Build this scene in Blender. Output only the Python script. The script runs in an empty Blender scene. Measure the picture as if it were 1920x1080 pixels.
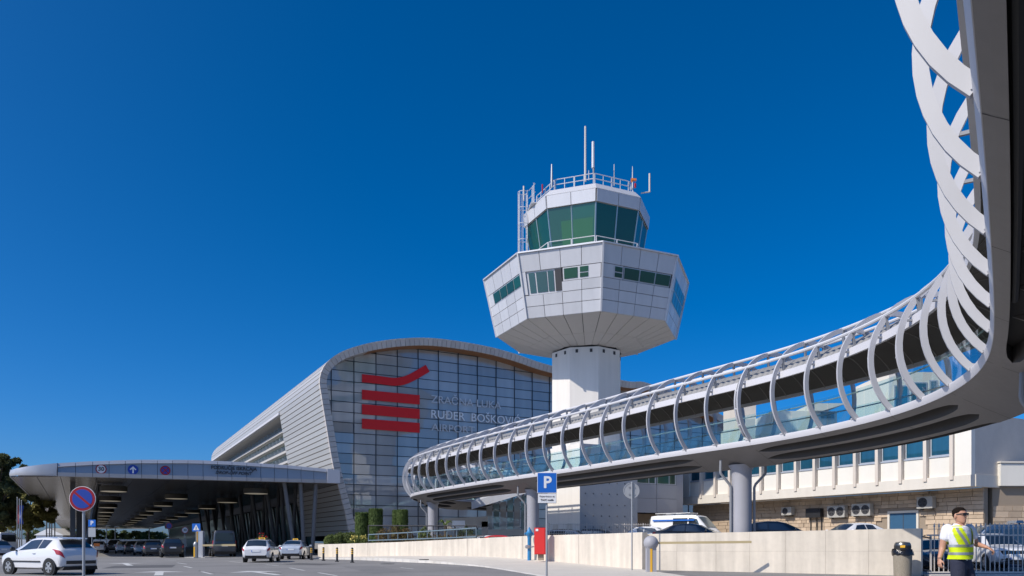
import bpy, bmesh, math, random
import numpy as np
from mathutils import Vector, Matrix, noise

RND = random.Random(11)
SC = bpy.context.scene
COL = SC.collection

# ------------------------------------------------------------------ camera, sky, sun, exposure
FOC, HZ, CZ = 1450.0, 1018.0, 1.25          # focal length in photo pixels, horizon row, eye height
cam_d = bpy.data.cameras.new('camera')
cam_d.sensor_width = 36.0
cam_d.lens = FOC / 1920 * 36
cam_d.shift_y = (HZ - 540) / 1920
cam_d.clip_start = 0.1
cam_d.clip_end = 6000
cam = bpy.data.objects.new('camera', cam_d)
cam.location = (0, 0, CZ)
cam.rotation_euler = (math.radians(90), 0, 0)
COL.objects.link(cam)
SC.camera = cam

SUN_EL = math.radians(42)
SUN_H = Vector((-0.855, -0.519, 0)).normalized()
SUN = Vector((SUN_H.x * math.cos(SUN_EL), SUN_H.y * math.cos(SUN_EL), math.sin(SUN_EL)))
world = bpy.data.worlds.new('World')
SC.world = world
world.use_nodes = True
wn = world.node_tree.nodes
wl = world.node_tree.links
wn.clear()
sky = wn.new('ShaderNodeTexSky')
sky.sky_type = 'NISHITA'
sky.sun_disc = False
sky.sun_elevation = SUN_EL
sky.sun_rotation = math.atan2(SUN_H.x, SUN_H.y)
sky.altitude = 0
sky.air_density = 0.65
sky.dust_density = 1.7
sky.ozone_density = 10.0
hs = wn.new('ShaderNodeHueSaturation')
hs.inputs['Saturation'].default_value = 1.24
hs.inputs['Hue'].default_value = 0.4975
hs.inputs['Value'].default_value = 1.0
bg = wn.new('ShaderNodeBackground')
bg.inputs['Strength'].default_value = 0.15
wo = wn.new('ShaderNodeOutputWorld')
wl.new(sky.outputs[0], hs.inputs['Color'])
wl.new(hs.outputs[0], bg.inputs['Color'])
wl.new(bg.outputs[0], wo.inputs['Surface'])

sd = bpy.data.lights.new('sun', 'SUN')
sd.energy = 4.3
sd.angle = math.radians(0.53)
sd.color = (1.0, 0.93, 0.83)
so = bpy.data.objects.new('sun', sd)
so.rotation_euler = SUN.to_track_quat('Z', 'Y').to_euler()
so.location = (-30, -20, 40)
COL.objects.link(so)

SC.view_settings.view_transform = 'Standard'
SC.view_settings.look = 'None'
SC.view_settings.exposure = 0.0
SC.view_settings.gamma = 1.0
SC.view_settings.use_curve_mapping = False

# ------------------------------------------------------------------ helpers
E1 = Vector((0.880, 0.4746, 0)).normalized()     # along the terminal front, away to the right
E2 = Vector((-E1.y, E1.x, 0))                    # along its side, away to the left
UP = Vector((0, 0, 1))
GZ = 0.9                                         # level of the raised car park


def at(px, py, Y):
    return Vector(((px - 960) * Y / FOC, Y, CZ + (HZ - py) * Y / FOC))


def V(*a):
    return Vector(a)


WL = {}          # place of each parent in the frame its children are built in


class MB:
    def __init__(s):
        s.v = []
        s.f = []

    def add(s, vs, fs):
        n = len(s.v)
        s.v += [Vector(p) for p in vs]
        s.f += [tuple(i + n for i in f) for f in fs]
        return s

    def quad(s, a, b, c, d):
        return s.add([a, b, c, d], [(0, 1, 2, 3)])

    def hexa(s, p):
        return s.add(p, [(0, 3, 2, 1), (4, 5, 6, 7), (0, 1, 5, 4), (1, 2, 6, 5), (2, 3, 7, 6), (3, 0, 4, 7)])

    def box(s, c, size, ax=None, ay=None, az=None):
        c = Vector(c)
        ax = Vector(ax) if ax is not None else V(1, 0, 0)
        az = Vector(az) if az is not None else UP
        ay = Vector(ay) if ay is not None else az.cross(ax).normalized()
        x, y, z = ax * size[0] / 2, ay * size[1] / 2, az * size[2] / 2
        return s.hexa([c - x - y - z, c + x - y - z, c + x + y - z, c - x + y - z,
                       c - x - y + z, c + x - y + z, c + x + y + z, c - x + y + z])

    def bar(s, a, b, w, h, up=UP):
        a, b = Vector(a), Vector(b)
        d = b - a
        L = d.length
        d.normalize()
        u = Vector(up)
        side = d.cross(u)
        if side.length < 1e-4:
            side = d.cross(V(1, 0, 0))
        side.normalize()
        u = side.cross(d).normalized()
        return s.box((a + b) / 2, (L, w, h), d, side, u)

    def prism(s, poly, off):
        poly = [Vector(p) for p in poly]
        off = Vector(off)
        n = len(poly)
        return s.add(poly + [p + off for p in poly],
                     [tuple(range(n - 1, -1, -1)), tuple(range(n, 2 * n))] +
                     [(i, (i + 1) % n, n + (i + 1) % n, n + i) for i in range(n)])

    def tube(s, pts, r, n=8, cap=True):
        pts = [Vector(p) for p in pts]
        m = len(pts)
        rs = r if isinstance(r, (list, tuple)) else [r] * m
        t0 = (pts[1] - pts[0]).normalized()
        u = t0.cross(UP)
        if u.length < 1e-3:
            u = V(1, 0, 0)
        u.normalize()
        vs = []
        for i in range(m):
            t = (pts[min(i + 1, m - 1)] - pts[max(i - 1, 0)]).normalized()
            u = (u - t * u.dot(t)).normalized()
            w = t.cross(u)
            for k in range(n):
                a = 2 * math.pi * k / n
                vs.append(pts[i] + (u * math.cos(a) + w * math.sin(a)) * rs[i])
        fs = []
        for i in range(m - 1):
            for k in range(n):
                k2 = (k + 1) % n
                fs.append((i * n + k, i * n + k2, (i + 1) * n + k2, (i + 1) * n + k))
        if cap:
            fs.append(tuple(range(n - 1, -1, -1)))
            fs.append(tuple((m - 1) * n + k for k in range(n)))
        return s.add(vs, fs)

    def lathe(s, prof, n=24, c=(0, 0, 0), ax=None, ay=None, az=None, sx=1, sy=1):
        c = Vector(c)
        ax = Vector(ax) if ax is not None else V(1, 0, 0)
        az = Vector(az) if az is not None else UP
        ay = Vector(ay) if ay is not None else az.cross(ax)
        vs = []
        for r, z in prof:
            for k in range(n):
                a = 2 * math.pi * k / n
                vs.append(c + ax * (r * sx * math.cos(a)) + ay * (r * sy * math.sin(a)) + az * z)
        fs = []
        for i in range(len(prof) - 1):
            for k in range(n):
                k2 = (k + 1) % n
                fs.append((i * n + k, i * n + k2, (i + 1) * n + k2, (i + 1) * n + k))
        m = len(prof) - 1
        fs.append(tuple(range(n - 1, -1, -1)))
        fs.append(tuple(m * n + k for k in range(n)))
        return s.add(vs, fs)

    def grid(s, rows, closed=False):
        n = len(rows[0])
        vs = [p for r in rows for p in r]
        fs = []
        for i in range(len(rows) - 1):
            for k in range(n if closed else n - 1):
                k2 = (k + 1) % n
                fs.append((i * n + k, i * n + k2, (i + 1) * n + k2, (i + 1) * n + k))
        return s.add(vs, fs)

    def mesh(s, name, mat, smooth=False, fix=True):
        lo = Vector([min(p[i] for p in s.v) for i in range(3)])
        hi = Vector([max(p[i] for p in s.v) for i in range(3)])
        c = (lo + hi) / 2
        me = bpy.data.meshes.new(name)
        me.from_pydata([tuple(p - c) for p in s.v], [], s.f)
        if fix:
            b = bmesh.new()
            b.from_mesh(me)
            bmesh.ops.recalc_face_normals(b, faces=b.faces[:])
            b.to_mesh(me)
            b.free()
        if mat:
            me.materials.append(mat)
        if smooth:
            ang = smooth if isinstance(smooth, float) else 40.0
            me.shade_smooth()
            try:
                me.set_sharp_from_angle(angle=math.radians(ang))
            except Exception:
                pass
        return me, c

    def build(s, name, mat, parent=None, smooth=False, fix=True, **props):
        me, c = s.mesh(name, mat, smooth, fix)
        return link(name, me, c, parent, **props)


def link(name, me, c, parent=None, rot=None, **props):
    o = bpy.data.objects.new(name, me)
    COL.objects.link(o)
    c = Vector(c)
    WL[o] = c.copy()
    if parent is not None:
        o.parent = parent
        o.location = c - WL[parent]
    else:
        o.location = c
    if rot is not None:
        o.rotation_euler = rot
    for k, v in props.items():
        o[k] = v
    return o


def thing(name, label, cat, loc, rz=None, group=None):
    o = bpy.data.objects.new(name, None)
    o.empty_display_size = 0.3
    COL.objects.link(o)
    o.location = loc
    if rz is None:
        WL[o] = Vector(loc)              # children built in world axes
    else:
        o.rotation_euler = (0, 0, rz)
        WL[o] = V(0, 0, 0)               # children built in the thing's own axes
    tag(o, label, cat, group)
    return o


def tag(o, label, cat, group=None):
    o['label'] = label
    o['category'] = cat
    if group:
        o['group'] = group
    return o


def dup(o, loc, rz=None, label=None):
    r = o.copy()
    COL.objects.link(r)
    r.location = loc
    if rz is not None:
        r.rotation_euler = (0, 0, rz)
    if label:
        r['label'] = label
    for ch in o.children:
        c = ch.copy()
        COL.objects.link(c)
        c.parent = r
        for g in ch.children:
            d = g.copy()
            COL.objects.link(d)
            d.parent = c
    return r


def text_part(txt, size, mat, centre, ax, up, parent, name='lettering', depth=0.01, align='CENTER', shear=0.0, sx=1.0, weight=0.0):
    cu = bpy.data.curves.new('txt', 'FONT')
    cu.body = txt
    cu.size = size
    cu.align_x = align
    cu.align_y = 'CENTER'
    cu.extrude = depth
    cu.shear = shear
    cu.offset = weight
    cu.resolution_u = 3
    o = bpy.data.objects.new('txt', cu)
    me = bpy.data.meshes.new_from_object(o)
    bpy.data.objects.remove(o)
    ax, up = Vector(ax).normalized(), Vector(up).normalized()
    nz = ax.cross(up)
    m = MB()
    m.v = [Vector(centre) + ax * v.co.x * sx + up * v.co.y + nz * v.co.z for v in me.vertices]
    m.f = [tuple(p.vertices) for p in me.polygons]
    bpy.data.meshes.remove(me)
    bpy.data.curves.remove(cu)
    return m.build(name, mat, parent)


def catmull(P, n=8):
    P = [Vector(p) for p in P]
    out = []
    for i in range(len(P) - 1):
        p0, p1, p2, p3 = P[max(i - 1, 0)], P[i], P[i + 1], P[min(i + 2, len(P) - 1)]
        for k in range(n):
            t = k / n
            out.append(0.5 * ((2 * p1) + (p2 - p0) * t + (2 * p0 - 5 * p1 + 4 * p2 - p3) * t * t + (3 * p1 - p0 - 3 * p2 + p3) * t ** 3))
    out.append(P[-1])
    return out


def resample(P, ds=None, n=None):
    L = [0.0]
    for a, b in zip(P, P[1:]):
        L.append(L[-1] + (b - a).length)
    if n is None:
        n = max(1, int(round(L[-1] / ds)))
    out = []
    j = 0
    for k in range(n + 1):
        s = L[-1] * k / n
        while j < len(P) - 2 and L[j + 1] < s:
            j += 1
        seg = L[j + 1] - L[j]
        out.append(P[j].lerp(P[j + 1], 0 if seg == 0 else (s - L[j]) / seg))
    return out


# ------------------------------------------------------------------ materials
def mat(name, col, rough=0.5, metal=0.0, var=0.06, scale=2.0, bump=0.0, bscale=30.0, rnd=0.0, streak=0.0, spec=0.5,
        coat=0.0, var2=0.0, scale2=14.0, dark=None, stretch=(1, 1, 1)):
    m = bpy.data.materials.new(name)
    m.use_nodes = True
    nt = m.node_tree
    N, L = nt.nodes, nt.links
    b = N['Principled BSDF']
    b.inputs['Roughness'].default_value = rough
    b.inputs['Metallic'].default_value = metal
    b.inputs['Specular IOR Level'].default_value = spec
    b.inputs['Coat Weight'].default_value = coat
    b.inputs['Coat Roughness'].default_value = 0.05
    g = N.new('ShaderNodeNewGeometry')
    fac = None

    def nz(sc, st, detail=4.0):
        mp = N.new('ShaderNodeMapping')
        mp.inputs['Scale'].default_value = st
        L.new(g.outputs['Position'], mp.inputs['Vector'])
        t = N.new('ShaderNodeTexNoise')
        t.inputs['Scale'].default_value = sc
        t.inputs['Detail'].default_value = detail
        L.new(mp.outputs[0], t.inputs['Vector'])
        return t.outputs['Fac']

    def math_(op, a, bv):
        n = N.new('ShaderNodeMath')
        n.operation = op
        for i, x in enumerate((a, bv)):
            if isinstance(x, (int, float)):
                n.inputs[i].default_value = x
            else:
                L.new(x, n.inputs[i])
        return n.outputs[0]

    val = 1.0
    terms = []
    if var:
        terms.append((nz(scale, stretch), var * 3.2))
    if var2:
        terms.append((nz(scale2, stretch, 6.0), var2 * 3.2))
    if streak:
        terms.append((nz(1.0, (2.6, 2.6, 0.22), 5.0), streak * 3.2))
    if rnd:
        oi = N.new('ShaderNodeObjectInfo')
        terms.append((oi.outputs['Random'], rnd * 2))
    cur = None
    for t, amp in terms:
        x = math_('MULTIPLY', math_('SUBTRACT', t, 0.5), amp)
        x = math_('ADD', x, 1.0)
        cur = x if cur is None else math_('MULTIPLY', cur, x)
    if cur is not None:
        mx = N.new('ShaderNodeVectorMath')
        mx.operation = 'SCALE'
        mx.inputs[0].default_value = col
        L.new(cur, mx.inputs['Scale'])
        L.new(mx.outputs[0], b.inputs['Base Color'])
    else:
        b.inputs['Base Color'].default_value = (*col, 1)
    if bump:
        bn = N.new('ShaderNodeBump')
        bn.inputs['Strength'].default_value = bump
        bn.inputs['Distance'].default_value = 0.02
        L.new(nz(bscale, stretch, 5.0), bn.inputs['Height'])
        L.new(bn.outputs[0], b.inputs['Normal'])
    return m


def glass_thin(name, tint, gloss=1.0, rough=0.02, ior=1.45, alpha_dark=0.0):
    m = bpy.data.materials.new(name)
    m.use_nodes = True
    N, L = m.node_tree.nodes, m.node_tree.links
    N.clear()
    o = N.new('ShaderNodeOutputMaterial')
    tr = N.new('ShaderNodeBsdfTransparent')
    tr.inputs[0].default_value = (*tint, 1)
    gl = N.new('ShaderNodeBsdfGlossy')
    gl.inputs['Roughness'].default_value = rough
    gl.inputs[0].default_value = (gloss, gloss, gloss, 1)
    fr = N.new('ShaderNodeLayerWeight')          # same from both faces of the sheet
    fr.inputs['Blend'].default_value = 0.5
    pw = N.new('ShaderNodeMath')
    pw.operation = 'POWER'
    pw.inputs[1].default_value = 4.0
    ma = N.new('ShaderNodeMath')
    ma.operation = 'MULTIPLY_ADD'
    ma.inputs[1].default_value = 0.75
    ma.inputs[2].default_value = 0.05
    L.new(fr.outputs['Facing'], pw.inputs[0])
    L.new(pw.outputs[0], ma.inputs[0])
    mx = N.new('ShaderNodeMixShader')
    L.new(ma.outputs[0], mx.inputs[0])
    L.new(tr.outputs[0], mx.inputs[1])
    L.new(gl.outputs[0], mx.inputs[2])
    L.new(mx.outputs[0], o.inputs['Surface'])
    return m


def glass_mirror(name, base, fac, rough=0.02, tint=(1, 1, 1), rnd=0.0, wob=0.0, var=0.0, vscale=(0.4, 0.4, 0.15)):
    """coated glazing: dark body colour under a partly mirroring coat"""
    m = mat(name, base, 0.3, rnd=rnd, var=var, scale=1.0, stretch=vscale)
    N, L = m.node_tree.nodes, m.node_tree.links
    o = [n for n in N if n.type == 'OUTPUT_MATERIAL'][0]
    b = N['Principled BSDF']
    gl = N.new('ShaderNodeBsdfGlossy')
    gl.inputs['Roughness'].default_value = rough
    gl.inputs[0].default_value = (*tint, 1)
    mx = N.new('ShaderNodeMixShader')
    mx.inputs[0].default_value = fac
    L.new(b.outputs[0], mx.inputs[1])
    L.new(gl.outputs[0], mx.inputs[2])
    L.new(mx.outputs[0], o.inputs['Surface'])
    if wob:
        t = N.new('ShaderNodeTexNoise')
        t.inputs['Scale'].default_value = 0.9
        g = N.new('ShaderNodeNewGeometry')
        L.new(g.outputs['Position'], t.inputs['Vector'])
        bn = N.new('ShaderNodeBump')
        bn.inputs['Strength'].default_value = wob
        bn.inputs['Distance'].default_value = 0.05
        L.new(t.outputs['Fac'], bn.inputs['Height'])
        L.new(bn.outputs[0], gl.inputs['Normal'])
    return m


M = {}
M['ground'] = mat('dry_earth', (0.25, 0.22, 0.17), 0.95, var=0.15, scale=0.05, var2=0.15, scale2=0.8)
M['asphalt'] = mat('asphalt', (0.215, 0.208, 0.20), 0.9, var=0.20, scale=0.22, var2=0.12, scale2=30, bump=0.3, bscale=120, streak=0.0)
M['patch'] = mat('bitumen_patch', (0.10, 0.098, 0.095), 0.85, var=0.1, scale=1, var2=0.1, scale2=30)
M['patch_pale'] = mat('worn_patch', (0.18, 0.175, 0.17), 0.9, var=0.12, scale=1, var2=0.1, scale2=30)
M['lot'] = mat('lot_asphalt', (0.24, 0.23, 0.22), 0.9, var=0.1, scale=0.4, var2=0.08, scale2=25)
M['pave'] = mat('pavement_concrete', (0.55, 0.51, 0.45), 0.9, var=0.08, scale=0.6, var2=0.06, scale2=9)
M['kerb'] = mat('kerb_stone', (0.62, 0.59, 0.54), 0.85, var=0.1, scale=2, rnd=0.08)
M['paint'] = mat('road_paint', (0.55, 0.55, 0.53), 0.8, var=0.1, scale=5, var2=0.12, scale2=20)
M['concrete'] = mat('cast_concrete', (0.62, 0.555, 0.465), 0.9, var=0.08, scale=0.8, streak=0.2, rnd=0.05, bump=0.2, bscale=18, var2=0.05, scale2=5)
M['concrete2'] = mat('grey_concrete', (0.42, 0.385, 0.335), 0.9, var=0.07, scale=0.8, streak=0.08, bump=0.15, bscale=18)
M['tower_white'] = mat('white_render', (0.76, 0.72, 0.66), 0.85, var=0.03, scale=0.6, streak=0.06)
M['panel_white'] = mat('white_metal_panel', (0.60, 0.60, 0.615), 0.4, 0.15, var=0.02, scale=0.5, rnd=0.09, streak=0.05)
M['soffit_white'] = mat('white_soffit_panel', (0.60, 0.58, 0.55), 0.6, var=0.02, rnd=0.02)
M['joint'] = mat('dark_joint', (0.055, 0.055, 0.06), 0.8, var=0)
M['tower_glass'] = glass_mirror('green_glass', (0.004, 0.060, 0.036), 0.05, tint=(0.6, 0.95, 0.9), rnd=0.35, var=0.15)
M['tower_glass_blue'] = glass_mirror('teal_glass', (0.015, 0.10, 0.13), 0.13, tint=(0.7, 1, 1), rnd=0.3)
M['blind'] = mat('roller_blind', (0.02, 0.12, 0.07), 0.8, var=0.03)
M['white_paint'] = mat('white_painted_steel', (0.60, 0.60, 0.62), 0.42, var=0.02, scale=1, spec=0.5)
M['hoop'] = mat('hoop_steel', (0.47, 0.47, 0.495), 0.45, var=0.04, scale=0.8, streak=0.05, rnd=0.04)
M['edge_white'] = mat('edge_plate', (0.60, 0.59, 0.61), 0.45, var=0.03, scale=0.7)
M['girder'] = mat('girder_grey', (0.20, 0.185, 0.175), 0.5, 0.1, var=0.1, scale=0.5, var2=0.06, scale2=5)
M['girder_in'] = mat('slab_underside', (0.035, 0.032, 0.03), 0.8, var=0.1, scale=1)  # near-black colour paints in the shade seen inside the soffit openings
M['opening'] = mat('opening_web', (0.07, 0.065, 0.062), 0.8, var=0.05)  # opening walls darkened in colour for shade; also used for soffit joints
M['ceiling'] = mat('ceiling_sheet', (0.15, 0.13, 0.108), 0.7, var=0.05)
M['ceiling_rib'] = mat('ceiling_seam', (0.32, 0.29, 0.25), 0.7, var=0.05)
M['roof_sheet'] = mat('corrugated_sheet', (0.33, 0.325, 0.315), 0.5, 0.4, var=0.05)
M['column'] = mat('column_grey', (0.34, 0.34, 0.37), 0.6, var=0.03, streak=0.03)
M['pipe'] = mat('grey_pipe', (0.24, 0.25, 0.27), 0.5, var=0.03)
M['strut'] = mat('strut_grey', (0.16, 0.16, 0.165), 0.5, var=0.04)
M['dark_pipe'] = mat('dark_pipe', (0.03, 0.03, 0.03), 0.6, var=0.05)
M['bal_glass'] = glass_thin('balustrade_glass', (0.86, 0.945, 0.94), 0.9, 0.02, 1.5)
M['rail_glass'] = mat('handrail_steel', (0.48, 0.55, 0.55), 0.35, 0.6, var=0.02)
M['fac_glass'] = glass_mirror('facade_glass', (0.42, 0.42, 0.41), 0.13, 0.02, tint=(0.93, 0.97, 1.0), rnd=0.22, wob=0.05, var=0.16, vscale=(0.8, 0.8, 0.05))
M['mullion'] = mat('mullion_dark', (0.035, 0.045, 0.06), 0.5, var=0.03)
M['fac_tile'] = mat('fascia_tile', (0.60, 0.55, 0.50), 0.6, 0.0, var=0.03, rnd=0.08)
M['clad'] = mat('side_cladding', (0.53, 0.515, 0.49), 0.42, 0.25, var=0.03, scale=0.3, rnd=0.06)
M['clad_gap'] = mat('cladding_gap', (0.20, 0.165, 0.125), 0.8, var=0.05)
def leafy(m):
    N, L = m.node_tree.nodes, m.node_tree.links
    b = N['Principled BSDF']
    o = [n for n in N if n.type == 'OUTPUT_MATERIAL'][0]
    t = N.new('ShaderNodeBsdfTranslucent')
    src = b.inputs['Base Color'].links[0].from_socket
    L.new(src, t.inputs['Color'])
    mx = N.new('ShaderNodeMixShader')
    mx.inputs[0].default_value = 0.42
    L.new(b.outputs[0], mx.inputs[1])
    L.new(t.outputs[0], mx.inputs[2])
    L.new(mx.outputs[0], o.inputs['Surface'])


M['wood'] = mat('timber_soffit', (0.33, 0.155, 0.065), 0.6, var=0.12, scale=1.5, var2=0.1, scale2=7)
M['red'] = mat('logo_red', (0.82, 0.012, 0.015), 0.5, var=0.03)
M['letter'] = mat('letter_white', (0.9, 0.9, 0.9), 0.5, var=0)
M['letter_dim'] = mat('letter_outline_grey', (0.62, 0.64, 0.66), 0.5, var=0)
M['ledge'] = mat('white_ledge', (0.48, 0.46, 0.43), 0.6, var=0.03)
M['ribbon'] = glass_mirror('ribbon_glass', (0.22, 0.36, 0.37), 0.2, tint=(0.9, 1, 1), rnd=0.3)
M['can_panel'] = mat('canopy_panel', (0.34, 0.36, 0.40), 0.38, 0.35, var=0.02, rnd=0.05)
M['can_trim'] = mat('canopy_trim', (0.50, 0.51, 0.54), 0.35, 0.35, var=0.02, rnd=0.04)
M['can_soffit'] = mat('canopy_soffit', (0.46, 0.425, 0.39), 0.24, 0.85, var=0.06, scale=0.5, rnd=0.06, stretch=(1, 1, 1), bump=0.05, bscale=3)
M['dark_steel'] = mat('dark_steel', (0.07, 0.07, 0.072), 0.5, 0.3, var=0.05)
M['lamp_drum'] = mat('lamp_drum', (0.05, 0.043, 0.032), 0.6, var=0.05)
M['lamp_face'] = mat('lamp_diffuser', (0.75, 0.70, 0.58), 0.5, var=0)
_b = M['lamp_face'].node_tree.nodes['Principled BSDF']
_b.inputs['Emission Color'].default_value = (1.0, 0.88, 0.66, 1)
_b.inputs['Emission Strength'].default_value = 0.15
M['office_white'] = mat('office_render', (0.74, 0.705, 0.63), 0.85, var=0.03, scale=0.7, streak=0.025, rnd=0.02)
M['office_band'] = mat('office_band', (0.66, 0.61, 0.53), 0.88, var=0.05, scale=0.7, streak=0.05)
M['office_fin'] = mat('office_fin', (0.62, 0.55, 0.475), 0.85, var=0.04, streak=0.05, rnd=0.05)
M['office_rough'] = mat('roughcast', (0.52, 0.49, 0.455), 0.95, var=0.08, scale=1.2, var2=0.1, scale2=25, bump=0.7, bscale=40)
M['office_glass'] = glass_mirror('blue_glass', (0.004, 0.06, 0.10), 0.10, tint=(0.5, 0.85, 1), rnd=0.35, var=0.25, vscale=(3, 3, 0.3))
M['alu'] = mat('aluminium_frame', (0.50, 0.53, 0.57), 0.4, 0.4, var=0.03)
M['stone'] = mat('cut_stone', (0.50, 0.385, 0.275), 0.92, var=0.12, scale=2.5, rnd=0.16, bump=0.4, bscale=14)
M['mortar'] = mat('mortar', (0.30, 0.24, 0.18), 0.95, var=0.06)
M['ac'] = mat('ac_casing', (0.40, 0.385, 0.35), 0.5, var=0.04)
M['blue_door'] = mat('blue_door', (0.03, 0.10, 0.19), 0.5, var=0.06)
M['annex'] = mat('annex_panel', (0.42, 0.43, 0.46), 0.5, 0.2, var=0.03, rnd=0.04)
M['dot_wall'] = mat('fair_faced_concrete', (0.47, 0.465, 0.46), 0.85, var=0.03, streak=0.02)
M['bark'] = mat('bark', (0.11, 0.085, 0.06), 0.95, var=0.15, scale=3)
M['pine'] = mat('pine_needles', (0.10, 0.115, 0.045), 0.8, var=0.3, scale=0.5, var2=0.2, scale2=3)
M['olive'] = mat('olive_leaves', (0.27, 0.255, 0.085), 0.8, var=0.3, scale=0.4, var2=0.2, scale2=3)
M['leaf'] = mat('green_leaves', (0.13, 0.165, 0.055), 0.8, var=0.3, scale=0.3, var2=0.2, scale2=3)
M['cypress'] = mat('clipped_cypress', (0.10, 0.15, 0.04), 0.85, var=0.22, scale=0.9, var2=0.25, scale2=7)
M['shrub'] = mat('shrub_leaves', (0.11, 0.145, 0.04), 0.85, var=0.25, scale=0.8, var2=0.2, scale2=6)
M['brush'] = mat('dry_brush', (0.17, 0.125, 0.055), 0.85, var=0.25, scale=0.8, var2=0.2, scale2=6)
M['flower_red'] = mat('red_petals', (0.5, 0.02, 0.02), 0.6, var=0.1)
M['flower_yel'] = mat('yellow_petals', (0.6, 0.5, 0.12), 0.6, var=0.1)
for k_ in ('pine', 'olive', 'leaf', 'shrub', 'brush', 'cypress'):
    leafy(M[k_])
M['rail_blue'] = mat('blue_grey_railing', (0.14, 0.20, 0.24), 0.5, var=0.04)
M['fence_grey'] = mat('grey_fence_steel', (0.60, 0.55, 0.50), 0.6, 0.0, var=0.05)
M['galv'] = mat('galvanised', (0.38, 0.39, 0.40), 0.45, 0.5, var=0.05)
M['sign_back'] = mat('sign_back', (0.42, 0.43, 0.44), 0.5, 0.4, var=0.03)
M['sign_blue'] = mat('sign_blue', (0.01, 0.13, 0.52), 0.4, var=0.02)
M['sign_dblue'] = mat('sign_deep_blue', (0.02, 0.06, 0.36), 0.4, var=0.02)
M['sign_red'] = mat('sign_red', (0.33, 0.012, 0.02), 0.4, var=0.02)
M['sign_white'] = mat('sign_white', (0.78, 0.78, 0.78), 0.4, var=0.02)
M['sign_black'] = mat('sign_black', (0.03, 0.03, 0.035), 0.5, var=0)
M['hyd_blue'] = mat('hydrant_blue', (0.03, 0.20, 0.42), 0.45, var=0.06)
M['box_red'] = mat('cabinet_red', (0.62, 0.025, 0.02), 0.4, var=0.04)
M['yellow'] = mat('safety_yellow', (0.78, 0.43, 0.03), 0.45, var=0.04)
M['cream'] = mat('barrier_arm', (0.50, 0.40, 0.22), 0.5, var=0.04)
M['black'] = mat('black_plastic', (0.018, 0.018, 0.02), 0.5, var=0.05)
M['aggregate'] = mat('exposed_aggregate', (0.30, 0.26, 0.20), 0.95, var=0.05, var2=0.35, scale2=45, bump=0.8, bscale=60)
M['bag'] = mat('bin_liner', (0.012, 0.012, 0.014), 0.18, var=0.0, bump=0.9, bscale=14)
M['steel'] = mat('bin_steel', (0.20, 0.20, 0.19), 0.3, 0.8, var=0.1, scale=6)
M['tyre'] = mat('tyre', (0.018, 0.018, 0.018), 0.85, var=0.05)
M['rim'] = mat('alloy_rim', (0.50, 0.51, 0.53), 0.3, 0.7, var=0.02)
M['carglass'] = glass_mirror('car_glass', (0.010, 0.014, 0.017), 0.12, 0.02, tint=(0.85, 0.97, 1.0), var=0)
M['tail'] = mat('tail_lamp', (0.38, 0.012, 0.015), 0.2, var=0, coat=0.6)
M['clear_lamp'] = mat('clear_lamp', (0.65, 0.66, 0.68), 0.12, 0.3, var=0, coat=0.8)
M['orange'] = mat('orange_lamp', (0.7, 0.2, 0.03), 0.4, var=0)
M['chrome'] = mat('chrome', (0.62, 0.62, 0.63), 0.12, 1.0, var=0)


def car_paint(name, c, metal=0.0):
    return mat(name, c, 0.32, metal, var=0.0, coat=1.0)


M['p_white'] = car_paint('white_car_paint', (0.72, 0.72, 0.73))
M['p_silver'] = car_paint('silver_car_paint', (0.42, 0.44, 0.47), 0.5)
M['p_pale'] = car_paint('pale_blue_silver_paint', (0.50, 0.55, 0.62), 0.3)
M['p_black'] = car_paint('black_car_paint', (0.014, 0.015, 0.018))
M['p_grey'] = car_paint('dark_grey_car_paint', (0.055, 0.06, 0.068), 0.3)
M['p_navy'] = car_paint('navy_van_paint', (0.022, 0.055, 0.12), 0.1)
M['p_red'] = car_paint('red_car_paint', (0.5, 0.015, 0.02))
M['skin'] = mat('skin', (0.50, 0.265, 0.175), 0.5, var=0.05, scale=8)
M['hair'] = mat('hair', (0.014, 0.010, 0.008), 0.9, spec=0.1, var=0.2, scale=60, bump=0.6, bscale=200)
M['polo'] = mat('white_cotton', (0.74, 0.74, 0.77), 0.85, var=0.03, scale=10, bump=0.25, bscale=22)
M['vest'] = mat('hi_vis_fabric', (0.66, 0.80, 0.005), 0.7, var=0.04, scale=9, bump=0.25, bscale=16)
M['reflex'] = mat('reflective_tape', (0.36, 0.38, 0.40), 0.35, 0.3, var=0.05, scale=12)
M['trouser'] = mat('navy_cloth', (0.022, 0.026, 0.050), 0.85, var=0.12, scale=9, bump=0.4, bscale=16)

# ------------------------------------------------------------------ ground, road, pavement, car park
g = MB()
g.quad(V(-3000, -300, -0.012), V(3000, -300, -0.012), V(3000, 4500, -0.012), V(-3000, 4500, -0.012))
g.build('ground', M['ground'], kind='structure')
g = MB()
g.quad(V(-220, -40, 0), V(80, -40, 0), V(80, 60, 0), V(-220, 60, 0))
g.quad(V(-220, 60, 0), V(-10, 60, 0), V(-120, 340, 0), V(-330, 340, 0))
g.build('road', M['asphalt'], kind='structure', fix=False)

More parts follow.
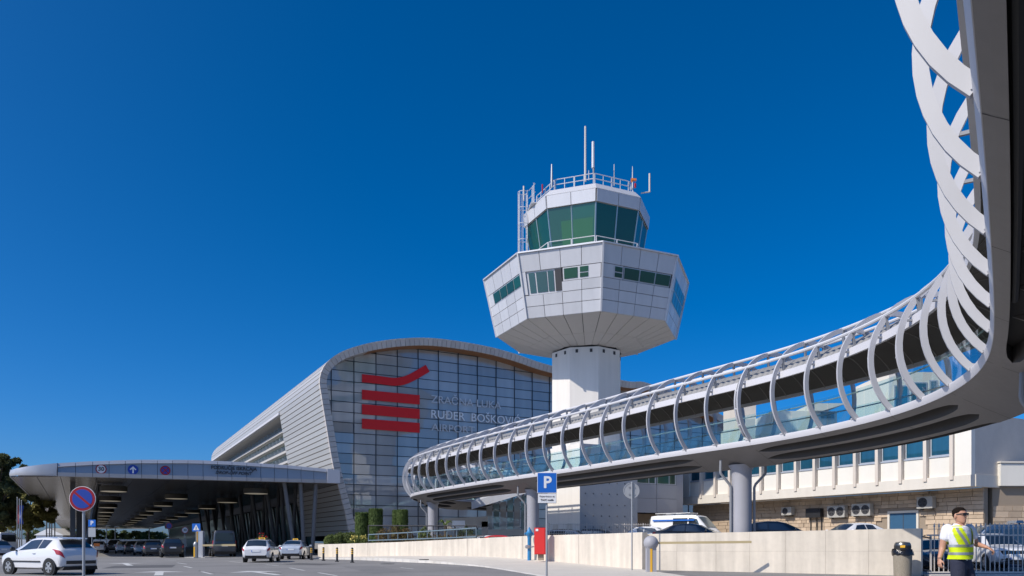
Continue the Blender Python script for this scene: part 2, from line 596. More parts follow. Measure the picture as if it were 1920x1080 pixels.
# foot of the low wall and edge of the kerb, from far to near: (px, py, depth)
WALLPX = [(596, 1044, 63), (680, 1043, 58.5), (745, 1042, 55), (891, 1043, 48), (995, 1049, 44), (1140, 1062, 38), (1204, 1067.5, 35.5)]
wall_foot = [at(*p) for p in WALLPX]
KERBPX = [(590, 1047, 60.5), (680, 1046, 56), (745, 1047.5, 51), (823, 1053, 46.5), (907, 1062, 40), (1007, 1079, 29.6)]
kerb_edge = [at(*p) for p in KERBPX]
kerb_edge += [V(1.6, 24, 0.06), V(2.6, 17, 0.05), V(3.3, 10, 0.05)]
wf = resample(catmull(wall_foot, 6), n=40)
wf2 = wf + [V(6.6, 34.0, 0.03), V(6.2, 26.0, 0.05), V(5.6, 10.0, 0.05)]
ke = resample(catmull(kerb_edge, 6), n=42)
g = MB()
rows = []
for a, b in zip(ke, wf2):
    pass
# pavement strip between kerb and wall
kk = resample(catmull(kerb_edge[:6], 6), n=40)
rows = []
for a, b in zip(kk, wf):
    rows.append([a.lerp(b, t) for t in (0, 0.25, 0.5, 0.75, 1.0)])
a0, b0 = kk[-1], wf[-1]
for t in (0.2, 0.45, 1.0):
    a1 = a0.lerp(V(2.8, 16, 0.06), t)
    b1 = b0.lerp(V(7.2, 16, 0.03), t)
    rows.append([a1.lerp(b1, u) for u in (0, 0.25, 0.5, 0.75, 1.0)])
g.grid(rows)
g.build('pavement', M['pave'], kind='structure')
kroot = thing('kerb', '', '', (0, 0, 0))
del kroot['label'], kroot['category']
kroot['kind'] = 'structure'
kpts = resample([r[0] for r in rows], ds=1.0)
for a, b in zip(kpts, kpts[1:]):
    d = (b - a).normalized()
    n = V(d.y, -d.x, 0)
    if n.x > 0:
        n = -n
    o = MB()
    a2, b2 = a + d * 0.012, b - d * 0.012
    up = V(0, 0, 0.012)
    dn = lambda p: V(p.x, p.y, -0.05)
    i = -n * 0.22
    o.hexa([dn(a2), dn(b2), dn(b2 + i), dn(a2 + i), a2 + up, b2 + up, b2 + i + up, a2 + i + up])
    o.build('kerb_stone', M['kerb'], kroot)


# raised car park behind the walls
def lot_z(x, y):
    t = min(1.0, max(0.0, (y - (36.0 if x > 17 else 30.3 + 5.7 * max(0, x - 15) / 2)) / 6.0))
    return GZ * t * t * (3 - 2 * t) + 0.02


RW0, RW1 = V(6.15, 35.9, 0.03), V(15.45, 29.2, 0.0)
front = []
for i in range(0, 41, 4):
    p = wf[i]
    front.append(V(p.x + 0.2, p.y + 0.2, 0))
front += [RW0 + V(0.6, 0.4, 0), RW0.lerp(RW1, 0.33) + V(.2, .3, 0), RW0.lerp(RW1, 0.66) + V(.2, .3, 0), RW1 + V(0.2, 0.25, 0), V(17, 29.8, 0), V(19.5, 29.8, 0), V(23, 29.8, 0), V(30, 29.8, 0), V(60, 29.8, 0)]
back_x = [-10 + 80 * i / (len(front) - 1) for i in range(len(front))]
rows = []
for k in range(25):
    t = (k / 24) ** 1.6
    r = []
    for p, bx in zip(front, back_x):
        q = V(p.x, p.y, 0).lerp(V(bx - 12 * (1 - (bx + 10) / 80), 112, 0), t)
        zz = lot_z(q.x, q.y)
        if p.x < 14.5:
            zz = GZ if p.x > 0 else GZ + 0.25 * min(1, -p.x / 6)
        q.z = zz
        r.append(q)
    rows.append(r)
g = MB()
g.grid(rows)
g.build('car_park', M['lot'], kind='structure', smooth=True)

# carriageway markings
mk = lambda: MB()


def flat(m, pts, z=0.008):
    m.add([V(p[0], p[1], z) for p in pts], [tuple(range(len(pts)))])


def ground(px, py):
    Y = FOC * CZ / (py - HZ)
    return V((px - 960) * Y / FOC, Y, 0)


def dash(px0, py0, px1, py1, w=0.13):
    a, b = ground(px0, py0), ground(px1, py1)
    d = (b - a).normalized()
    n = V(-d.y, d.x, 0) * w / 2
    m = MB()
    flat(m, [a - n, b - n, b + n, a + n])
    m.build('road_marking', M['paint'], kind='structure')


for q in ((500, 1059, 522, 1061), (543, 1065, 571, 1070), (597, 1074, 632, 1080), (640, 1082, 690, 1090), (430, 1053, 452, 1055), (362, 1052, 390, 1052.6),
          (308, 1050, 330, 1051), (332, 1055.5, 350, 1058), (378, 1072, 398, 1077), (345, 1062, 360, 1065), (750, 1064.5, 775, 1067)):
    dash(*q)


def arrow(px, py, tx, ty, L=4.2, W=1.3):
    a, b = ground(px, py), ground(tx, ty)
    d = (b - a).normalized()
    n = V(-d.y, d.x, 0)
    m = MB()
    flat(m, [a, a + d * 1.5 + n * W / 2, a + d * 1.5 + n * 0.16, a + d * L + n * .16, a + d * L - n * .16, a + d * 1.5 - n * .16, a + d * 1.5 - n * W / 2])
    m.build('direction_arrow', M['paint'], kind='structure')


for k_, (pxs, col_) in enumerate(((((640, 1062), (700, 1061), (770, 1072), (700, 1076)), 0), (((215, 1061), (330, 1059), (322, 1064), (190, 1066)), 1), (((560, 1056), (640, 1057.5), (600, 1060), (520, 1058)), 1))):
    m = MB()
    flat(m, [ground(*q) for q in pxs], 0.004)
    m.build('road_patch', M['patch' if col_ else 'patch_pale'], kind='structure')
for k_ in range(16):
    a = V(RND.uniform(-16, 0), RND.uniform(29, 60), 0)
    ang = RND.uniform(0, 3.14)
    pts = [a]
    for j in range(9):
        ang += RND.uniform(-.5, .5)
        pts.append(pts[-1] + V(math.cos(ang), math.sin(ang), 0) * RND.uniform(.3, .7))
    m = MB()
    rws = []
    for j, p in enumerate(pts):
        w = .012 + .014 * math.sin(math.pi * j / 9)
        rws.append([V(p.x - w, p.y - w, .0055), V(p.x + w, p.y + w, .0055)])
    m.grid(rws)
    m.build('sealed_crack', M['patch'], kind='structure')
arrow(464, 1071, 512, 1077, 5, 2.2)
arrow(300, 1071, 296, 1083, 5, 2.0)
arrow(232, 1056, 240, 1059, 6, 2.0)
m = MB()
c = ground(727, 1057.5)
m.lathe([(0.42, 0.004), (0.42, 0.016), (0.38, 0.018)], 24, c)
m.build('manhole_cover', M['dark_steel'], kind='structure')
m = MB()
p = at(795, 1049.6, 46.8)
m.lathe([(0.3, -0.02), (0.3, 0.03)], 20, p)
m.build('manhole_cover', M['dark_steel'], kind='structure')

# ------------------------------------------------------------------ low concrete walls
wr = thing('retaining_wall', 'long curved cast concrete wall running from the canopy to the barrier post', 'wall', wf[20])
ct = resample(catmull([wall_foot[0] + V(-0.3, .1, 1.50), at(745, 1016, 55), at(891, 1009.5, 48), at(995, 1004.5, 44), at(1140, 1000.5, 38), at(1204, 998, 35.5)], 6), n=40)
top_z = [max(p.z + 1.18, q.z) for p, q in zip(wf, ct)]
top_z = [1.22 + (1.75 - 1.22) * (i / 40) ** 0.8 for i in range(41)]
top_z = [np.interp(p.x, [wf[0].x, at(745, 0, 55).x, at(891, 0, 48).x, at(995, 0, 44).x, at(1140, 0, 38).x, wf[-1].x],
                   [at(596, 1021, 63).z, at(745, 1016.5, 55).z, at(891, 1009.5, 48).z, at(995, 1004.5, 44).z, at(1140, 1000.5, 38).z, at(1204, 998, 35.5).z]) for p in wf]
joints = [0, 8, 15, 22, 28, 34, 40]
for j0, j1 in zip(joints, joints[1:]):
    m = MB()
    rows = []
    for i in range(j0, j1 + 1):
        p = wf[i]
        d = (wf[min(i + 1, 40)] - wf[max(i - 1, 0)])
        d.z = 0
        d.normalize()
        n = V(-d.y, d.x, 0)
        if n.y < 0:
            n = -n
        if i == j0:
            p = p + d * 0.012
        if i == j1 and j1 != 40:
            p = p - d * 0.012
        a = V(p.x, p.y, p.z - 0.3)
        b = V(p.x, p.y, top_z[i])
        rows.append([a, b - V(0, 0, .02), b + n * .02, b + n * 0.28, b + n * .3 - V(0, 0, .02), a + n * 0.3])
    m.grid(rows, closed=True)
    m.add(rows[0], [tuple(range(6))])
    m.add(rows[-1], [tuple(range(6))])
    m.build('wall_panel', M['concrete'], wr)
    if j1 != 40:
        i = j1
        p = wf[i]
        m = MB()
        d = (wf[i + 1] - wf[i - 1])
        d.z = 0
        d.normalize()
        n = V(-d.y, d.x, 0)
        n = n if n.y > 0 else -n
        m.box(V(p.x, p.y, (p.z + top_z[i]) / 2 - 0.15) + n * .16, (0.1, 0.24, top_z[i] - p.z + 0.24), d)
        m.build('joint_filler', M['mortar'], wr)

wr = thing('boundary_wall', 'pale cast concrete wall behind the litter bin, ending at the steel gate', 'wall', RW0.lerp(RW1, 0.5))
d = (RW1 - RW0)
d.z = 0
LW = d.length
d.normalize()
n = V(-d.y, d.x, 0)
cuts = [0, 0.14, 0.30, 0.43, 0.56, 0.70, 0.84, 1.0]
for c0, c1 in zip(cuts, cuts[1:]):
    for zz0, zz1 in ((0, 0.52), (0.52, 1.0)):
        g0, g1 = c0 * LW + 0.004, c1 * LW - 0.004
        p0, p1 = RW0 + d * g0, RW0 + d * g1
        h0, h1 = 1.66 + (1.80 - 1.66) * c0, 1.66 + (1.80 - 1.66) * c1
        zb0 = -0.2 if zz0 == 0 else h0 * zz0 + 0.0025
        zb1 = -0.2 if zz0 == 0 else h1 * zz0 + 0.0025
        zt0, zt1 = h0 * zz1 - (0.0025 if zz1 < 1 else 0), h1 * zz1 - (0.0025 if zz1 < 1 else 0)
        f = lambda p, z, o: V(p.x, p.y, z) + n * o
        m = MB()
        m.hexa([f(p0, zb0, 0), f(p1, zb1, 0), f(p1, zb1, .42), f(p0, zb0, .42), f(p0, zt0, 0), f(p1, zt1, 0), f(p1, zt1, .42), f(p0, zt0, .42)])
        m.build('wall_panel', M['concrete'], wr)
m = MB()
m.hexa([RW0 + d * .02 + n * .02 + V(0, 0, -.1), RW1 - d * .02 + n * .02 + V(0, 0, -.1), RW1 - d * .02 + n * .4 + V(0, 0, -.1), RW0 + d * .02 + n * .4 + V(0, 0, -.1),
        RW0 + d * .02 + n * .02 + V(0, 0, 1.6), RW1 - d * .02 + n * .02 + V(0, 0, 1.76), RW1 - d * .02 + n * .4 + V(0, 0, 1.76), RW0 + d * .02 + n * .4 + V(0, 0, 1.6)])
m.build('core', M['mortar'], wr)

# ------------------------------------------------------------------ terminal building
TO = V(-18.3, 80.0, 0)
TOY = TO.y


def fac(px, py, s=0.0):
    r = (px - 960) / FOC
    O = TO + E2 * s
    u = (O.y * r - O.x) / (E1.x - E1.y * r)
    Y = O.y + E1.y * u
    return u, CZ + (HZ - py) * Y / FOC


def T3(u, z, s=0.0):
    p = TO + E1 * u + E2 * s
    return V(p.x, p.y, z)


PROF = [fac(*p) for p in ((657, 1004), (650, 965), (628, 880), (614, 800), (604, 738), (601, 714), (607, 692), (622, 674), (650, 658), (700, 644), (760, 636.5), (820, 637), (900, 649), (960, 664), (1038, 689), (1172, 716), (1222, 723))]
ul, zl = PROF[-1]
PROF += [(ul + 12, zl - 3.0), (ul + 22, zl - 8.0), (ul + 24, 0.5)]
pc = catmull([V(u, 0, z) for u, z in PROF], 10)
pr = resample(pc, ds=0.55)                                # outer profile, u in x, height in z
pn = []
for i in range(len(pr)):
    t = pr[min(i + 1, len(pr) - 1)] - pr[max(i - 1, 0)]
    t.normalize()
    pn.append(V(-t.z, 0, t.x))                            # outward
tb = thing('terminal_building', 'glass fronted airport terminal with curved ribbed metal shell and red striped emblem', 'terminal', T3(20, GZ))
TL = 84.0
ztop_rib, s_rib = 17.2, 19.7
i_apex = max(range(len(pr)), key=lambda i: pr[i].z)
# cladding planks
GAP = 0.045
for i in range(len(pr) - 1):
    a, b = pr[i], pr[i + 1]
    na, nb = pn[i], pn[i + 1]
    if i > i_apex + 6:
        break
    zc = (a.z + b.z) / 2
    end = TL if zc > ztop_rib or i > i_apex - 8 else s_rib
    d = (b - a).normalized()
    a2, b2 = a + d * GAP, b - d * GAP
    P = lambda q, nn, o, s: T3(q.x + nn.x * o, q.z + nn.z * o, s)
    m = MB()
    m.hexa([P(a2, na, -0.02, 0.28), P(b2, nb, -0.02, 0.28), P(b2, nb, -0.02, end), P(a2, na, -0.02, end),
            P(a2, na, 0.10, 0.28), P(b2, nb, 0.10, 0.28), P(b2, nb, 0.10, end), P(a2, na, 0.10, end)])
    m.build('cladding_plank', M['clad'], tb)
# shell under the planks
for nm, i0, i1, s0 in (('roof_shell', 0, len(pr) - 1, 0.3),):
    m = MB()
    i_rib = [i for i in range(len(pr)) if pr[i].z > ztop_rib][0]
    S = lambda i, s, o: T3(pr[i].x + pn[i].x * o, pr[i].z + pn[i].z * o, s)
    m.grid([[S(i, s, -0.02) for s in (s0, s_rib)] for i in range(0, i_rib + 1)])
    m.grid([[S(i, s, -0.02) for s in (s0, s_rib, TL)] for i in range(i_rib, len(pr))])
    # inner skin (soffit side is separate)
    m.build(nm, M['clad_gap'], tb, fix=False)
m = MB()
S = lambda i, s, o: T3(pr[i].x + pn[i].x * o, pr[i].z + pn[i].z * o, s)
m.add([S(i, TL, -0.02) for i in range(len(pr))], [tuple(range(len(pr)))])
m.build('end_wall', M['clad'], tb)
m = MB()
m.grid([[S(i, s, 0.02) for s in (0.3, TL)] for i in range(i_apex + 6, len(pr))])
m.build('roof_covering', M['clad'], tb, smooth=True)
# front fascia tiles and timber soffit
FW = 0.66
for i in range(0, len(pr) - 1):
    d = (pr[i + 1] - pr[i]).normalized()
    a, b = pr[i] + d * 0.02, pr[i + 1] - d * 0.02
    na, nb = pn[i], pn[i + 1]
    w0 = FW
    P = lambda q, nn, o, s: T3(q.x + nn.x * o, q.z + nn.z * o, s)
    m = MB()
    m.hexa([P(a, na, 0.12, -0.1), P(b, nb, 0.12, -0.1), P(b, nb, 0.12, 0.27), P(a, na, 0.12, 0.27),
            P(a, na, -w0, 0.1), P(b, nb, -w0, 0.1), P(b, nb, -w0, 0.27), P(a, na, -w0, 0.27)])
    if pr[i].x < 62:
        m.build('fascia_tile', M['fac_tile'], tb)
GS = 2.0                                                   # glass plane behind the front edge
i_w0 = [i for i in range(len(pr)) if pr[i].x > 3.0 and pr[i].z > 15][0]
m = MB()
m.grid([[S(i, s, -FW + 0.01) for s in (0.1, GS + 0.4)] for i in range(i_w0, len(pr) - 12)])
m.build('timber_soffit', M['wood'], tb, smooth=True)
m = MB()
m.grid([[S(i, s, -FW + 0.01) for s in (0.1, GS + 0.4)] for i in range(0, i_w0 + 1)])
m.build('side_reveal', M['clad'], tb, smooth=True)

# glazing clipped to the inner profile
inner = [(pr[i].x + pn[i].x * -FW, pr[i].z + pn[i].z * -FW) for i in range(0, len(pr), 2)]
_hull = []                                                  # upper convex outline, left foot to right foot
for q_ in inner:
    while len(_hull) >= 2 and (_hull[-1][0] - _hull[-2][0]) * (q_[1] - _hull[-2][1]) - (_hull[-1][1] - _hull[-2][1]) * (q_[0] - _hull[-2][0]) >= 0:
        _hull.pop()
    _hull.append(q_)
inner = _hull


def clip(poly):
    # inner profile is convex and runs clockwise seen from the front
    for (x0, z0), (x1, z1) in zip(inner, inner[1:]):
        if (x1 - x0) ** 2 + (z1 - z0) ** 2 < 1e-6:
            continue
        out = []
        side = lambda p: (x1 - x0) * (p[1] - z0) - (z1 - z0) * (p[0] - x0)
        for k in range(len(poly)):
            p, q = poly[k], poly[(k + 1) % len(poly)]
            sp, sq = side(p), side(q)
            if sp <= 0:
                out.append(p)
            if sp * sq < 0:
                t = sp / (sp - sq)
                out.append((p[0] + (q[0] - p[0]) * t, p[1] + (q[1] - p[1]) * t))
        poly = out
        if len(poly) < 3:
            return []
    return poly


u705 = fac(705, 900, GS)[0]
u664 = fac(663.5, 900, GS)[0]
CW = (fac(930, 900, GS)[0] - u664) / 7.0
UC = [u664 + CW * k for k in range(-2, 30)]
ROWH = 1.10
ZC = [GZ + 0.02 + ROWH * k for k in range(0, 22)]
shared = None
npane = 0
far_panes = MB()
for u0, u1 in zip(UC, UC[1:]):
    for z0, z1 in zip(ZC, ZC[1:]):
        e = 0.035
        rect = [(u0 + e, z0 + e), (u1 - e, z0 + e), (u1 - e, z1 - e), (u0 + e, z1 - e)]
        pol = clip(rect)
        if not pol:
            continue
        area = abs(sum(pol[k][0] * pol[(k + 1) % len(pol)][1] - pol[(k + 1) % len(pol)][0] * pol[k][1] for k in range(len(pol)))) / 2
        if area < 0.05:
            continue
        m = far_panes if u0 > 33 else MB()
        tw = RND.uniform(-0.012, 0.012)
        m.prism([T3(p[0], p[1], GS + tw * (p[0] - u0)) for p in pol], E2 * 0.04)
        if m is not far_panes:
            m.build('glass_pane', M['fac_glass'], tb)
            npane += 1
if far_panes.v:
    far_panes.build('glazing', M['fac_glass'], tb, kind='stuff')
top_of = lambda u: max([z for (x, z), (x1, z1) in zip(inner, inner[1:]) if min(x, x1) <= u <= max(x, x1)] + [0])
for u in UC:
    if u < inner[-1][0] and u > min(x for x, z in inner):
        pol = clip([(u - 0.026, GZ), (u + 0.026, GZ), (u + 0.026, 25), (u - 0.026, 25)])
        if pol:
            m = MB()
            m.prism([T3(p[0], p[1], GS - 0.10) for p in pol], E2 * 0.2)
            m.build('mullion', M['mullion'], tb)
for z in ZC:
    pol = clip([(-5, z - 0.022), (60, z - 0.022), (60, z + 0.022), (-5, z + 0.022)])
    if pol:
        m = MB()
        m.prism([T3(p[0], p[1], GS - 0.06) for p in pol], E2 * 0.15)
        m.build('transom', M['mullion'], tb)
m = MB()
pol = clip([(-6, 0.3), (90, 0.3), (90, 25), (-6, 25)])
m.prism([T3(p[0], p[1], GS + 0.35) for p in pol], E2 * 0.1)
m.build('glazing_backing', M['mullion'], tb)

# emblem: four red bars, the top one kicking up
ua, zA = fac(678, 795, GS)
ub, zB = fac(786, 797, GS)
s_l = GS - 0.16
bars = [(731, 749), (758, 777), (785, 804)]
for y0, y1 in bars:
    z1 = fac(678, y0, GS)[1]
    z0 = fac(678, y1, GS)[1]
    m = MB()
    m.prism([T3(ua, z0, s_l), T3(ub, z0, s_l), T3(ub, z1, s_l), T3(ua, z1, s_l)], E2 * 0.04)
    m.build('emblem_bar', M['red'], tb)
z1 = fac(678, 702, GS)[1]
z0 = fac(678, 717, GS)[1]
h = z1 - z0
uc0 = fac(740, 719, GS)[0]
cl = [V(ua, 0, (z0 + z1) / 2), V((ua + uc0) / 2, 0, (z0 + z1) / 2), V(uc0, 0, (z0 + z1) / 2 - 0.02)]
q = fac(765, 711, GS)
cl.append(V(q[0], 0, q[1]))
q = fac(801, 691, GS)
cl.append(V(q[0], 0, q[1]))
cp = resample(catmull(cl, 8), n=24)
m = MB()
rows = []
for i, p in enumerate(cp):
    t = (cp[min(i + 1, 24)] - cp[max(i - 1, 0)]).normalized()
    nn = V(-t.z, 0, t.x) * h / 2
    a, b = p - nn, p + nn
    rows.append([T3(a.x, a.z, s_l), T3(b.x, b.z, s_l), T3(b.x, b.z, s_l + .04), T3(a.x, a.z, s_l + .04)])
m.grid(rows, closed=True)
m.add(rows[0], [(0, 1, 2, 3)])
m.add(rows[-1], [(0, 1, 2, 3)])
m.build('emblem_bar', M['red'], tb)
for txt, x0, x1, yc, hgt, mt, wt in (('ZRAČNA LUKA', 807, 938, 749, 14.5, M['letter_dim'], 0.0), ('RUĐER  BOŠKOVIĆ', 806, 973, 777, 16, M['letter'], 0.0), ('AIRPORT', 808, 889, 801.5, 14, M['letter_dim'], 0.0)):
    u0, zc = fac(x0, yc, GS)
    u1, _ = fac(x1, yc, GS)
    zt = fac(x0, yc - hgt / 2, GS)[1]
    zb = fac(x0, yc + hgt / 2, GS)[1]
    cu = bpy.data.curves.new('t', 'FONT')
    cu.body = txt
    cu.size = 1
    ob = bpy.data.objects.new('t', cu)
    me = bpy.data.meshes.new_from_object(ob)
    xs = [v.co.x for v in me.vertices]
    wd = max(xs) - min(xs)
    bpy.data.objects.remove(ob)
    bpy.data.curves.remove(cu)
    size = (zt - zb) / 0.72
    sx = (u1 - u0) / (wd * size)
    cen = T3(u0, zc, s_l - 0.03)
    text_part(txt, size, mt, cen, E1, UP, tb, align='LEFT', sx=sx, depth=0.015, weight=wt)

# recessed ribbon windows in the side shell
def left_u(z):
    return np.interp(z, [p.z for p in pr[:i_rib + 2]], [p.x for p in pr[:i_rib + 2]])


REC = 1.3
m = MB()
zs = [6.0, 8.0, 10, 12, 14, 16, ztop_rib + 0.1]
m.grid([[T3(left_u(z) + REC + 0.5, z, s) for s in (s_rib - 0.2, TL)] for z in zs])
m.build('recess_back', M['ribbon'], tb, fix=False)
for k in range(7):
    zt = 16.0 - 1.3 * k
    z0, z1 = zt - 0.30, zt
    m = MB()
    m.hexa([T3(left_u(z0) + 0.95, z0, s_rib), T3(left_u(z0) + 0.95, z0, TL - 1), T3(left_u(z0) + REC + .4, z0, TL - 1), T3(left_u(z0) + REC + .4, z0, s_rib),
            T3(left_u(z1) + 1.0, z1, s_rib), T3(left_u(z1) + 1.0, z1, TL - 1), T3(left_u(z1) + REC + .4, z1, TL - 1), T3(left_u(z1) + REC + .4, z1, s_rib)])
    m.build('ledge', M['ledge'], tb)
    for j in range(26):
        s = s_rib + 1 + j * 2.4
        m = MB()
        m.bar(T3(left_u(z1) + REC + .2, z1, s), T3(left_u(z1 + .78) + REC + .2, z1 + .78, s), 0.10, 0.5, up=E1)
        if j < 24:
            m.build('window_mullion', M['alu'], tb)
m = MB()
zt = ztop_rib
m.bar(T3(left_u(zt) - 0.2, zt + 0.15, s_rib - .3), T3(left_u(zt) - 0.2, zt + 0.15, TL - 1), 0.22, 0.32, up=UP)
m.build('edge_beam', M['edge_white'], tb)
m = MB()
m.hexa([T3(left_u(zt), zt - 0.05, s_rib), T3(left_u(zt), zt - 0.05, TL - 1), T3(left_u(zt) + 2, zt - 0.4, TL - 1), T3(left_u(zt) + 2, zt - 0.4, s_rib),
        T3(left_u(zt), zt + 0.05, s_rib), T3(left_u(zt), zt + 0.05, TL - 1), T3(left_u(zt) + 2, zt, TL - 1), T3(left_u(zt) + 2, zt, s_rib)])
m.build('recess_soffit', M['ledge'], tb)
m = MB()
m.add([T3(left_u(z), z, s_rib) for z in zs] + [T3(left_u(z) + REC + .5, z, s_rib) for z in reversed(zs)], [tuple(range(2 * len(zs)))])
m.build('recess_reveal', M['clad'], tb)
# lower storey of the side under the drop-off canopy
m = MB()
m.quad(T3(left_u(1) + 1.2, -0.1, s_rib), T3(left_u(1) + 1.2, -0.1, TL + 150), T3(left_u(6) + 1.2, 6.6, TL + 150), T3(left_u(6) + 1.2, 6.6, s_rib))
m.build('entrance_glazing', M['tower_glass_blue'], tb)
for j in range(24):
    s = s_rib + j * 3
    m = MB()
    m.bar(T3(left_u(1) + 1.1, 0, s), T3(left_u(6) + 1.1, 6.6, s), 0.12, 0.2, up=E1)
    m.build('entrance_mullion', M['dark_steel'], tb)
m = MB()
m.hexa([T3(left_u(6) + .3, 6.5, s_rib - .05), T3(left_u(6) + .3, 6.5, TL + 150), T3(left_u(6) + 3.3, 6.5, TL + 150), T3(left_u(6) + 3.3, 6.5, s_rib - .05),
        T3(left_u(7) + .3, 7.6, s_rib - .05), T3(left_u(7) + .3, 7.6, TL + 150), T3(left_u(7) + 3.3, 7.6, TL + 150), T3(left_u(7) + 3.3, 7.6, s_rib - .05)])
m.build('spandrel', M['dark_steel'], tb)

# ------------------------------------------------------------------ drop-off canopy
CO = V(-39.2, 66.7, 0)
CLEN = 24.35
cn = thing('dropoff_canopy', 'long flat metal canopy over the drop-off lanes with road signs on its fascia', 'canopy', V(-30, 75, 0))


def cz_bot(t):
    return 7.02 + (7.30 - 7.02) * t / CLEN


def cz_top(t):
    x = t / CLEN
    return float(np.interp(x, [0, .1, .25, .45, .6, .8, 1.0], [8.14, 8.42, 8.75, 8.98, 9.0, 8.9, 8.66]))


def C3(t, z, s=0.0):
    p = CO + E1 * t + E2 * s
    return V(p.x, p.y, z)


seams_px = [106, 141.5, 173.8, 204.6, 235, 265.7, 295.5, 323.7, 352.6, 381, 408, 435, 463, 489.5, 515, 540, 565, 589, 613]
seams = []
for px in seams_px:
    r = (px - 960) / FOC
    seams.append((CO.y * r - CO.x) / (E1.x - E1.y * r))
seams[0] = 0.0
for a, b in zip(seams, seams[1:]):
    e = 0.018
    a2, b2 = a + e, b - e
    bA, bB, tA, tB = cz_bot(a), cz_bot(b), cz_top(a), cz_top(b)
    lo, hi = 0.34, 0.34
    m = MB()   # recessed middle
    m.hexa([C3(a2, bA + lo, .10), C3(b2, bB + lo, .10), C3(b2, bB + lo, .3), C3(a2, bA + lo, .3), C3(a2, tA - hi, .16), C3(b2, tB - hi, .16), C3(b2, tB - hi, .3), C3(a2, tA - hi, .3)])
    m.build('fascia_panel', M['can_panel'], cn)
    m = MB()
    m.hexa([C3(a2, bA, .02), C3(b2, bB, .02), C3(b2, bB, .5), C3(a2, bA, .5), C3(a2, bA + lo - .01, -.04), C3(b2, bB + lo - .01, -.04), C3(b2, bB + lo - .01, .28), C3(a2, bA + lo - .01, .28)])
    m.build('lower_trim', M['can_trim'], cn)
    m = MB()
    m.hexa([C3(a2, tA - hi + .01, -.02), C3(b2, tB - hi + .01, -.02), C3(b2, tB - hi + .01, .3), C3(a2, tA - hi + .01, .3), C3(a2, tA, 0.10), C3(b2, tB, .10), C3(b2, tB, .5), C3(a2, tA, .5)])
    m.build('upper_trim', M['can_trim'], cn)
m = MB()
m.grid([[C3(t, cz_bot(t) + .05, .31), C3(t, cz_top(t) - .05, .31), C3(t, cz_top(t) - .05, .45), C3(t, cz_bot(t) + .05, .45)] for t in seams], closed=True)
m.build('fascia_backing', M['dark_steel'], cn)
a2, b2 = seams[-1] + .02, CLEN + .35
m = MB()
m.hexa([C3(a2, cz_bot(a2), -.05), C3(b2, cz_bot(b2), -.05), C3(b2, cz_bot(b2), .5), C3(a2, cz_bot(a2), .5), C3(a2, cz_top(a2), -.05), C3(b2, cz_top(b2), -.05), C3(b2, cz_top(b2), .5), C3(a2, cz_top(a2), .5)])
m.build('end_panel', M['edge_white'], cn)
# curved nose on the open side
LD = V(-0.4904, 0.8714, 0).normalized()
nose = [C3(-0.02, 0), C3(-1.2, 0, 0.10), C3(-2.3, 0, 0.5), C3(-3.1, 0, 1.05), C3(-3.55, 0, 1.7), C3(-3.65, 0, 2.4)]
nt = [8.14, 7.96, 7.78, 7.62, 7.50, 7.44]
rows = []
for p, z in zip(nose, nt):
    rows.append([V(p.x, p.y, 7.02), V(p.x - .02, p.y - .06, 7.2), V(p.x, p.y, z), V(p.x, p.y, z) + E2 * 1.2 + E1 * .5, V(p.x, p.y, 7.02) + E2 * 1.2 + E1 * .5])
m = MB()
m.grid(rows)
m.build('nose_panel', M['can_trim'], cn, smooth=50.0)
CL = 285.0
edge0 = nose[-1]
m = MB()
e1_ = edge0 + LD * CL
m.hexa([V(edge0.x, edge0.y, 6.96), V(e1_.x, e1_.y, 6.96), V(e1_.x, e1_.y, 6.96) + E1 * .08, V(edge0.x, edge0.y, 6.96) + E1 * .08,
        V(edge0.x, edge0.y, 7.62), V(e1_.x, e1_.y, 7.62), V(e1_.x, e1_.y, 7.62) + E1 * .08, V(edge0.x, edge0.y, 7.62) + E1 * .08])
m.build('side_fascia', M['can_trim'], cn)
# soffit boards
ts = [-3.57, -1.6, 0.2, 3.0, 6.0, 9.0, 12.0, 15.0, 18.0, 21.0, CLEN]
far = lambda t: (edge0 + LD * CL) .lerp(C3(CLEN, 0, CL), (t + 3.4) / (CLEN + 3.4))
for a, b in zip(ts, ts[1:]):
    sa = 0.52 + max(0, -a) * 0.62
    sb = 0.52 + max(0, -b) * 0.62
    z = lambda t: cz_bot(max(t, 0)) - 0.02
    A, B = C3(a + .02, z(a), sa), C3(b - .02, z(b), sb)
    A2, B2 = far(a), far(b)
    A2 = V(A2.x + .02, A2.y, z(a))
    B2 = V(B2.x - .02, B2.y, z(b))
    m = MB()
    u = V(0, 0, .06)
    m.hexa([A, B, B2, A2, A + u, B + u, B2 + u, A2 + u])
    m.build('soffit_board', M['can_soffit'], cn)
m = MB()
A, B = C3(-2.8, 7.25, 2.2), C3(CLEN, 7.45, .52)
A2, B2 = far(-3.0), far(CLEN)
A2 = V(A2.x, A2.y, 7.25)
B2 = V(B2.x, B2.y, 7.45)
A_, B_ = C3(-2.6, 7.62, 2.4), C3(CLEN, 8.6, .5)
m.hexa([A, B, B2, A2, A_, B_, V(B2.x, B2.y, 8.6), V(A2.x, A2.y, 7.62)])
m.build('roof_slab', M['dark_steel'], cn)
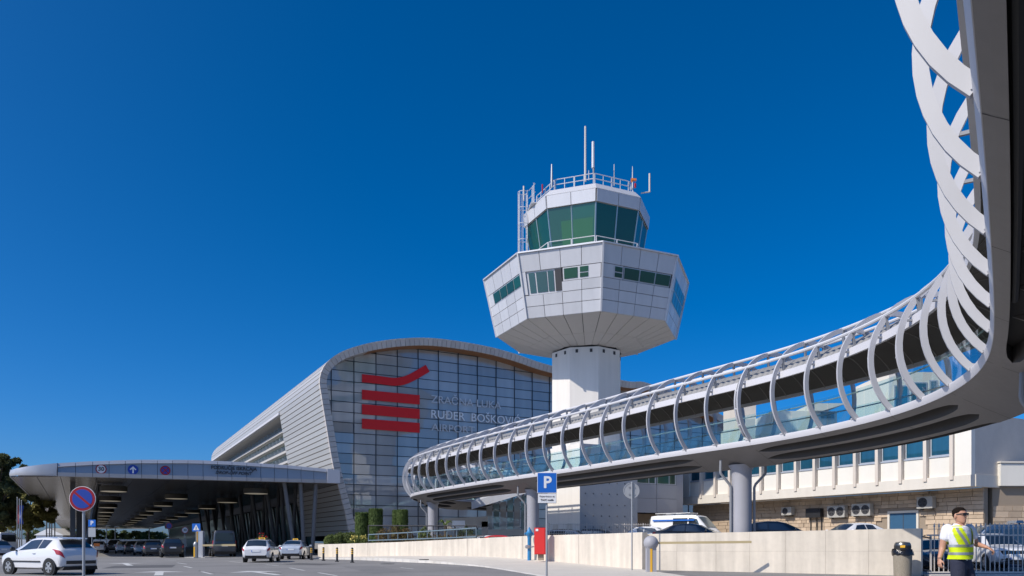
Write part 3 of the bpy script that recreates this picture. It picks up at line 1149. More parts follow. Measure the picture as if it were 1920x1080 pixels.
# posts
for k in range(8):
    s = 7.0 + 27 * k
    b = C3(1.0, 0, s)
    m = MB()
    m.box(V(b.x, b.y, 3.5), (0.44, 0.44, 7.0), E1)
    m.build('post', M['dark_steel'], cn)
    m = MB()
    m.bar(V(b.x, b.y, 0) + E1 * 0.9, V(b.x, b.y, 6.98) + E1 * 2.2 + E2 * 1.0, 0.26, 0.26)
    m.build('raking_strut', M['dark_steel'], cn)
for k in range(9):
    s = 1.6 + 9.0 * k
    for dt, lean in ((0.0, -1.2), (0.9, -0.5), (1.7, 0.25)):
        b = C3(20.6 + dt, 0, s)
        m = MB()
        m.tube([V(b.x, b.y, 0), V(b.x, b.y, 7.24) + E1 * lean - E2 * 0.5], 0.2, 10)
        m.build('raking_strut', M['strut'] if k == 0 else M['dark_steel'], cn, smooth=True)
# signs and writing on the fascia
def fascia_pt(px, py):
    r = (px - 960) / FOC
    t = (CO.y * r - CO.x) / (E1.x - E1.y * r)
    Y = CO.y + E1.y * t
    return C3(t, CZ + (HZ - py) * Y / FOC, 0.05), Y


def disc(m, c, r, th, n=28, ax=E1, nrm=-E2):
    m.lathe([(r, 0), (r, th)], n, c, ax=ax, az=nrm)


def ring(m, c, r0, r1, th, ax, nrm, n=32):
    ay = nrm.cross(ax)
    rows = []
    for k in range(n):
        a = 2 * math.pi * k / n
        d = ax * math.cos(a) + ay * math.sin(a)
        rows.append([c + d * r0, c + d * r1, c + d * r1 + nrm * th, c + d * r0 + nrm * th])
    rows.append(rows[0])
    m.grid(rows, closed=True)


c, Y = fascia_pt(189.5, 879.5)
rr = 9.2 * Y / FOC
N1 = -E2
m = MB()
disc(m, c, rr, .03)
p30 = m.build('speed_sign', M['sign_white'], cn)
m = MB()
ring(m, c + N1 * .031, rr * .8, rr, .01, E1, N1)
m.build('sign_rim', M['sign_red'], p30)
text_part('30', rr * 1.15, M['sign_black'], c + N1 * .045, E1, UP, p30, weight=.01)
c, Y = fascia_pt(249.5, 880.5)
m = MB()
disc(m, c, rr, .03)
pa = m.build('ahead_only_sign', M['sign_dblue'], cn)
m = MB()
k = rr
pp = [(-.13, -.75), (.13, -.75), (.13, .2), (.45, -.12), (.62, .05), (0, .7), (-.62, .05), (-.45, -.12), (-.13, .2)]
m.prism([c + N1 * .034 + E1 * x * k + UP * y * k for x, y in pp], N1 * .01)
m.build('sign_arrow', M['sign_white'], pa)
c, Y = fascia_pt(310, 882)
m = MB()
disc(m, c, rr, .03)
pn_ = m.build('no_stopping_sign', M['sign_dblue'], cn)
m = MB()
ring(m, c + N1 * .031, rr * .76, rr, .01, E1, N1)
m.build('sign_rim', M['sign_red'], pn_)
for sgn in (1, -1):
    m = MB()
    dd = (E1 + UP * sgn).normalized()
    m.bar(c + N1 * (.034 + .004 * sgn) - dd * rr * .78, c + N1 * (.034 + .004 * sgn) + dd * rr * .78, rr * .22, .01, up=N1)
    m.build('sign_stroke', M['sign_red'], pn_)
c, Y = fascia_pt(439, 878.3)
text_part('PODRUČJE ISKRCAJA', 0.46, M['sign_black'], c + N1 * .06, E1, UP, cn, depth=.02, sx=.96, weight=.008)
c, Y = fascia_pt(438, 887.2)
text_part('DROP-OFF POINT', 0.40, M['sign_black'], c + N1 * .06, E1, UP, cn, depth=.02, shear=.3, sx=1.02, weight=.006)
# lamps under the canopy
lamp0 = None
ordn = ['first', 'second', 'third', 'fourth', 'fifth', 'sixth', 'seventh', 'eighth', 'ninth', 'tenth']
rown = ['open-side row', 'middle row', 'row beside the terminal']
tall = [(213, 922, 80, 5.0), (331, 935.5, 92, 5.0), (480, 926, 82, 5.0)]
for ri, (px, py, _, hh) in enumerate(tall):
    Y0 = FOC * hh / (HZ - py)
    p = V((px - 960) * Y0 / FOC, Y0, 0)
    for k in range(9 if ri < 2 else 8):
        q = p + E2 * 19.5 * k
        lab = 'drum lamp under the canopy, %s from the front in the %s' % (ordn[k], rown[ri])
        if lamp0 is None:
            lamp0 = thing('canopy_lamp', lab, 'lamp', V(q.x, q.y, 6.25), 0.0, 'drum lamps hung under the drop-off canopy')
            m = MB()
            m.lathe([(1.18, 0.02), (1.22, .04), (1.22, .52), (1.1, .56)], 32, (0, 0, 0))
            m.build('lamp_shade', M['lamp_drum'], lamp0, smooth=True)
            m = MB()
            m.lathe([(.9, -.01), (1.16, 0.015), (1.16, .03)], 32, (0, 0, 0))
            m.build('diffuser', M['lamp_face'], lamp0)
            m = MB()
            for a in (0, 2.1, 4.2):
                m.tube([V(math.cos(a), math.sin(a), .5), V(math.cos(a), math.sin(a), .82)], .03, 6)
            m.build('hanger', M['dark_steel'], lamp0)
        else:
            dup(lamp0, V(q.x, q.y, 6.25), None, lab)

# ------------------------------------------------------------------ footbridge
DZ = 5.5
BW = 2.9
raw = [(-4.6, -6.5), (-2.0, -2.5), (0.3, 1.0), (2.35, 4.15), (3.43, 5.82), (4.36, 7.14), (5.4, 8.8), (6.47, 10.46), (7.52, 12.06), (8.65, 13.85), (9.68, 15.5), (10.52, 16.9),
       (11.25, 18.4), (11.82, 20.2), (12.12, 21.9), (12.25, 23.7), (12.17, 25.6), (11.8, 27.4), (11.2, 29.25), (10.5, 30.95), (9.5, 32.8), (8.45, 34.5), (7.38, 36.2), (6.4, 38.2), (5.43, 40.1),
       (4.45, 42.0), (3.4, 43.9), (2.37, 45.7), (1.33, 47.3), (.27, 49.0), (-.84, 50.9), (-1.95, 52.9), (-3.1, 55.0), (-4.25, 57.2), (-5.4, 59.5), (-6.6, 61.7), (-7.65, 63.9), (-8.6, 66.2), (-9.25, 68.5),
       (-9.5, 70.7), (-9.3, 72.9), (-8.6, 74.9), (-7.5, 76.7), (-6.2, 78.4), (-4.9, 80.2), (-3.6, 82.0), (-2.4, 84.0), (-1.3, 86.0)]
P0_ = [V(x, y, 0) for x, y in raw]
for _ in range(3):
    P0_ = [P0_[0]] + [(a + 2 * b + c) / 4 for a, b, c in zip(P0_, P0_[1:], P0_[2:])] + [P0_[-1]]
SUB = 6
HOOP = 1.95
dense = catmull(P0_, 10)
tot = sum((b - a).length for a, b in zip(dense, dense[1:]))
nh = int(round(tot / HOOP))
bl = resample(dense, n=nh * SUB)
NB = len(bl)
bt, bn = [], []
for i in range(NB):
    t = (bl[min(i + 2, NB - 1)] - bl[max(i - 2, 0)]).normalized()
    bt.append(t)
    bn.append(V(t.y, -t.x, 0))


def BP(i, lat, z):
    p = bl[i] + bn[i] * lat
    return V(p.x, p.y, z)


def near(x, y):
    return min(range(NB), key=lambda i: (bl[i].x - x) ** 2 + (bl[i].y - y) ** 2)


fb = thing('footbridge', 'curving elevated pedestrian bridge of white steel hoops with glass sides', 'footbridge', V(9.5, 34, 0))


def sweep(name, prof, mat_, i0=0, i1=None, smooth=True, step=1, closed=True, parent=None):
    i1 = NB - 1 if i1 is None else i1
    idx = list(range(i0, i1 + 1, step))
    if idx[-1] != i1:
        idx.append(i1)
    m = MB()
    m.grid([[BP(i, l, z) for l, z in prof] for i in idx], closed=closed)
    if closed:
        n = len(prof)
        m.add([BP(idx[0], l, z) for l, z in prof], [tuple(range(n))])
        m.add([BP(idx[-1], l, z) for l, z in prof], [tuple(range(n))])
    return m.build(name, mat_, parent or fb, smooth=smooth)


# columns and the closed lengths of soffit around them
i_c1 = near(*(at(1387, 0, 34.2).xy - V(1.2, 0.6, 0).xy))
i_c2 = near(*(at(992, 0, 50.0).xy - V(1.2, 0.7, 0).xy))
i_c3 = near(-8.35, 65.4)
i_c0 = near(10.7, 17.3)
i_cm = near(2.0, 3.4)
solid = [(i_c1, 13), (i_c2, 12), (i_c3, 12), (near(11.4, 19.0), 16), (near(-7.0, 77.5), 9)]


def openness(i):
    o = 1.0
    for c_, hw in solid:
        dd = abs(i - c_) - hw * 0.5
        lim = 5.0
        x = min(1.0, max(0.0, dd / lim))
        o = min(o, math.sqrt(max(0, 1 - (1 - x) ** 2)))
    return o


def zb(t):
    return 5.28 - 0.74 * (1 - abs(2 * min(1, max(0, t)) - 1)) ** 0.92


beams = [0.0, 0.075, 0.205, 0.25, 0.40, 0.445, 0.555, 0.60, 0.75, 0.795, 0.925, 1.0]
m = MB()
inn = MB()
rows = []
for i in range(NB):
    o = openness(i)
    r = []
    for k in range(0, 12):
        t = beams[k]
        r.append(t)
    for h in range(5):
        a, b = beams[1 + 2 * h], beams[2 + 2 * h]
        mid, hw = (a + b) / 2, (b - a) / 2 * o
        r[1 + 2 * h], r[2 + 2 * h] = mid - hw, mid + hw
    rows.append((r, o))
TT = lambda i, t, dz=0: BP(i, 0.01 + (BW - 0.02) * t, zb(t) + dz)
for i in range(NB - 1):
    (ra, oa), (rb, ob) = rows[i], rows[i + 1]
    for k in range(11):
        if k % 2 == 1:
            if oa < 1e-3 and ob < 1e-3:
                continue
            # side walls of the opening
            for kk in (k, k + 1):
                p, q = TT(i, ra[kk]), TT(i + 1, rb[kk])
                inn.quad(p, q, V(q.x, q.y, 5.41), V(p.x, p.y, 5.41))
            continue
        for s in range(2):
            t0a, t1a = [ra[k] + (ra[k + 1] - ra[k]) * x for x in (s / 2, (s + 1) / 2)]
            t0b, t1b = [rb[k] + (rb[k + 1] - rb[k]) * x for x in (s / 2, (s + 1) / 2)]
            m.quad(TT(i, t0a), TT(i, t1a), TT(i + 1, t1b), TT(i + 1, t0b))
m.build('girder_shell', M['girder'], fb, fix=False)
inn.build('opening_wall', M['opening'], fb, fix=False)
for i in range(3, NB - 4, SUB * 2):
    (ra_, oa_), (rb_, ob_) = rows[i], rows[i + 1]
    m = MB()
    for k in range(11):
        if k % 2 == 1 and oa_ > 1e-3:
            continue
        p, q = TT(i, ra_[k], -.004), TT(i, ra_[k + 1], -.004)
        d_ = bt[i] * .018
        if (q - p).length > .01:
            m.quad(p, q, q + d_, p + d_)
    m.build('soffit_joint', M['opening'], fb, fix=False)
    m = MB()
    m.hexa([BP(i, -.062, 5.45), BP(i, -.004, 5.29), BP(i, .0, 5.29) + bt[i] * .014, BP(i, -.062, 5.45) + bt[i] * .014,
            BP(i, -.056, 5.51), BP(i, .0, 5.51), BP(i, .0, 5.51) + bt[i] * .014, BP(i, -.056, 5.51) + bt[i] * .014])
    m.build('plate_joint', M['pipe'], fb)
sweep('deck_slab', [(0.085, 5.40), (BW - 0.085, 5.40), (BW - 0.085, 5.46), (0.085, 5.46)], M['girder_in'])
sweep('edge_plate', [(-0.05, 5.515), (-0.06, 5.45), (0.0, 5.285), (0.08, 5.285), (0.08, 5.515)], M['edge_white'])
sweep('edge_plate', [(BW + 0.05, 5.515), (BW + 0.06, 5.45), (BW, 5.285), (BW - 0.08, 5.285), (BW - 0.08, 5.515)], M['edge_white'])
sweep('service_pipe', [(0.30 + .06 * math.cos(a), 5.27 + .06 * math.sin(a)) for a in [k * math.pi / 4 for k in range(8)]], M['dark_pipe'], i1=i_c0 - 16)
sweep('service_pipe', [(0.92 + .04 * math.cos(a), 5.25 + .04 * math.sin(a)) for a in [k * math.pi / 3 for k in range(6)]], M['dark_pipe'], step=2, i1=i_c0 - 16)


def frame_rot(i):
    return (0, 0, math.atan2(bn[i].y, bn[i].x))


# cross ribs inside the openings
m = MB()
m.hexa([V(-.5, -.03, -.30), V(.5, -.03, -.30), V(.5, .03, -.30), V(-.5, .03, -.30), V(-1.2, -.03, .08), V(1.2, -.03, .08), V(1.2, .03, .08), V(-1.2, .03, .08)])
m.lathe([(.028, 0), (.028, .012)], 8, V(-.3, -.5, .10), az=-UP)
m.lathe([(.028, 0), (.028, .012)], 8, V(.3, -.9, .10), az=-UP)
m.lathe([(.028, 0), (.028, .012)], 8, V(-.5, -1.4, .10), az=-UP)
rib_me, rib_c = m.mesh('cross_rib', M['girder'])
for i in range(3, NB, SUB):
    if openness(i) > .99 and i < near(-7, 63):
        link('cross_rib', rib_me, BP(i, BW / 2, 5.24), fb, rot=frame_rot(i))

# hoops
HR, HCx, HCz = 2.13, BW / 2, 1.55
ang0 = math.atan2(-HCz, -HCx - 0.04)
a_start = ang0 + 2 * math.pi if ang0 < 0 else ang0
a_end = -(a_start - math.pi)
angs = [a_start + (a_end - a_start) * k / 40 for k in range(41)]
m = MB()
rows = []
for a in angs:
    ca, sa = math.cos(a), math.sin(a)
    q = lambda r, y: V(HCx + r * ca, y, HCz + r * sa)
    rows.append([q(HR - .088, -.035), q(HR + .088, -.035), q(HR + .088, .035), q(HR - .088, .035)])
m.grid(rows, closed=True)
m.add(rows[0], [(0, 1, 2, 3)])
m.add(rows[-1], [(0, 1, 2, 3)])
for sx in (0, 1):
    x = 0.03 if sx == 0 else BW - 0.03
    m.box(V(x, 0.10, 0.03), (0.22, 0.30, 0.05))
hoop_me, hoop_c = m.mesh('hoop', M['hoop'], smooth=35.0)
off_h = hoop_c
# seams of the inner ceiling
# the roof is a flatter arc than the hoops
RHW, RZ0, RSAG = 1.71, 2.28, 0.86
RR = (RHW ** 2 + RSAG ** 2) / (2 * RSAG)
RCz = RZ0 + RSAG - RR
_ra = math.asin(RHW / RR)
r_a0, r_a1 = math.pi / 2 + _ra, math.pi / 2 - _ra
m = MB()
rows = []
for k in range(21):
    a = r_a0 + (r_a1 - r_a0) * k / 20
    ca, sa = math.cos(a), math.sin(a)
    q = lambda r, y: V(HCx + r * ca, y, RCz + r * sa)
    rows.append([q(RR - .055, -.022), q(RR - .055, .022), q(RR - .03, .022), q(RR - .03, -.022)])
m.grid(rows, closed=True)
seam_me, seam_c = m.mesh('ceiling_seam', M['ceiling_rib'], smooth=True)
# brackets between roof and purlins
PA = [math.radians(d_) for d_ in (139, 103, 77, 41)]
brks = []
for a in PA:
    d_ = V(math.cos(a), 0, math.sin(a))
    c_ = V(HCx, 0, HCz)
    m = MB()
    pb_ = c_ + d_ * (HR + .06)
    lx_ = (pb_.x - HCx) * .93
    m.bar(V(HCx + lx_, 0, RCz + math.sqrt(RR ** 2 - lx_ ** 2)), pb_, .08, .08, up=V(0, 1, 0))
    brks.append(m.mesh('bracket', M['pipe']))
for a in (r_a0, r_a1):
    d_ = V(math.cos(a), 0, math.sin(a))
    m = MB()
    p_ = V(HCx, 0, RCz) + d_ * RR
    sg_ = 1 if p_.x > HCx else -1
    m.bar(p_, V(HCx + sg_ * math.sqrt(HR ** 2 - (p_.z - HCz) ** 2), 0, p_.z), .06, .06, up=V(0, 1, 0))
    brks.append(m.mesh('bracket', M['pipe']))
# downpipes beside some hoops
m = MB()
pts = []
for k in range(15):
    a = math.radians(158 + (220 - 158) * k / 14)
    pts.append(V(HCx + (HR - .02) * math.cos(a), .22, HCz + (HR - .02) * math.sin(a)))
pts += [V(.12, .26, .13), V(.02, .42, .10)]
m.tube(pts, .045, 8)
for a in (168, 188, 206):
    a = math.radians(a)
    m.box(V(HCx + HR * math.cos(a), .12, HCz + HR * math.sin(a)), (.05, .26, .05))
dp_me, dp_c = m.mesh('rain_pipe', M['hoop'], smooth=True)


def place(nm, me, c_, i):
    rz = frame_rot(i)
    R_ = Matrix.Rotation(rz[2], 3, 'Z')
    o = BP(i, 0, DZ)
    return link(nm, me, o + R_ @ c_, fb, rot=rz)


i_h0 = near(5.4, 8.8) % SUB
hoops = list(range(i_h0, NB, SUB))
pipe_at = {min(hoops, key=lambda i: abs(i - near(*q))) for q in ((9.5, 32.8), (12.12, 21.9), (11.25, 18.3), (-1.9, 52.9), (7.5, 12.06))}
for i in hoops:
    place('hoop', hoop_me, off_h, i)
    place('ceiling_seam', seam_me, seam_c, i)
    if i + SUB // 2 < NB:
        place('ceiling_seam', seam_me, seam_c, i + SUB // 2)
    if i > 24 and bl[i].y < 76:
        for bm_, bc_ in brks:
            place('bracket', bm_, bc_, i)
    if i in pipe_at:
        place('rain_pipe', dp_me, dp_c, i)
for a in PA:
    cx, cz_ = HCx + (HR + .05) * math.cos(a), DZ + HCz + (HR + .05) * math.sin(a)
    sweep('purlin', [(cx + .065 * math.cos(b), cz_ + .065 * math.sin(b)) for b in [k * math.pi / 4 for k in range(8)]], M['white_paint'], step=2)
for a, sg in ((r_a0, -1), (r_a1, 1)):
    cx, cz_ = HCx + RR * math.cos(a), DZ + RCz + RR * math.sin(a)
    sweep('roof_edge_beam', [(cx - .05, cz_ - .13), (cx + .05, cz_ - .13), (cx + .05, cz_ + .13), (cx - .05, cz_ + .13)], M['edge_white'])
ra = [r_a0 + (r_a1 - r_a0) * k / 16 for k in range(17)]
sweep('ceiling', [(HCx + (RR - .03) * math.cos(a), DZ + RCz + (RR - .03) * math.sin(a)) for a in ra], M['ceiling'], closed=False)
# corrugated roof sheet: finer steps along the bridge
m = MB()
fine = []
for i in range(NB - 1):
    for k in range(4):
        t = k / 4
        fine.append((bl[i].lerp(bl[i + 1], t), bn[i].lerp(bn[i + 1], t).normalized()))
rows = []
for j, (p, n_) in enumerate(fine):
    if p.y < -3:
        continue
    dr = .035 if (j // 2) % 2 else 0.0
    rows.append([V(p.x, p.y, 0) + n_ * (HCx + (RR + .01 + dr) * math.cos(a)) + UP * (DZ + RCz + (RR + .01 + dr) * math.sin(a)) for a in ra[::2]])
m.grid(rows)
m.build('roof_sheet', M['roof_sheet'], fb, fix=False)
# glass balustrades and handrails
for side, lat in ((0, .26), (1, BW - .26)):
    for i0 in hoops:
        i1 = i0 + SUB
        if i1 >= NB or bl[i0].y < -2:
            continue
        m = MB()
        idx = [i0, i0 + 2, i0 + 4, i1]
        rr_ = []
        for q, i in enumerate(idx):
            d_ = bt[i] * (.015 if q == 0 else (-.015 if q == 3 else 0))
            rr_.append([BP(i, lat, DZ + .06) + d_, BP(i, lat, DZ + 1.12) + d_, BP(i, lat + .012, DZ + 1.12) + d_, BP(i, lat + .012, DZ + .06) + d_])
        m.grid(rr_, closed=True)
        m.add(rr_[0], [(0, 1, 2, 3)])
        m.add(rr_[-1], [(0, 1, 2, 3)])
        m.build('glass_panel', M['bal_glass'], fb)
    li = lat + (.07 if side == 0 else -.07)
    sweep('handrail', [(li + .026 * math.cos(b), DZ + 1.02 + .026 * math.sin(b)) for b in [k * math.pi / 3 for k in range(6)]], M['rail_glass'], i0=near(1, 2), step=2)
# columns
for i, rr_, nm in ((i_c1, .43, 1), (i_c2, .40, 1), (i_c3, .43, 1), (i_c0, .45, 1)):
    c_ = BP(i, BW / 2, 0)
    z0 = GZ - .2
    m = MB()
    m.lathe([(rr_, z0), (rr_, 4.2), (rr_ * 1.02, 4.45), (rr_ * 1.35, 4.7)], 28, c_)
    m.build('column', M['column'], fb, smooth=True)
    for sg in (-1, 1):
        m = MB()
        side = V(1, 0, 0)
        q = c_ + side * (sg * (rr_ + .09)) - V(0, .12, 0)
        q2 = c_ + side * (sg * (rr_ + .55)) - V(0, .2, 0)
        if sg == 1 and i not in (i_c1,):
            continue
        m.tube([V(q.x, q.y, z0), V(q.x, q.y, 3.7), V(q.x, q.y, 3.85) + side * sg * .06, V(q2.x, q2.y, 4.3), V(q2.x, q2.y, 4.4) + side * sg * .02, V(q2.x, q2.y, 4.9)], .06, 8)
        m.build('downpipe', M['pipe'], fb, smooth=True)

# ------------------------------------------------------------------ control tower
TC = V(6.16, 63.8, 0)
tw = thing('control_tower', 'white airport control tower with eight-sided cabin and green glazed top', 'tower', V(TC.x, TC.y, GZ))
AV = [math.radians(-87.5 + 45 * k) for k in range(8)]


def oct_pt(k, r, z, base=-87.5):
    a = math.radians(base + 45 * k)
    return V(TC.x + r * math.cos(a), TC.y + r * math.sin(a), z)


# shaft
m = MB()
sh = -77.5
m.grid([[oct_pt(k, 2.95, z, sh) for k in range(8)] for z in (GZ - .1, 16.75)], closed=True)
m.build('shaft', M['tower_white'], tw, fix=True)
m = MB()
m.grid([[oct_pt(k, r, z, sh) for k in range(8)] for r, z in ((2.75, 16.7), (2.75, 17.1))], closed=True)
m.build('neck', M['joint'], tw)
for k in range(8):
    a, b = oct_pt(k, 2.96, 16.45, sh), oct_pt(k + 1, 2.96, 16.45, sh)
    d_ = (b - a).normalized()
    for t in (.25, .75):
        m = MB()
        m.box(a.lerp(b, t), (.2, .05, .26), d_)
        m.build('vent', M['joint'], tw)
ZT, ZBm = 22.78, 18.15
R1, R0 = 8.45, 7.42


def cab_r(z):
    return R0 + (R1 - R0) * (z - ZBm) / (ZT - ZBm)


def facep(k, t, z, out=0.0, rf=None):
    """point on face k (between vertices k and k+1) at fraction t and height z"""
    r = (rf or cab_r)(z)
    a, b = oct_pt(k, r, z), oct_pt(k + 1, r, z)
    d_ = (b - a).normalized()
    n_ = V(d_.y, -d_.x, 0)
    return a.lerp(b, t) + n_ * out


# core behind the panel joints
m = MB()
m.grid([[oct_pt(k, cab_r(z) - .12, z) for k in range(8)] for z in (ZBm + .05, ZT - .05)], closed=True)
m.add([oct_pt(k, R1 - .12, ZT - .05) for k in range(8)], [tuple(range(8))])
m.build('cabin_core', M['joint'], tw)


def panel(k, t0, t1, z0, z1, mt, nm='wall_panel', e=.02, th=.10, parent=None, out=0.0):
    dt = e / 6.0
    ps = []
    for o in (-th + out, out):
        ps += [facep(k, t0 + dt, z0 + e, o), facep(k, t1 - dt, z0 + e, o), facep(k, t1 - dt, z1 - e, o), facep(k, t0 + dt, z1 - e, o)]
    m = MB()
    m.add(ps, [(0, 3, 2, 1), (4, 5, 6, 7), (0, 1, 5, 4), (1, 2, 6, 5), (2, 3, 7, 6), (3, 0, 4, 7)])
    return m.build(nm, mt, parent or tw)


# rows of panels per face: heights of the joints
h_rows = [ZBm, 19.25, 20.35, 21.0 + .35, 21.75, ZT]
ZW0, ZW1 = 20.50, 21.45                 # ribbon window
zr = [ZBm, 18.98, 19.78, ZW0, ZW1, ZT]
COLS = 4
# faces: 7 is left of vertex 0 (bright front), 0 is right of it, 6 far left, 1 far right
for k in range(8):
    rows_w = {}
    for ri in range(5):
        for c_ in range(COLS):
            t0, t1 = c_ / COLS, (c_ + 1) / COLS
            if k == 7:                       # t runs left to right
                big = c_ < 2
                if big and ri in (2, 3):
                    continue
                if ri == 3 and c_ >= 2:
                    continue
                panel(k, t0, t1, zr[ri], zr[ri + 1], M['panel_white'])
            elif ri == 3:
                continue
            else:
                panel(k, t0, t1, zr[ri], zr[ri + 1], M['panel_white'])
    if k == 7:
        # big recessed office window
        zt_, zb_ = ZW1 + .02, zr[2] + .03
        fr = panel(k, .06, .50, zb_, zt_, M['white_paint'], 'window_frame', e=0, th=.12, out=-.10)
        for a, b in ((.09, .165), (.185, .315), (.33, .40)):
            panel(k, a, b, zb_ + .13, zt_ - .12, M['tower_glass_blue'], 'pane', e=0, th=.04, parent=fr, out=-.06)
        panel(k, .42, .50, zb_ + .1, zt_ - .06, M['joint'], 'open_sash', e=0, th=.04, parent=fr, out=-.05)
        panel(k, 0, .06, zb_, zt_, M['panel_white'])
        fr = panel(k, .52, .98, ZW0 + .02, ZW1 - .02, M['white_paint'], 'window_frame', e=0, th=.1, out=-.02)
        panel(k, .535, .70, ZW0 + .14, ZW1 - .1, M['tower_glass'], 'pane', e=0, th=.03, parent=fr, out=.012)
        panel(k, .73, .83, ZW0 + .14, ZW0 + .42, M['tower_glass'], 'pane', e=0, th=.03, parent=fr, out=.012)
        panel(k, .73, .83, ZW0 + .5, ZW1 - .1, M['tower_glass'], 'pane', e=0, th=.03, parent=fr, out=.012)
    elif k == 1:
        panel(k, .0, .16, ZW0, ZW1, M['panel_white'])
        fr = panel(k, .16, .95, 19.72, 21.6, M['alu'], 'window_frame', e=0, th=.1, out=.02)
        for a in range(4):
            for b in range(2):
                panel(k, .18 + a * .19, .18 + a * .19 + .175, 19.8 + b * .9, 19.8 + b * .9 + .82, M['tower_glass_blue'], 'pane', e=0, th=.03, parent=fr, out=.04)
    else:
        w0, w1 = (.30, .97) if k == 0 else (.16, .98)
        if k == 0:
            panel(k, .0, .16, ZW0, ZW1, M['panel_white'])
            fr = panel(k, .16, .29, ZW0 + .02, ZW1 - .02, M['white_paint'], 'window_frame', e=0, th=.1, out=-.02)
            panel(k, .175, .275, ZW0 + .12, ZW0 + .42, M['tower_glass'], 'pane', e=0, th=.03, parent=fr, out=.012)
            panel(k, .175, .275, ZW0 + .5, ZW1 - .12, M['tower_glass'], 'pane', e=0, th=.03, parent=fr, out=.012)
        else:
            panel(k, .0, w0, ZW0, ZW1, M['panel_white'])
        fr = panel(k, w0, w1, ZW0 + .02, ZW1 - .02, M['alu'], 'window_frame', e=0, th=.1, out=-.03)
        n_ = 3 if k == 0 else 4
        for a in range(n_):
            ww = (w1 - w0) / n_
            panel(k, w0 + a * ww + .01, w0 + (a + 1) * ww - .01, ZW0 + .1, ZW1 - .1, M['tower_glass'], 'pane', e=0, th=.03, parent=fr, out=.012)
    # corner trims
    m = MB()
    m.bar(oct_pt(k, R0 + .03, ZBm - .02), oct_pt(k, R1 + .03, ZT + .02), .13, .13, up=V(math.cos(AV[k]), math.sin(AV[k]), 0))
    m.build('corner_trim', M['panel_white'], tw)
    m = MB()
    m.bar(oct_pt(k, R1 + .03, ZT + .04), oct_pt(k + 1, R1 + .03, ZT + .04), .16, .1)
    m.build('parapet_cap', M['panel_white'], tw)
# soffit boards of the cabin
for k in range(8):
    for c_ in range(4):
        for (ra_, za, rb_, zb_) in ((R0 - .02, ZBm - .0, 4.75, 17.38), (4.75, 17.38, 2.9, 16.86)):
            A = [oct_pt(k, ra_, za).lerp(oct_pt(k + 1, ra_, za), t) for t in (c_ / 4 + .004, (c_ + 1) / 4 - .004)]
            B = [oct_pt(k, rb_, zb_).lerp(oct_pt(k + 1, rb_, zb_), t) for t in (c_ / 4 + .006, (c_ + 1) / 4 - .006)]
            sh_ = lambda p, q, w: p.lerp(q, w)
            A2 = [sh_(A[j], B[j], .006) for j in (0, 1)]
            B2 = [sh_(B[j], A[j], .006) for j in (0, 1)]
            m = MB()
            u = V(0, 0, .06)
            m.hexa([A2[0], A2[1], B2[1], B2[0], A2[0] + u, A2[1] + u, B2[1] + u, B2[0] + u])
            m.build('soffit_board', M['soffit_white'], tw)
m = MB()
m.grid([[oct_pt(k, r, z + .07) for k in range(8)] for r, z in ((R0 - .05, ZBm), (4.75, 17.38), (2.7, 16.86))], closed=True)
m.build('soffit_core', M['joint'], tw)
# sloping roof of the cabin
m = MB()
m.grid([[oct_pt(k, r, z) for k in range(8)] for r, z in ((R1 + .05, ZT + .06), (5.0, ZT + .75), (4.4, ZT + .78))], closed=True)
m.build('cabin_roof', M['panel_white'], tw)
# glazed top: lower radius, upper radius
CB = V(-0.05, 0.2, 0)
ZG0, ZG1, ZG2, ZG3 = ZT + .55, 27.2, 28.12, 28.72
RG0, RG1, RG2, RG3 = 4.35, 5.02, 5.12, 4.55
cabr = lambda z: RG0 + (RG1 - RG0) * (z - ZG0) / (ZG1 - ZG0)


def cpan(k, t0, t1, z0, z1, mt, nm, th=.05, out=0.0, rf=cabr, parent=None):
    ps = []
    for o in (-th + out, out):
        ps += [facep(k, t0, z0, o, rf), facep(k, t1, z0, o, rf), facep(k, t1, z1, o, rf), facep(k, t0, z1, o, rf)]
    m = MB()
    m.add(ps, [(0, 3, 2, 1), (4, 5, 6, 7), (0, 1, 5, 4), (1, 2, 6, 5), (2, 3, 7, 6), (3, 0, 4, 7)])
    return m.build(nm, mt, parent or tw)


frf = lambda z: RG1 + .02 + (RG2 - RG1) * (z - ZG1) / (ZG2 - ZG1)
for k in range(8):
    for a in range(2):
        cpan(k, a * .5 + .012, a * .5 + .488, ZG0 + .02, ZG1 - .02, M['tower_glass'], 'cab_pane', .04)
        cpan(k, a * .5 + .006, a * .5 + .494, ZG1 + .01, ZG2 - .01, M['panel_white'], 'fascia_panel', .1, .12, frf)
    if k == 7:
        cpan(k, .26 if k == 7 else .1, .95, ZG0 + 1.0, ZG1 - 1.05, M['blind'] if k == 7 else M['dark_steel'], 'roller_blind', .02, .012)
    for t in (0, .5):
        m = MB()
        m.bar(facep(k, t, ZG0, .0, cabr), facep(k, t, ZG1, .0, cabr), .07, .1, up=E1)
        m.build('glazing_bar', M['rail_glass'], tw)
m = MB()
m.grid([[oct_pt(k, r, z) for k in range(8)] for r, z in ((RG2 + .12, ZG2), (RG2 + .14, ZG2 + .05), (RG3 + .2, ZG3), (RG3 - .3, ZG3 + .05))], closed=True)
m.add([oct_pt(k, RG3 - .3, ZG3 + .05) for k in range(8)], [tuple(range(8))])
m.build('top_roof', M['panel_white'], tw)
m = MB()
m.grid([[oct_pt(k, r, z) for k in range(8)] for r, z in ((RG0 - .5, ZG0), (RG1 - .5, ZG1 + .2))], closed=True)
m.build('cab_interior', M['joint'], tw)
m = MB()
m.add([oct_pt(k, RG2, ZG1 + .01) for k in range(8)], [tuple(range(8))])
m.build('cab_soffit', M['soffit_white'], tw)


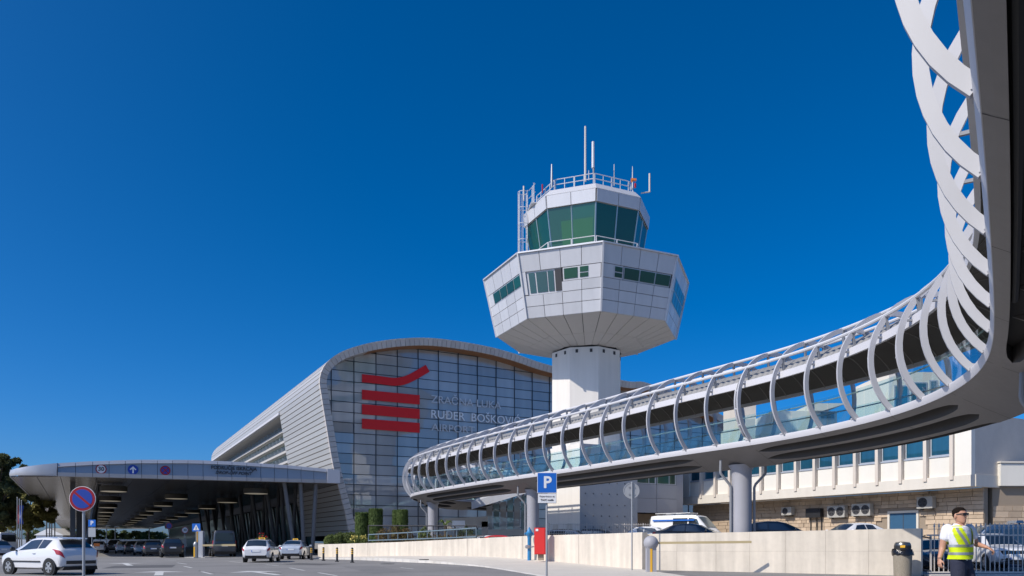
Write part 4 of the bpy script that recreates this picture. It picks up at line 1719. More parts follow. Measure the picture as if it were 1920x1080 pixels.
def oct_rail(r, z, h, name, n_mid, ks=range(8)):
    for k in ks:
        a, b = oct_pt(k, r, z), oct_pt(k + 1, r, z)
        d_ = (b - a).normalized()
        a, b = a + d_ * .06, b - d_ * .06
        h0 = h / 2
        for t0, t1 in ((0, .49), (.51, 1)):
            p, q = a.lerp(b, t0), a.lerp(b, t1)
            m = MB()
            for hh in (h, h * .6):
                m.tube([p + UP * hh, q + UP * hh], .032, 6)
            for w in (0, .5, 1):
                pp = p.lerp(q, w)
                if w == .5 and n_mid == 0:
                    continue
                m.tube([pp, pp + UP * h], .032, 6)
            m.build(name, M['white_paint'], tw)


oct_rail(4.95, ZT + .72, 1.15, 'walkway_railing', 0)
oct_rail(4.15, ZG3 + .05, 1.0, 'roof_railing', 1)
# ladder cage on the shaded flank
LA = math.radians(-87.5 - 45 * 2 + 6)
ld = V(math.cos(LA), math.sin(LA), 0)
lt = V(-ld.y, ld.x, 0)
LCX = TC + ld * 5.3
m = MB()
for sg in (-1, 1):
    m.tube([LCX + lt * .25 * sg - ld * .3 + UP * 23.6, LCX + lt * .25 * sg - ld * .3 + UP * 29.9], .035, 6)
for k in range(20):
    z = 23.6 + k * .3
    m.tube([LCX + lt * .25 - ld * .3 + UP * z, LCX - lt * .25 - ld * .3 + UP * z], .018, 5)
m.build('ladder', M['white_paint'], tw)
m = MB()
for k in range(5):
    z = 24.6 + k * 1.3
    m.tube([LCX - ld * .3 + lt * .3 + UP * z] + [LCX + ld * .42 * math.sin(a) + lt * .38 * math.cos(a) + UP * z for a in [j * math.pi / 8 for j in range(9)]] + [LCX - ld * .3 - lt * .3 + UP * z], .025, 5)
for a in (0.2, .9, 1.57, 2.24, 2.94):
    m.tube([LCX + ld * .42 * math.sin(a) + lt * .38 * math.cos(a) + UP * z for z in (24.6, 29.8)], .025, 5)
m.build('ladder_cage', M['white_paint'], tw)
m = MB()
for k in range(3):
    q = LCX + lt * (.7 + .45 * k) - ld * .6
    m.tube([q + UP * 28.3, q + UP * 29.9], .03, 6)
for z in (28.6, 29.2, 29.85):
    m.tube([LCX + lt * .3 - ld * .4 + UP * z, LCX + lt * 1.6 - ld * .7 + UP * z], .025, 5)
m.box(LCX + lt * .9 - ld * .8 + UP * 28.3, (1.6, .9, .06), lt)
m.build('side_platform', M['white_paint'], tw)
# aerials
def aerial(px, py0, py1, Y, r, mt, nm='aerial', extra=None):
    a, b = at(px, py1, Y), at(px, py0, Y)
    m = MB()
    m.tube([a, a.lerp(b, .3), b], r if isinstance(r, list) else [r, r, r * .85], 8)
    if extra:
        extra(m, a, b)
    return m.build(nm, mt, tw, smooth=True)


aerial(1097.5, 237, 340, 63.5, .09, M['fac_tile'])
aerial(1112, 266, 315, 61.5, [.12, .12, .11], M['white_paint'])
aerial(1113, 315, 340, 61.5, [.05, .05, .09], M['pipe'])
aerial(1034.5, 308, 352, 60.5, [.06, .1, .05], M['galv'])
aerial(1104, 320, 338, 65, .04, M['galv'])
aerial(1151.5, 308, 348, 62.5, [.06, .06, .03], M['galv'])
aerial(1186, 312, 355, 62.5, [.08, .07, .03], M['galv'])
aerial(1017, 346, 362, 62.0, [.04, .05, .07], M['tail'], 'obstruction_lamp')
q = at(1188, 337, 62.5)
m = MB()
m.box(q, (.42, .2, .15), (1, 0, -.1))
m.box(q - V(.16, 0, .1), (.12, .15, .2))
m.build('camera_housing', M['orange'], tw)
q = at(1191, 346, 62.5)
m = MB()
m.lathe([(.09, -.25), (.1, 0), (.05, .12)], 10, q)
m.build('obstruction_lamp', M['tail'], tw)
a, b = at(1202, 362, 63), at(1218, 360, 63)
m = MB()
m.tube([a, b, b + UP * .2], .05, 6)
m.tube([b, b + UP * 1.5], .08, 8)
m.build('aerial', M['fac_tile'], tw)
a = at(982, 349, 64)
m = MB()
m.tube([a, a - UP * 1.2], .07, 8)
m.build('aerial', M['fac_tile'], tw)
q = at(1144.5, 487, 56.0)
m = MB()
m.tube([q + V(0, .3, -.12), q + V(0, 0, -.12), q + V(0, 0, .18)], .07, 8)
m.build('wall_lamp', M['white_paint'], tw)

# ------------------------------------------------------------------ buildings at the foot of the tower
kx = V(5.03, 57, 0)
bb = thing('concrete_building', 'pale fair-faced concrete block at the foot of the control tower', 'building', kx + E1 * 2)
m = MB()
P = lambda e1, e2, z: V((kx + E1 * e1 + E2 * e2).x, (kx + E1 * e1 + E2 * e2).y, z)
m.hexa([P(0, 0, .5), P(5.25, 0, .5), P(5.25, 4.6, .5), P(0, 4.6, .5), P(0, 0, 8.6), P(5.25, 0, 8.6), P(5.25, 4.6, 8.6), P(0, 4.6, 8.6)])
m.build('side_wall', M['dot_wall'], bb)
m = MB()
m.hexa([P(-.04, -.003, .5), P(-.003, -.003, .5), P(-.003, 4.61, .5), P(-.04, 4.61, .5), P(-.04, -.003, 8.62), P(-.003, -.003, 8.62), P(-.003, 4.61, 8.62), P(-.04, 4.61, 8.62)])
m.build('front_wall', M['tower_white'], bb)
for i in range(7):
    for j in range(6):
        c_ = P(.45 + i * .72, -.002, 1.6 + j * .83)
        m = MB()
        m.lathe([(.055, -.01), (.055, .012), (.03, .012), (.03, -.006)], 10, c_, ax=E1, az=-E2)
        m.build('tie_hole', M['joint'] if (i * 7 + j) % 3 else M['mortar'], bb)
for e2 in (1.4, 3.4):
    m = MB()
    c_ = P(-.06, e2, 1.75)
    m.box(c_, (.7, .06, 1.9), E2)
    m.build('stone_pier', M['office_band'], bb)
ax_ = V(9.95, 62.0, 0)
an = thing('tower_annex', 'grey panelled annex with ribbon window beside the concrete block', 'building', ax_ + E1 * 2)
P = lambda e1, e2, z: V((ax_ + E1 * e1 + E2 * e2).x, (ax_ + E1 * e1 + E2 * e2).y, z)
m = MB()
m.hexa([P(0, .1, 3.7), P(4.9, .1, 3.7), P(4.9, 6, 3.7), P(0, 6, 3.7), P(0, .1, 8.4), P(4.9, .1, 8.4), P(4.9, 6, 8.4), P(0, 6, 8.4)])
m.build('core', M['joint'], an)
for i in range(2):
    for z0, z1 in ((3.7, 4.85), (4.87, 6.0), (6.95, 8.4)):
        m = MB()
        m.hexa([P(i * 2.1 + .02, 0, z0), P(i * 2.1 + 2.08, 0, z0), P(i * 2.1 + 2.08, .12, z0), P(i * 2.1 + .02, .12, z0), P(i * 2.1 + .02, 0, z1), P(i * 2.1 + 2.08, 0, z1), P(i * 2.1 + 2.08, .12, z1), P(i * 2.1 + .02, .12, z1)])
        m.build('wall_panel', M['annex'], an)
    m = MB()
    m.hexa([P(i * 2.1 + .04, .03, 6.03), P(i * 2.1 + 2.06, .03, 6.03), P(i * 2.1 + 2.06, .1, 6.03), P(i * 2.1 + .04, .1, 6.03), P(i * 2.1 + .04, .03, 6.92), P(i * 2.1 + 2.06, .03, 6.92), P(i * 2.1 + 2.06, .1, 6.92), P(i * 2.1 + .04, .1, 6.92)])
    fr = m.build('window_frame', M['alu'], an)
    for a, b in ((.1, 1.25), (1.35, 1.9)):
        m = MB()
        m.hexa([P(i * 2.1 + a, .015, 6.1), P(i * 2.1 + b, .015, 6.1), P(i * 2.1 + b, .025, 6.1), P(i * 2.1 + a, .025, 6.1), P(i * 2.1 + a, .015, 6.85), P(i * 2.1 + b, .015, 6.85), P(i * 2.1 + b, .025, 6.85), P(i * 2.1 + a, .025, 6.85)])
        m.build('pane', M['tower_glass'], fr)
m = MB()
m.hexa([P(4.22, .06, 3.7), P(4.9, .06, 3.7), P(4.9, .12, 3.7), P(4.22, .12, 3.7), P(4.22, .06, 8.4), P(4.9, .06, 8.4), P(4.9, .12, 8.4), P(4.22, .12, 8.4)])
m.build('recess_panel', M['annex'], an)
m = MB()
m.hexa([P(-.2, 2.2, .5), P(5.4, 2.2, .5), P(5.4, 2.6, .5), P(-.2, 2.6, .5), P(-.2, 2.2, 3.69), P(5.4, 2.2, 3.69), P(5.4, 2.6, 3.69), P(-.2, 2.6, 3.69)])
m.build('stone_base', M['stone'], an)

# ------------------------------------------------------------------ office building (older terminal)
K = V(26.8, 45.0, 0)
ob = thing('office_building', 'white office building with blue windows and ribs above a stone ground floor', 'building', K + E2 * 10)
PE = lambda s, o, z: V((K + E2 * s).x - E1.x * o, (K + E2 * s).y - E1.y * o, z)   # s along the front from the near corner, o outwards
OL = 25.6
ZB0, ZB1, ZS, ZW_, ZR = 4.55, 5.22, 6.42, 8.05, 8.85


def obox(s0, s1, o0, o1, z0, z1, mt, nm, parent=None, **k):
    m = MB()
    m.hexa([PE(s0, o0, z0), PE(s1, o0, z0), PE(s1, o1, z0), PE(s0, o1, z0), PE(s0, o0, z1), PE(s1, o0, z1), PE(s1, o1, z1), PE(s0, o1, z1)])
    return m.build(nm, mt, parent or ob, **k)


obox(0, OL, -.25, .18, ZB0, ZB1, M['office_band'], 'lower_band')
obox(0.05, OL - .05, -1.6, -.25, ZB0 + .02, ZB0 + .3, M['office_band'], 'overhang_soffit')
obox(0, OL, -.25, .15, ZW_ + .02, ZR, M['office_white'], 'parapet')
obox(0, 1.0, -.25, .12, ZB1 + .003, ZW_ + .017, M['office_white'], 'end_pier')
obox(.1, OL, -8, -.3, ZR - .5, ZR - .1, M['office_rough'], 'roof')
obox(.1, OL - .1, -.6, -.35, ZB1, ZW_, M['joint'], 'backing_wall')
BAY = 1.66
nb = 14
for k in range(nb):
    s0 = 1.0 + k * BAY
    obox(s0 + .26, s0 + BAY - .005, -.22, 0, ZB1 + .004, ZS, M['office_white'], 'spandrel_panel')
    fr = obox(s0 + .28, s0 + BAY - .03, -.28, -.08, ZS + .01, ZW_, M['alu'], 'window')
    obox(s0 + .36, s0 + BAY - .12, -.075, -.06, ZS + .17, ZW_ - .05, M['office_glass'], 'pane', fr)
    obox(s0 + .24, s0 + BAY - .0, -.06, .05, ZS + .003, ZS + .09, M['alu'], 'sill', fr)
    obox(s0 + .02, s0 + .235, -.25, .26, ZB1 - .22, ZW_ + .01, M['office_fin'], 'rib')
obox(1.0 + nb * BAY, OL, -.25, .12, ZB1 + .003, ZW_ + .017, M['office_white'], 'end_pier')
# side wall, rough render
PS = lambda t, o, z: V((K + E1 * t - E2 * o).x, (K + E1 * t - E2 * o).y, z)
m = MB()
m.hexa([PS(.26, -.3, ZB1 + .05), PS(12, -.3, ZB1 + .05), PS(12, 0, ZB1 + .05), PS(.26, 0, ZB1 + .05), PS(.26, -.3, ZR), PS(12, -.3, ZR), PS(12, 0, ZR), PS(.26, 0, ZR)])
m.build('side_wall', M['office_rough'], ob)
m = MB()
m.hexa([PS(.26, -.3, ZB0), PS(2.6, -.3, ZB0), PS(2.6, .05, ZB0), PS(.26, .05, ZB0), PS(.26, -.3, ZB1 + .04), PS(2.6, -.3, ZB1 + .04), PS(2.6, .05, ZB1 + .04), PS(.26, .05, ZB1 + .04)])
m.build('side_band', M['office_band'], ob)
# stone ground floor, set back under the overhang
SB = -1.45
obox(0.2, OL, SB - .4, SB - .06, .3, ZB0, M['mortar'], 'stone_backing')
stones = []
z = GZ - .05
r_ = 0
while z < ZB0 - .05:
    h_ = RND.choice((.24, .3, .36))
    h_ = min(h_, ZB0 - z)
    s_ = 0.2
    while s_ < OL - .2:
        L_ = RND.uniform(.4, .95)
        stones.append((s_, min(s_ + L_, OL - .05), z, z + h_))
        s_ += L_
    z += h_
    r_ += 1
stones.sort(key=lambda q: (q[0] > 13.5, q[0]))
rest = MB()
ns = 0
DOOR = (4.3, 6.5)
for s0, s1, z0, z1 in stones:
    if s1 > DOOR[0] and s0 < DOOR[1] and z0 < 3.35:
        continue
    pr_ = RND.uniform(0, .05)
    a = .012
    if ns < 236:
        obox(s0 + a, s1 - a, SB - .1, SB + pr_, z0 + a, z1 - a, M['stone'], 'stone')
        ns += 1
    else:
        rest.hexa([PE(s0 + a, SB - .1, z0 + a), PE(s1 - a, SB - .1, z0 + a), PE(s1 - a, SB + pr_, z0 + a), PE(s0 + a, SB + pr_, z0 + a),
                   PE(s0 + a, SB - .1, z1 - a), PE(s1 - a, SB - .1, z1 - a), PE(s1 - a, SB + pr_, z1 - a), PE(s0 + a, SB + pr_, z1 - a)])
rest.build('stonework', M['stone'], ob, kind='stuff')
dr = obox(DOOR[0] + .15, DOOR[1] - .15, SB - .05, SB - .02, GZ - .2, 3.2, M['blue_door'], 'double_door')
obox((DOOR[0] + DOOR[1]) / 2 - .02, (DOOR[0] + DOOR[1]) / 2 + .02, SB - .018, SB - .008, GZ, 3.18, M['joint'], 'meeting_stile', dr)
obox(DOOR[0], DOOR[0] + .15, SB - .35, SB + .06, GZ - .2, 3.35, M['office_band'], 'door_jamb')
obox(DOOR[1] - .15, DOOR[1], SB - .35, SB + .06, GZ - .2, 3.35, M['office_band'], 'door_jamb')
obox(DOOR[0] + .15, DOOR[1] - .15, SB - .35, SB + .04, 3.2, 3.35, M['office_band'], 'door_head')
# wing to the right, its face more square to the road
W0 = PS(2.5, .02, 0)
wd = V(1.0, 0.03, 0).normalized()
wn_ = V(wd.y, -wd.x, 0)
PW = lambda t, o, z: V((W0 + wd * t + wn_ * o).x, (W0 + wd * t + wn_ * o).y, z)


def wbox(t0, t1, o0, o1, z0, z1, mt, nm):
    m = MB()
    m.hexa([PW(t0, o0, z0), PW(t1, o0, z0), PW(t1, o1, z0), PW(t0, o1, z0), PW(t0, o0, z1), PW(t1, o0, z1), PW(t1, o1, z1), PW(t0, o1, z1)])
    return m.build(nm, mt, ob)


wbox(0, 8, -.3, .25, ZB0 + .1, 5.98, M['office_white'], 'wing_parapet')
wbox(-.05, 8, -.3, .33, 6.0, 6.1, M['office_band'], 'wing_coping')
wbox(-.3, 8, -.6, -.06, .3, ZB0 + .08, M['mortar'], 'stone_backing')
z = GZ - .05
k = 0
while z < ZB0 + .05 and k < 60:
    h_ = RND.choice((.26, .32, .38))
    s_ = -.3
    while s_ < 5:
        L_ = RND.uniform(.45, 1.0)
        wbox(s_ + .012, s_ + L_ - .012, -.1, RND.uniform(0, .05), z + .012, min(z + h_, ZB0 + .09) - .012, M['stone'], 'stone')
        k += 1
        s_ += L_
    z += h_
# air conditioners on the stone wall
def ac_unit(s0, z0, w, h, fans, lab, rusty=False):
    t_ = thing('air_conditioner', lab, 'air conditioner', PE(s0 + w / 2, SB + .25, z0), None, 'air conditioners on the stone wall')
    obox(s0, s0 + w, SB + .10, SB + .48, z0, z0 + h, M['ac'], 'casing', t_)
    for q in range(fans):
        cx = s0 + w - (.36 + q * .72) if fans > 1 else s0 + w * .62
        c_ = PE(cx, SB + .485, z0 + h / 2)
        m = MB()
        rr2 = min(.31, h * .42)
        m.lathe([(rr2, -.02), (rr2, .012), (rr2 * .82, .016), (rr2 * .8, .004)], 24, c_, ax=E2, az=-E1)
        gd = m.build('fan_guard', M['joint'], t_)
        m = MB()
        for j in range(5):
            a = j * 2 * math.pi / 5
            d_ = E2 * math.cos(a) + UP * math.sin(a)
            d2 = E2 * math.cos(a + .6) + UP * math.sin(a + .6)
            m.add([c_ - E1 * .02 + d_ * .05, c_ - E1 * .025 + d_ * rr2 * .75, c_ - E1 * .02 + d2 * rr2 * .75], [(0, 1, 2)])
        m.build('fan_blade', M['black'], gd, fix=False)
    for q in (.2, w - .2):
        obox(s0 + q - .03, s0 + q + .03, SB + .06, SB + .5, z0 - .07, z0 - .005, M['dark_steel'], 'bracket', t_)


sx = lambda px: (lambda r: (K.x - E1.x * SB - r * (K.y - E1.y * SB)) / (r * E2.y - E2.x))((px - 960) / FOC)
s1, s0 = sx(1722), sx(1757)
ac_unit(min(s0, s1), 3.42, 1.05, .75, 1, 'single-fan air conditioner on the stone wall above the blue door')
s1 = sx(1640)
ac_unit(s1, 3.1, 1.45, .82, 2, 'twin-fan air conditioner, the one of its pair closer to the blue door')
s1 = sx(1592)
ac_unit(s1, 3.05, 1.45, .82, 2, 'twin-fan air conditioner, the one of its pair farther from the blue door')
s1 = sx(1545)
tt = thing('meter_box', 'dark rusty box with hanging pipes on the stone wall beside the twin air conditioners', 'box', PE(s1 + .8, SB + .2, 3))
obox(s1, s1 + 1.3, SB + .05, SB + .4, 3.1, 3.75, M['black'], 'box_body', tt)
for q in (.15, .55, 1.1):
    m = MB()
    m.tube([PE(s1 + q, SB + .1, 3.1), PE(s1 + q, SB + .1, 2.0)], .035, 6)
    m.build('hanging_pipe', M['dark_pipe'], tt)
s1 = sx(1492)
ac_unit(s1, 3.35, .95, .6, 1, 'small single-fan air conditioner beside the bridge column, near the rusty box')

# rooftop structures seen through the bridge glass
def block(name, lab, cat, px0, px1, py0, py1, Y, depth, mt, wins=None, z0=None):
    a, b = at(px0, py1, Y), at(px1, py0, Y)
    t_ = thing(name, lab, cat, V((a.x + b.x) / 2, Y, a.z if z0 is None else z0))
    m = MB()
    zb_ = a.z if z0 is None else z0
    q = V(a.x, Y, 0)
    L_ = b.x - a.x
    X = lambda e, o, z: V((q + V(1, .05, 0) * e).x, (q + V(1, .05, 0) * e).y + o, z)
    m.hexa([X(0, 0, zb_), X(L_, 0, zb_), X(L_, depth, zb_), X(0, depth, zb_), X(0, 0, b.z), X(L_, 0, b.z), X(L_, depth, b.z), X(0, depth, b.z)])
    m.build('wall', mt, t_)
    for w in wins or ():
        c0, c1 = at(w[0], w[3], Y), at(w[1], w[2], Y)
        m = MB()
        e0, e1 = c0.x - a.x, c1.x - a.x
        m.hexa([X(e0, -.05, c0.z), X(e1, -.05, c0.z), X(e1, .02, c0.z), X(e0, .02, c0.z), X(e0, -.05, c1.z), X(e1, -.05, c1.z), X(e1, .02, c1.z), X(e0, .02, c1.z)])
        fr = m.build('window', M['alu'], t_)
        m = MB()
        m.hexa([X(e0 + .1, -.06, c0.z + .1), X(e1 - .1, -.06, c0.z + .1), X(e1 - .1, -.045, c0.z + .1), X(e0 + .1, -.045, c0.z + .1), X(e0 + .1, -.06, c1.z - .1), X(e1 - .1, -.06, c1.z - .1), X(e1 - .1, -.045, c1.z - .1), X(e0 + .1, -.045, c1.z - .1)])
        m.build('pane', M['tower_glass_blue'], fr)
    return t_


block('rooftop_penthouse', 'white rooftop block with teal windows seen through the bridge balustrade near its bend', 'building', 1667, 1765, 697, 800, 62, 6, M['office_white'], [(1676, 1704, 722, 790), (1708, 1740, 716, 790), (1744, 1760, 712, 790)], z0=8.3)
t_ = block('rooftop_plant_room', 'white rooftop plant room with overhanging wedge roof seen through the bridge glass', 'building', 1448, 1572, 770, 815, 72, 5, M['office_white'], [(1538, 1568, 770, 786)], z0=8.3)
a, b = at(1523, 770, 71.5), at(1588, 756, 71.5)
m = MB()
m.hexa([V(a.x, a.y, a.z), V(b.x - 2.2, a.y, a.z), V(b.x - 2.2, a.y + 6, a.z), V(a.x, a.y + 6, a.z), V(a.x, a.y, b.z), V(b.x, a.y, b.z), V(b.x, a.y + 6, b.z), V(a.x, a.y + 6, b.z)])
m.build('wedge_roof', M['office_band'], t_)
block('rooftop_stair_block', 'pale flat roofed block farther along the roofs behind the bridge glass', 'building', 1384, 1418, 755, 830, 86, 6, M['office_band'], z0=5)
block('rear_hall', 'long low pale hall behind the bridge between the tower and the office roofs', 'building', 1398, 1530, 786, 840, 84, 10, M['office_band'], z0=4)

# link building with sloping glazed roof between terminal and tower
lk = thing('link_building', 'low glazed link building with sloping pale roof beside the bridge column', 'building', at(930, 1000, 80))
Y = 76.0
a, b = at(884, 952, Y), at(1010, 906, Y)
m = MB()
q = lambda px, py, Yy: at(px, py, Yy)
A, B, C_, D_ = q(884, 955, 72), q(986, 925, 72), q(990, 905, 84), q(908, 938, 84)
m.hexa([A, B, C_, D_, A + UP * .7, B + UP * .7, C_ + UP * .7, D_ + UP * .7])
m.build('sloping_roof', M['panel_white'], lk)
for k in range(6):
    x0, x1 = 912 + k * 13, 912 + (k + 1) * 13 - 1.5
    m = MB()
    A, B = q(x0, 1000, 78), q(x1, 1000, 78)
    zt = lambda px: q(px, 950 - (px - 912) * .29, 78).z
    m.hexa([V(A.x, 78, 1.2), V(B.x, 78, 1.2), V(B.x, 78.1, 1.2), V(A.x, 78.1, 1.2), V(A.x, 78, zt(x0)), V(B.x, 78, zt(x1)), V(B.x, 78.1, zt(x1)), V(A.x, 78.1, zt(x0))])
    m.build('pane', M['ribbon'] if k % 2 else M['fac_glass'], lk)
m = MB()
A, B = q(910, 988, 77.6), q(992, 984, 77.6)
m.hexa([V(A.x, 77.5, 2.0), V(B.x, 77.5, 2.0), V(B.x, 78, 2.0), V(A.x, 78, 2.0), V(A.x, 77.5, 2.6), V(B.x, 77.5, 2.6), V(B.x, 78, 2.6), V(A.x, 78, 2.6)])
m.build('string_course', M['office_white'], lk)
# concrete portal below the bridge end
pt = thing('concrete_portal', 'weathered concrete portal below the far loop of the footbridge', 'portal', at(870, 1010, 68))
A, B = at(832, 1010, 66), at(914, 1010, 66)
m = MB()
zt0, zt1 = at(840, 972, 66).z, at(914, 968, 66).z
m.hexa([V(A.x, 66, zt0 - .9), V(B.x, 66, zt1 - .9), V(B.x, 67, zt1 - .9), V(A.x, 67, zt0 - .9), V(A.x, 66, zt0), V(B.x, 66, zt1), V(B.x, 67, zt1), V(A.x, 67, zt0)])
m.build('lintel', M['concrete2'], pt)
m = MB()
m.box(V(B.x - .25, 66.5, 1.9), (.5, 1.0, (zt1 - .9 - 1.9) * 2 + .9))
m.build('jamb', M['concrete2'], pt)
m = MB()
m.box(V((A.x + B.x) / 2 - .6, 66.0 - .02, zt0 - .5), (1.1, .04, .62))
m.build('notice', M['sign_white'], pt)
m = MB()
m.box(V(B.x - 1.3, 66.8, 1.7), (1.6, .05, 1.4))
m.build('glass_door', M['ribbon'], pt)

# ------------------------------------------------------------------ vehicles
def tab(keys, x):
    return [float(np.interp(x, [k[0] for k in keys], [k[j] for k in keys])) for j in range(1, 6)]


#  x from the rear, underside z, shoulder z, half width, roof z, roof half width
STY = {
    'hatch': dict(L=4.03, W=1.72, r=.31, wx=(.68, 3.21), keys=[
        (0, .40, .74, .62, .76, .52), (.05, .32, .88, .75, .91, .62), (.14, .28, .97, .80, 1.01, .67), (.40, .26, 1.01, .835, 1.22, .62), (.60, .25, 1.02, .85, 1.37, .56), (.85, .25, 1.02, .86, 1.435, .55),
        (1.4, .22, .99, .86, 1.475, .56), (1.9, .22, .96, .86, 1.465, .55), (2.25, .22, .94, .86, 1.40, .55), (2.75, .22, .93, .855, 1.16, .60), (3.05, .23, .91, .85, 1.00, .66), (3.4, .25, .85, .83, .90, .66), (3.75, .27, .74, .78, .78, .60), (3.95, .32, .60, .68, .63, .52), (4.03, .40, .52, .55, .54, .42)],
        rear=(.19, .60), wind=(2.28, 3.02), side=[(.98, 1.40, .86, 1.37), (1.46, 2.62, 1.43, 2.16)], doors=1),
    'wagon': dict(L=4.66, W=1.81, r=.32, wx=(.95, 3.63), keys=[
        (0, .45, .80, .68, .83, .6), (.05, .36, .93, .78, .95, .68), (.12, .32, .97, .84, 1.02, .70), (.42, .26, .99, .88, 1.36, .62), (.55, .25, .99, .89, 1.43, .60), (1.2, .22, .98, .90, 1.47, .60),
        (2.2, .22, .96, .90, 1.465, .59), (2.7, .22, .95, .90, 1.41, .58), (3.3, .22, .94, .89, 1.10, .63), (3.55, .23, .92, .88, 1.00, .70), (4.0, .25, .85, .86, .90, .70), (4.4, .28, .75, .80, .79, .62), (4.6, .34, .62, .70, .65, .55), (4.66, .40, .54, .58, .56, .45)],
        rear=(.14, .50), wind=(2.75, 3.5), side=[(.62, 1.05, .75, 1.05), (1.10, 1.95, 1.10, 1.95), (2.02, 3.0, 2.02, 2.62)], doors=2),
    'sedan': dict(L=4.67, W=1.81, r=.32, wx=(1.0, 3.68), keys=[
        (0, .45, .82, .66, .84, .58), (.05, .36, .96, .77, .99, .68), (.14, .32, 1.0, .83, 1.04, .70), (.45, .26, 1.0, .87, 1.09, .68), (.62, .25, 1.0, .88, 1.13, .66), (1.25, .23, .99, .89, 1.39, .58), (1.6, .22, .98, .90, 1.45, .57),
        (2.2, .22, .96, .90, 1.46, .57), (2.7, .22, .95, .90, 1.40, .57), (3.3, .22, .94, .89, 1.10, .62), (3.55, .23, .92, .88, 1.0, .70), (4.0, .25, .85, .86, .9, .7), (4.4, .28, .75, .8, .79, .62), (4.6, .34, .62, .7, .65, .55), (4.67, .4, .54, .58, .56, .45)],
        rear=(.66, 1.24), wind=(2.75, 3.5), side=[(1.25, 2.0, 1.45, 2.0), (2.07, 3.0, 2.07, 2.62)], doors=2),
    'suv': dict(L=4.5, W=1.86, r=.36, wx=(.85, 3.5), keys=[
        (0, .5, .92, .70, .95, .6), (.05, .42, 1.05, .80, 1.08, .7), (.12, .38, 1.09, .86, 1.16, .72), (.36, .32, 1.1, .9, 1.52, .64), (.48, .32, 1.1, .91, 1.6, .62), (1.1, .30, 1.08, .92, 1.66, .62),
        (2.0, .30, 1.06, .92, 1.65, .61), (2.45, .30, 1.05, .92, 1.58, .60), (3.05, .30, 1.04, .91, 1.24, .65), (3.3, .30, 1.03, .9, 1.12, .74), (3.9, .32, .99, .89, 1.04, .78), (4.3, .36, .92, .85, .97, .74), (4.45, .42, .78, .78, .82, .66), (4.5, .48, .66, .68, .7, .55)],
        rear=(.15, .44), wind=(2.5, 3.24), side=[(.55, .95, .66, .95), (1.0, 1.75, 1.0, 1.75), (1.82, 2.8, 1.82, 2.4)], doors=2),
    'van': dict(L=5.4, W=2.0, r=.35, wx=(.95, 4.3), keys=[
        (0, .5, 1.1, .9, 1.2, .85), (.03, .4, 1.2, .96, 2.2, .84), (.15, .35, 1.2, .98, 2.34, .84), (.6, .3, 1.2, .995, 2.38, .84), (3.3, .3, 1.2, 1.0, 2.38, .83), (3.7, .3, 1.2, 1.0, 2.3, .82), (4.45, .3, 1.18, .99, 1.45, .84), (4.7, .32, 1.12, .97, 1.2, .86),
        (5.1, .35, 1.0, .93, 1.04, .8), (5.32, .4, .8, .86, .84, .7), (5.4, .45, .66, .7, .7, .6)],
        rear=(.0, .0), wind=(3.76, 4.42), side=[(3.1, 4.2, 3.1, 3.72), (1.9, 3.0, 1.9, 3.0)], doors=1),
}
CAR_N = 0


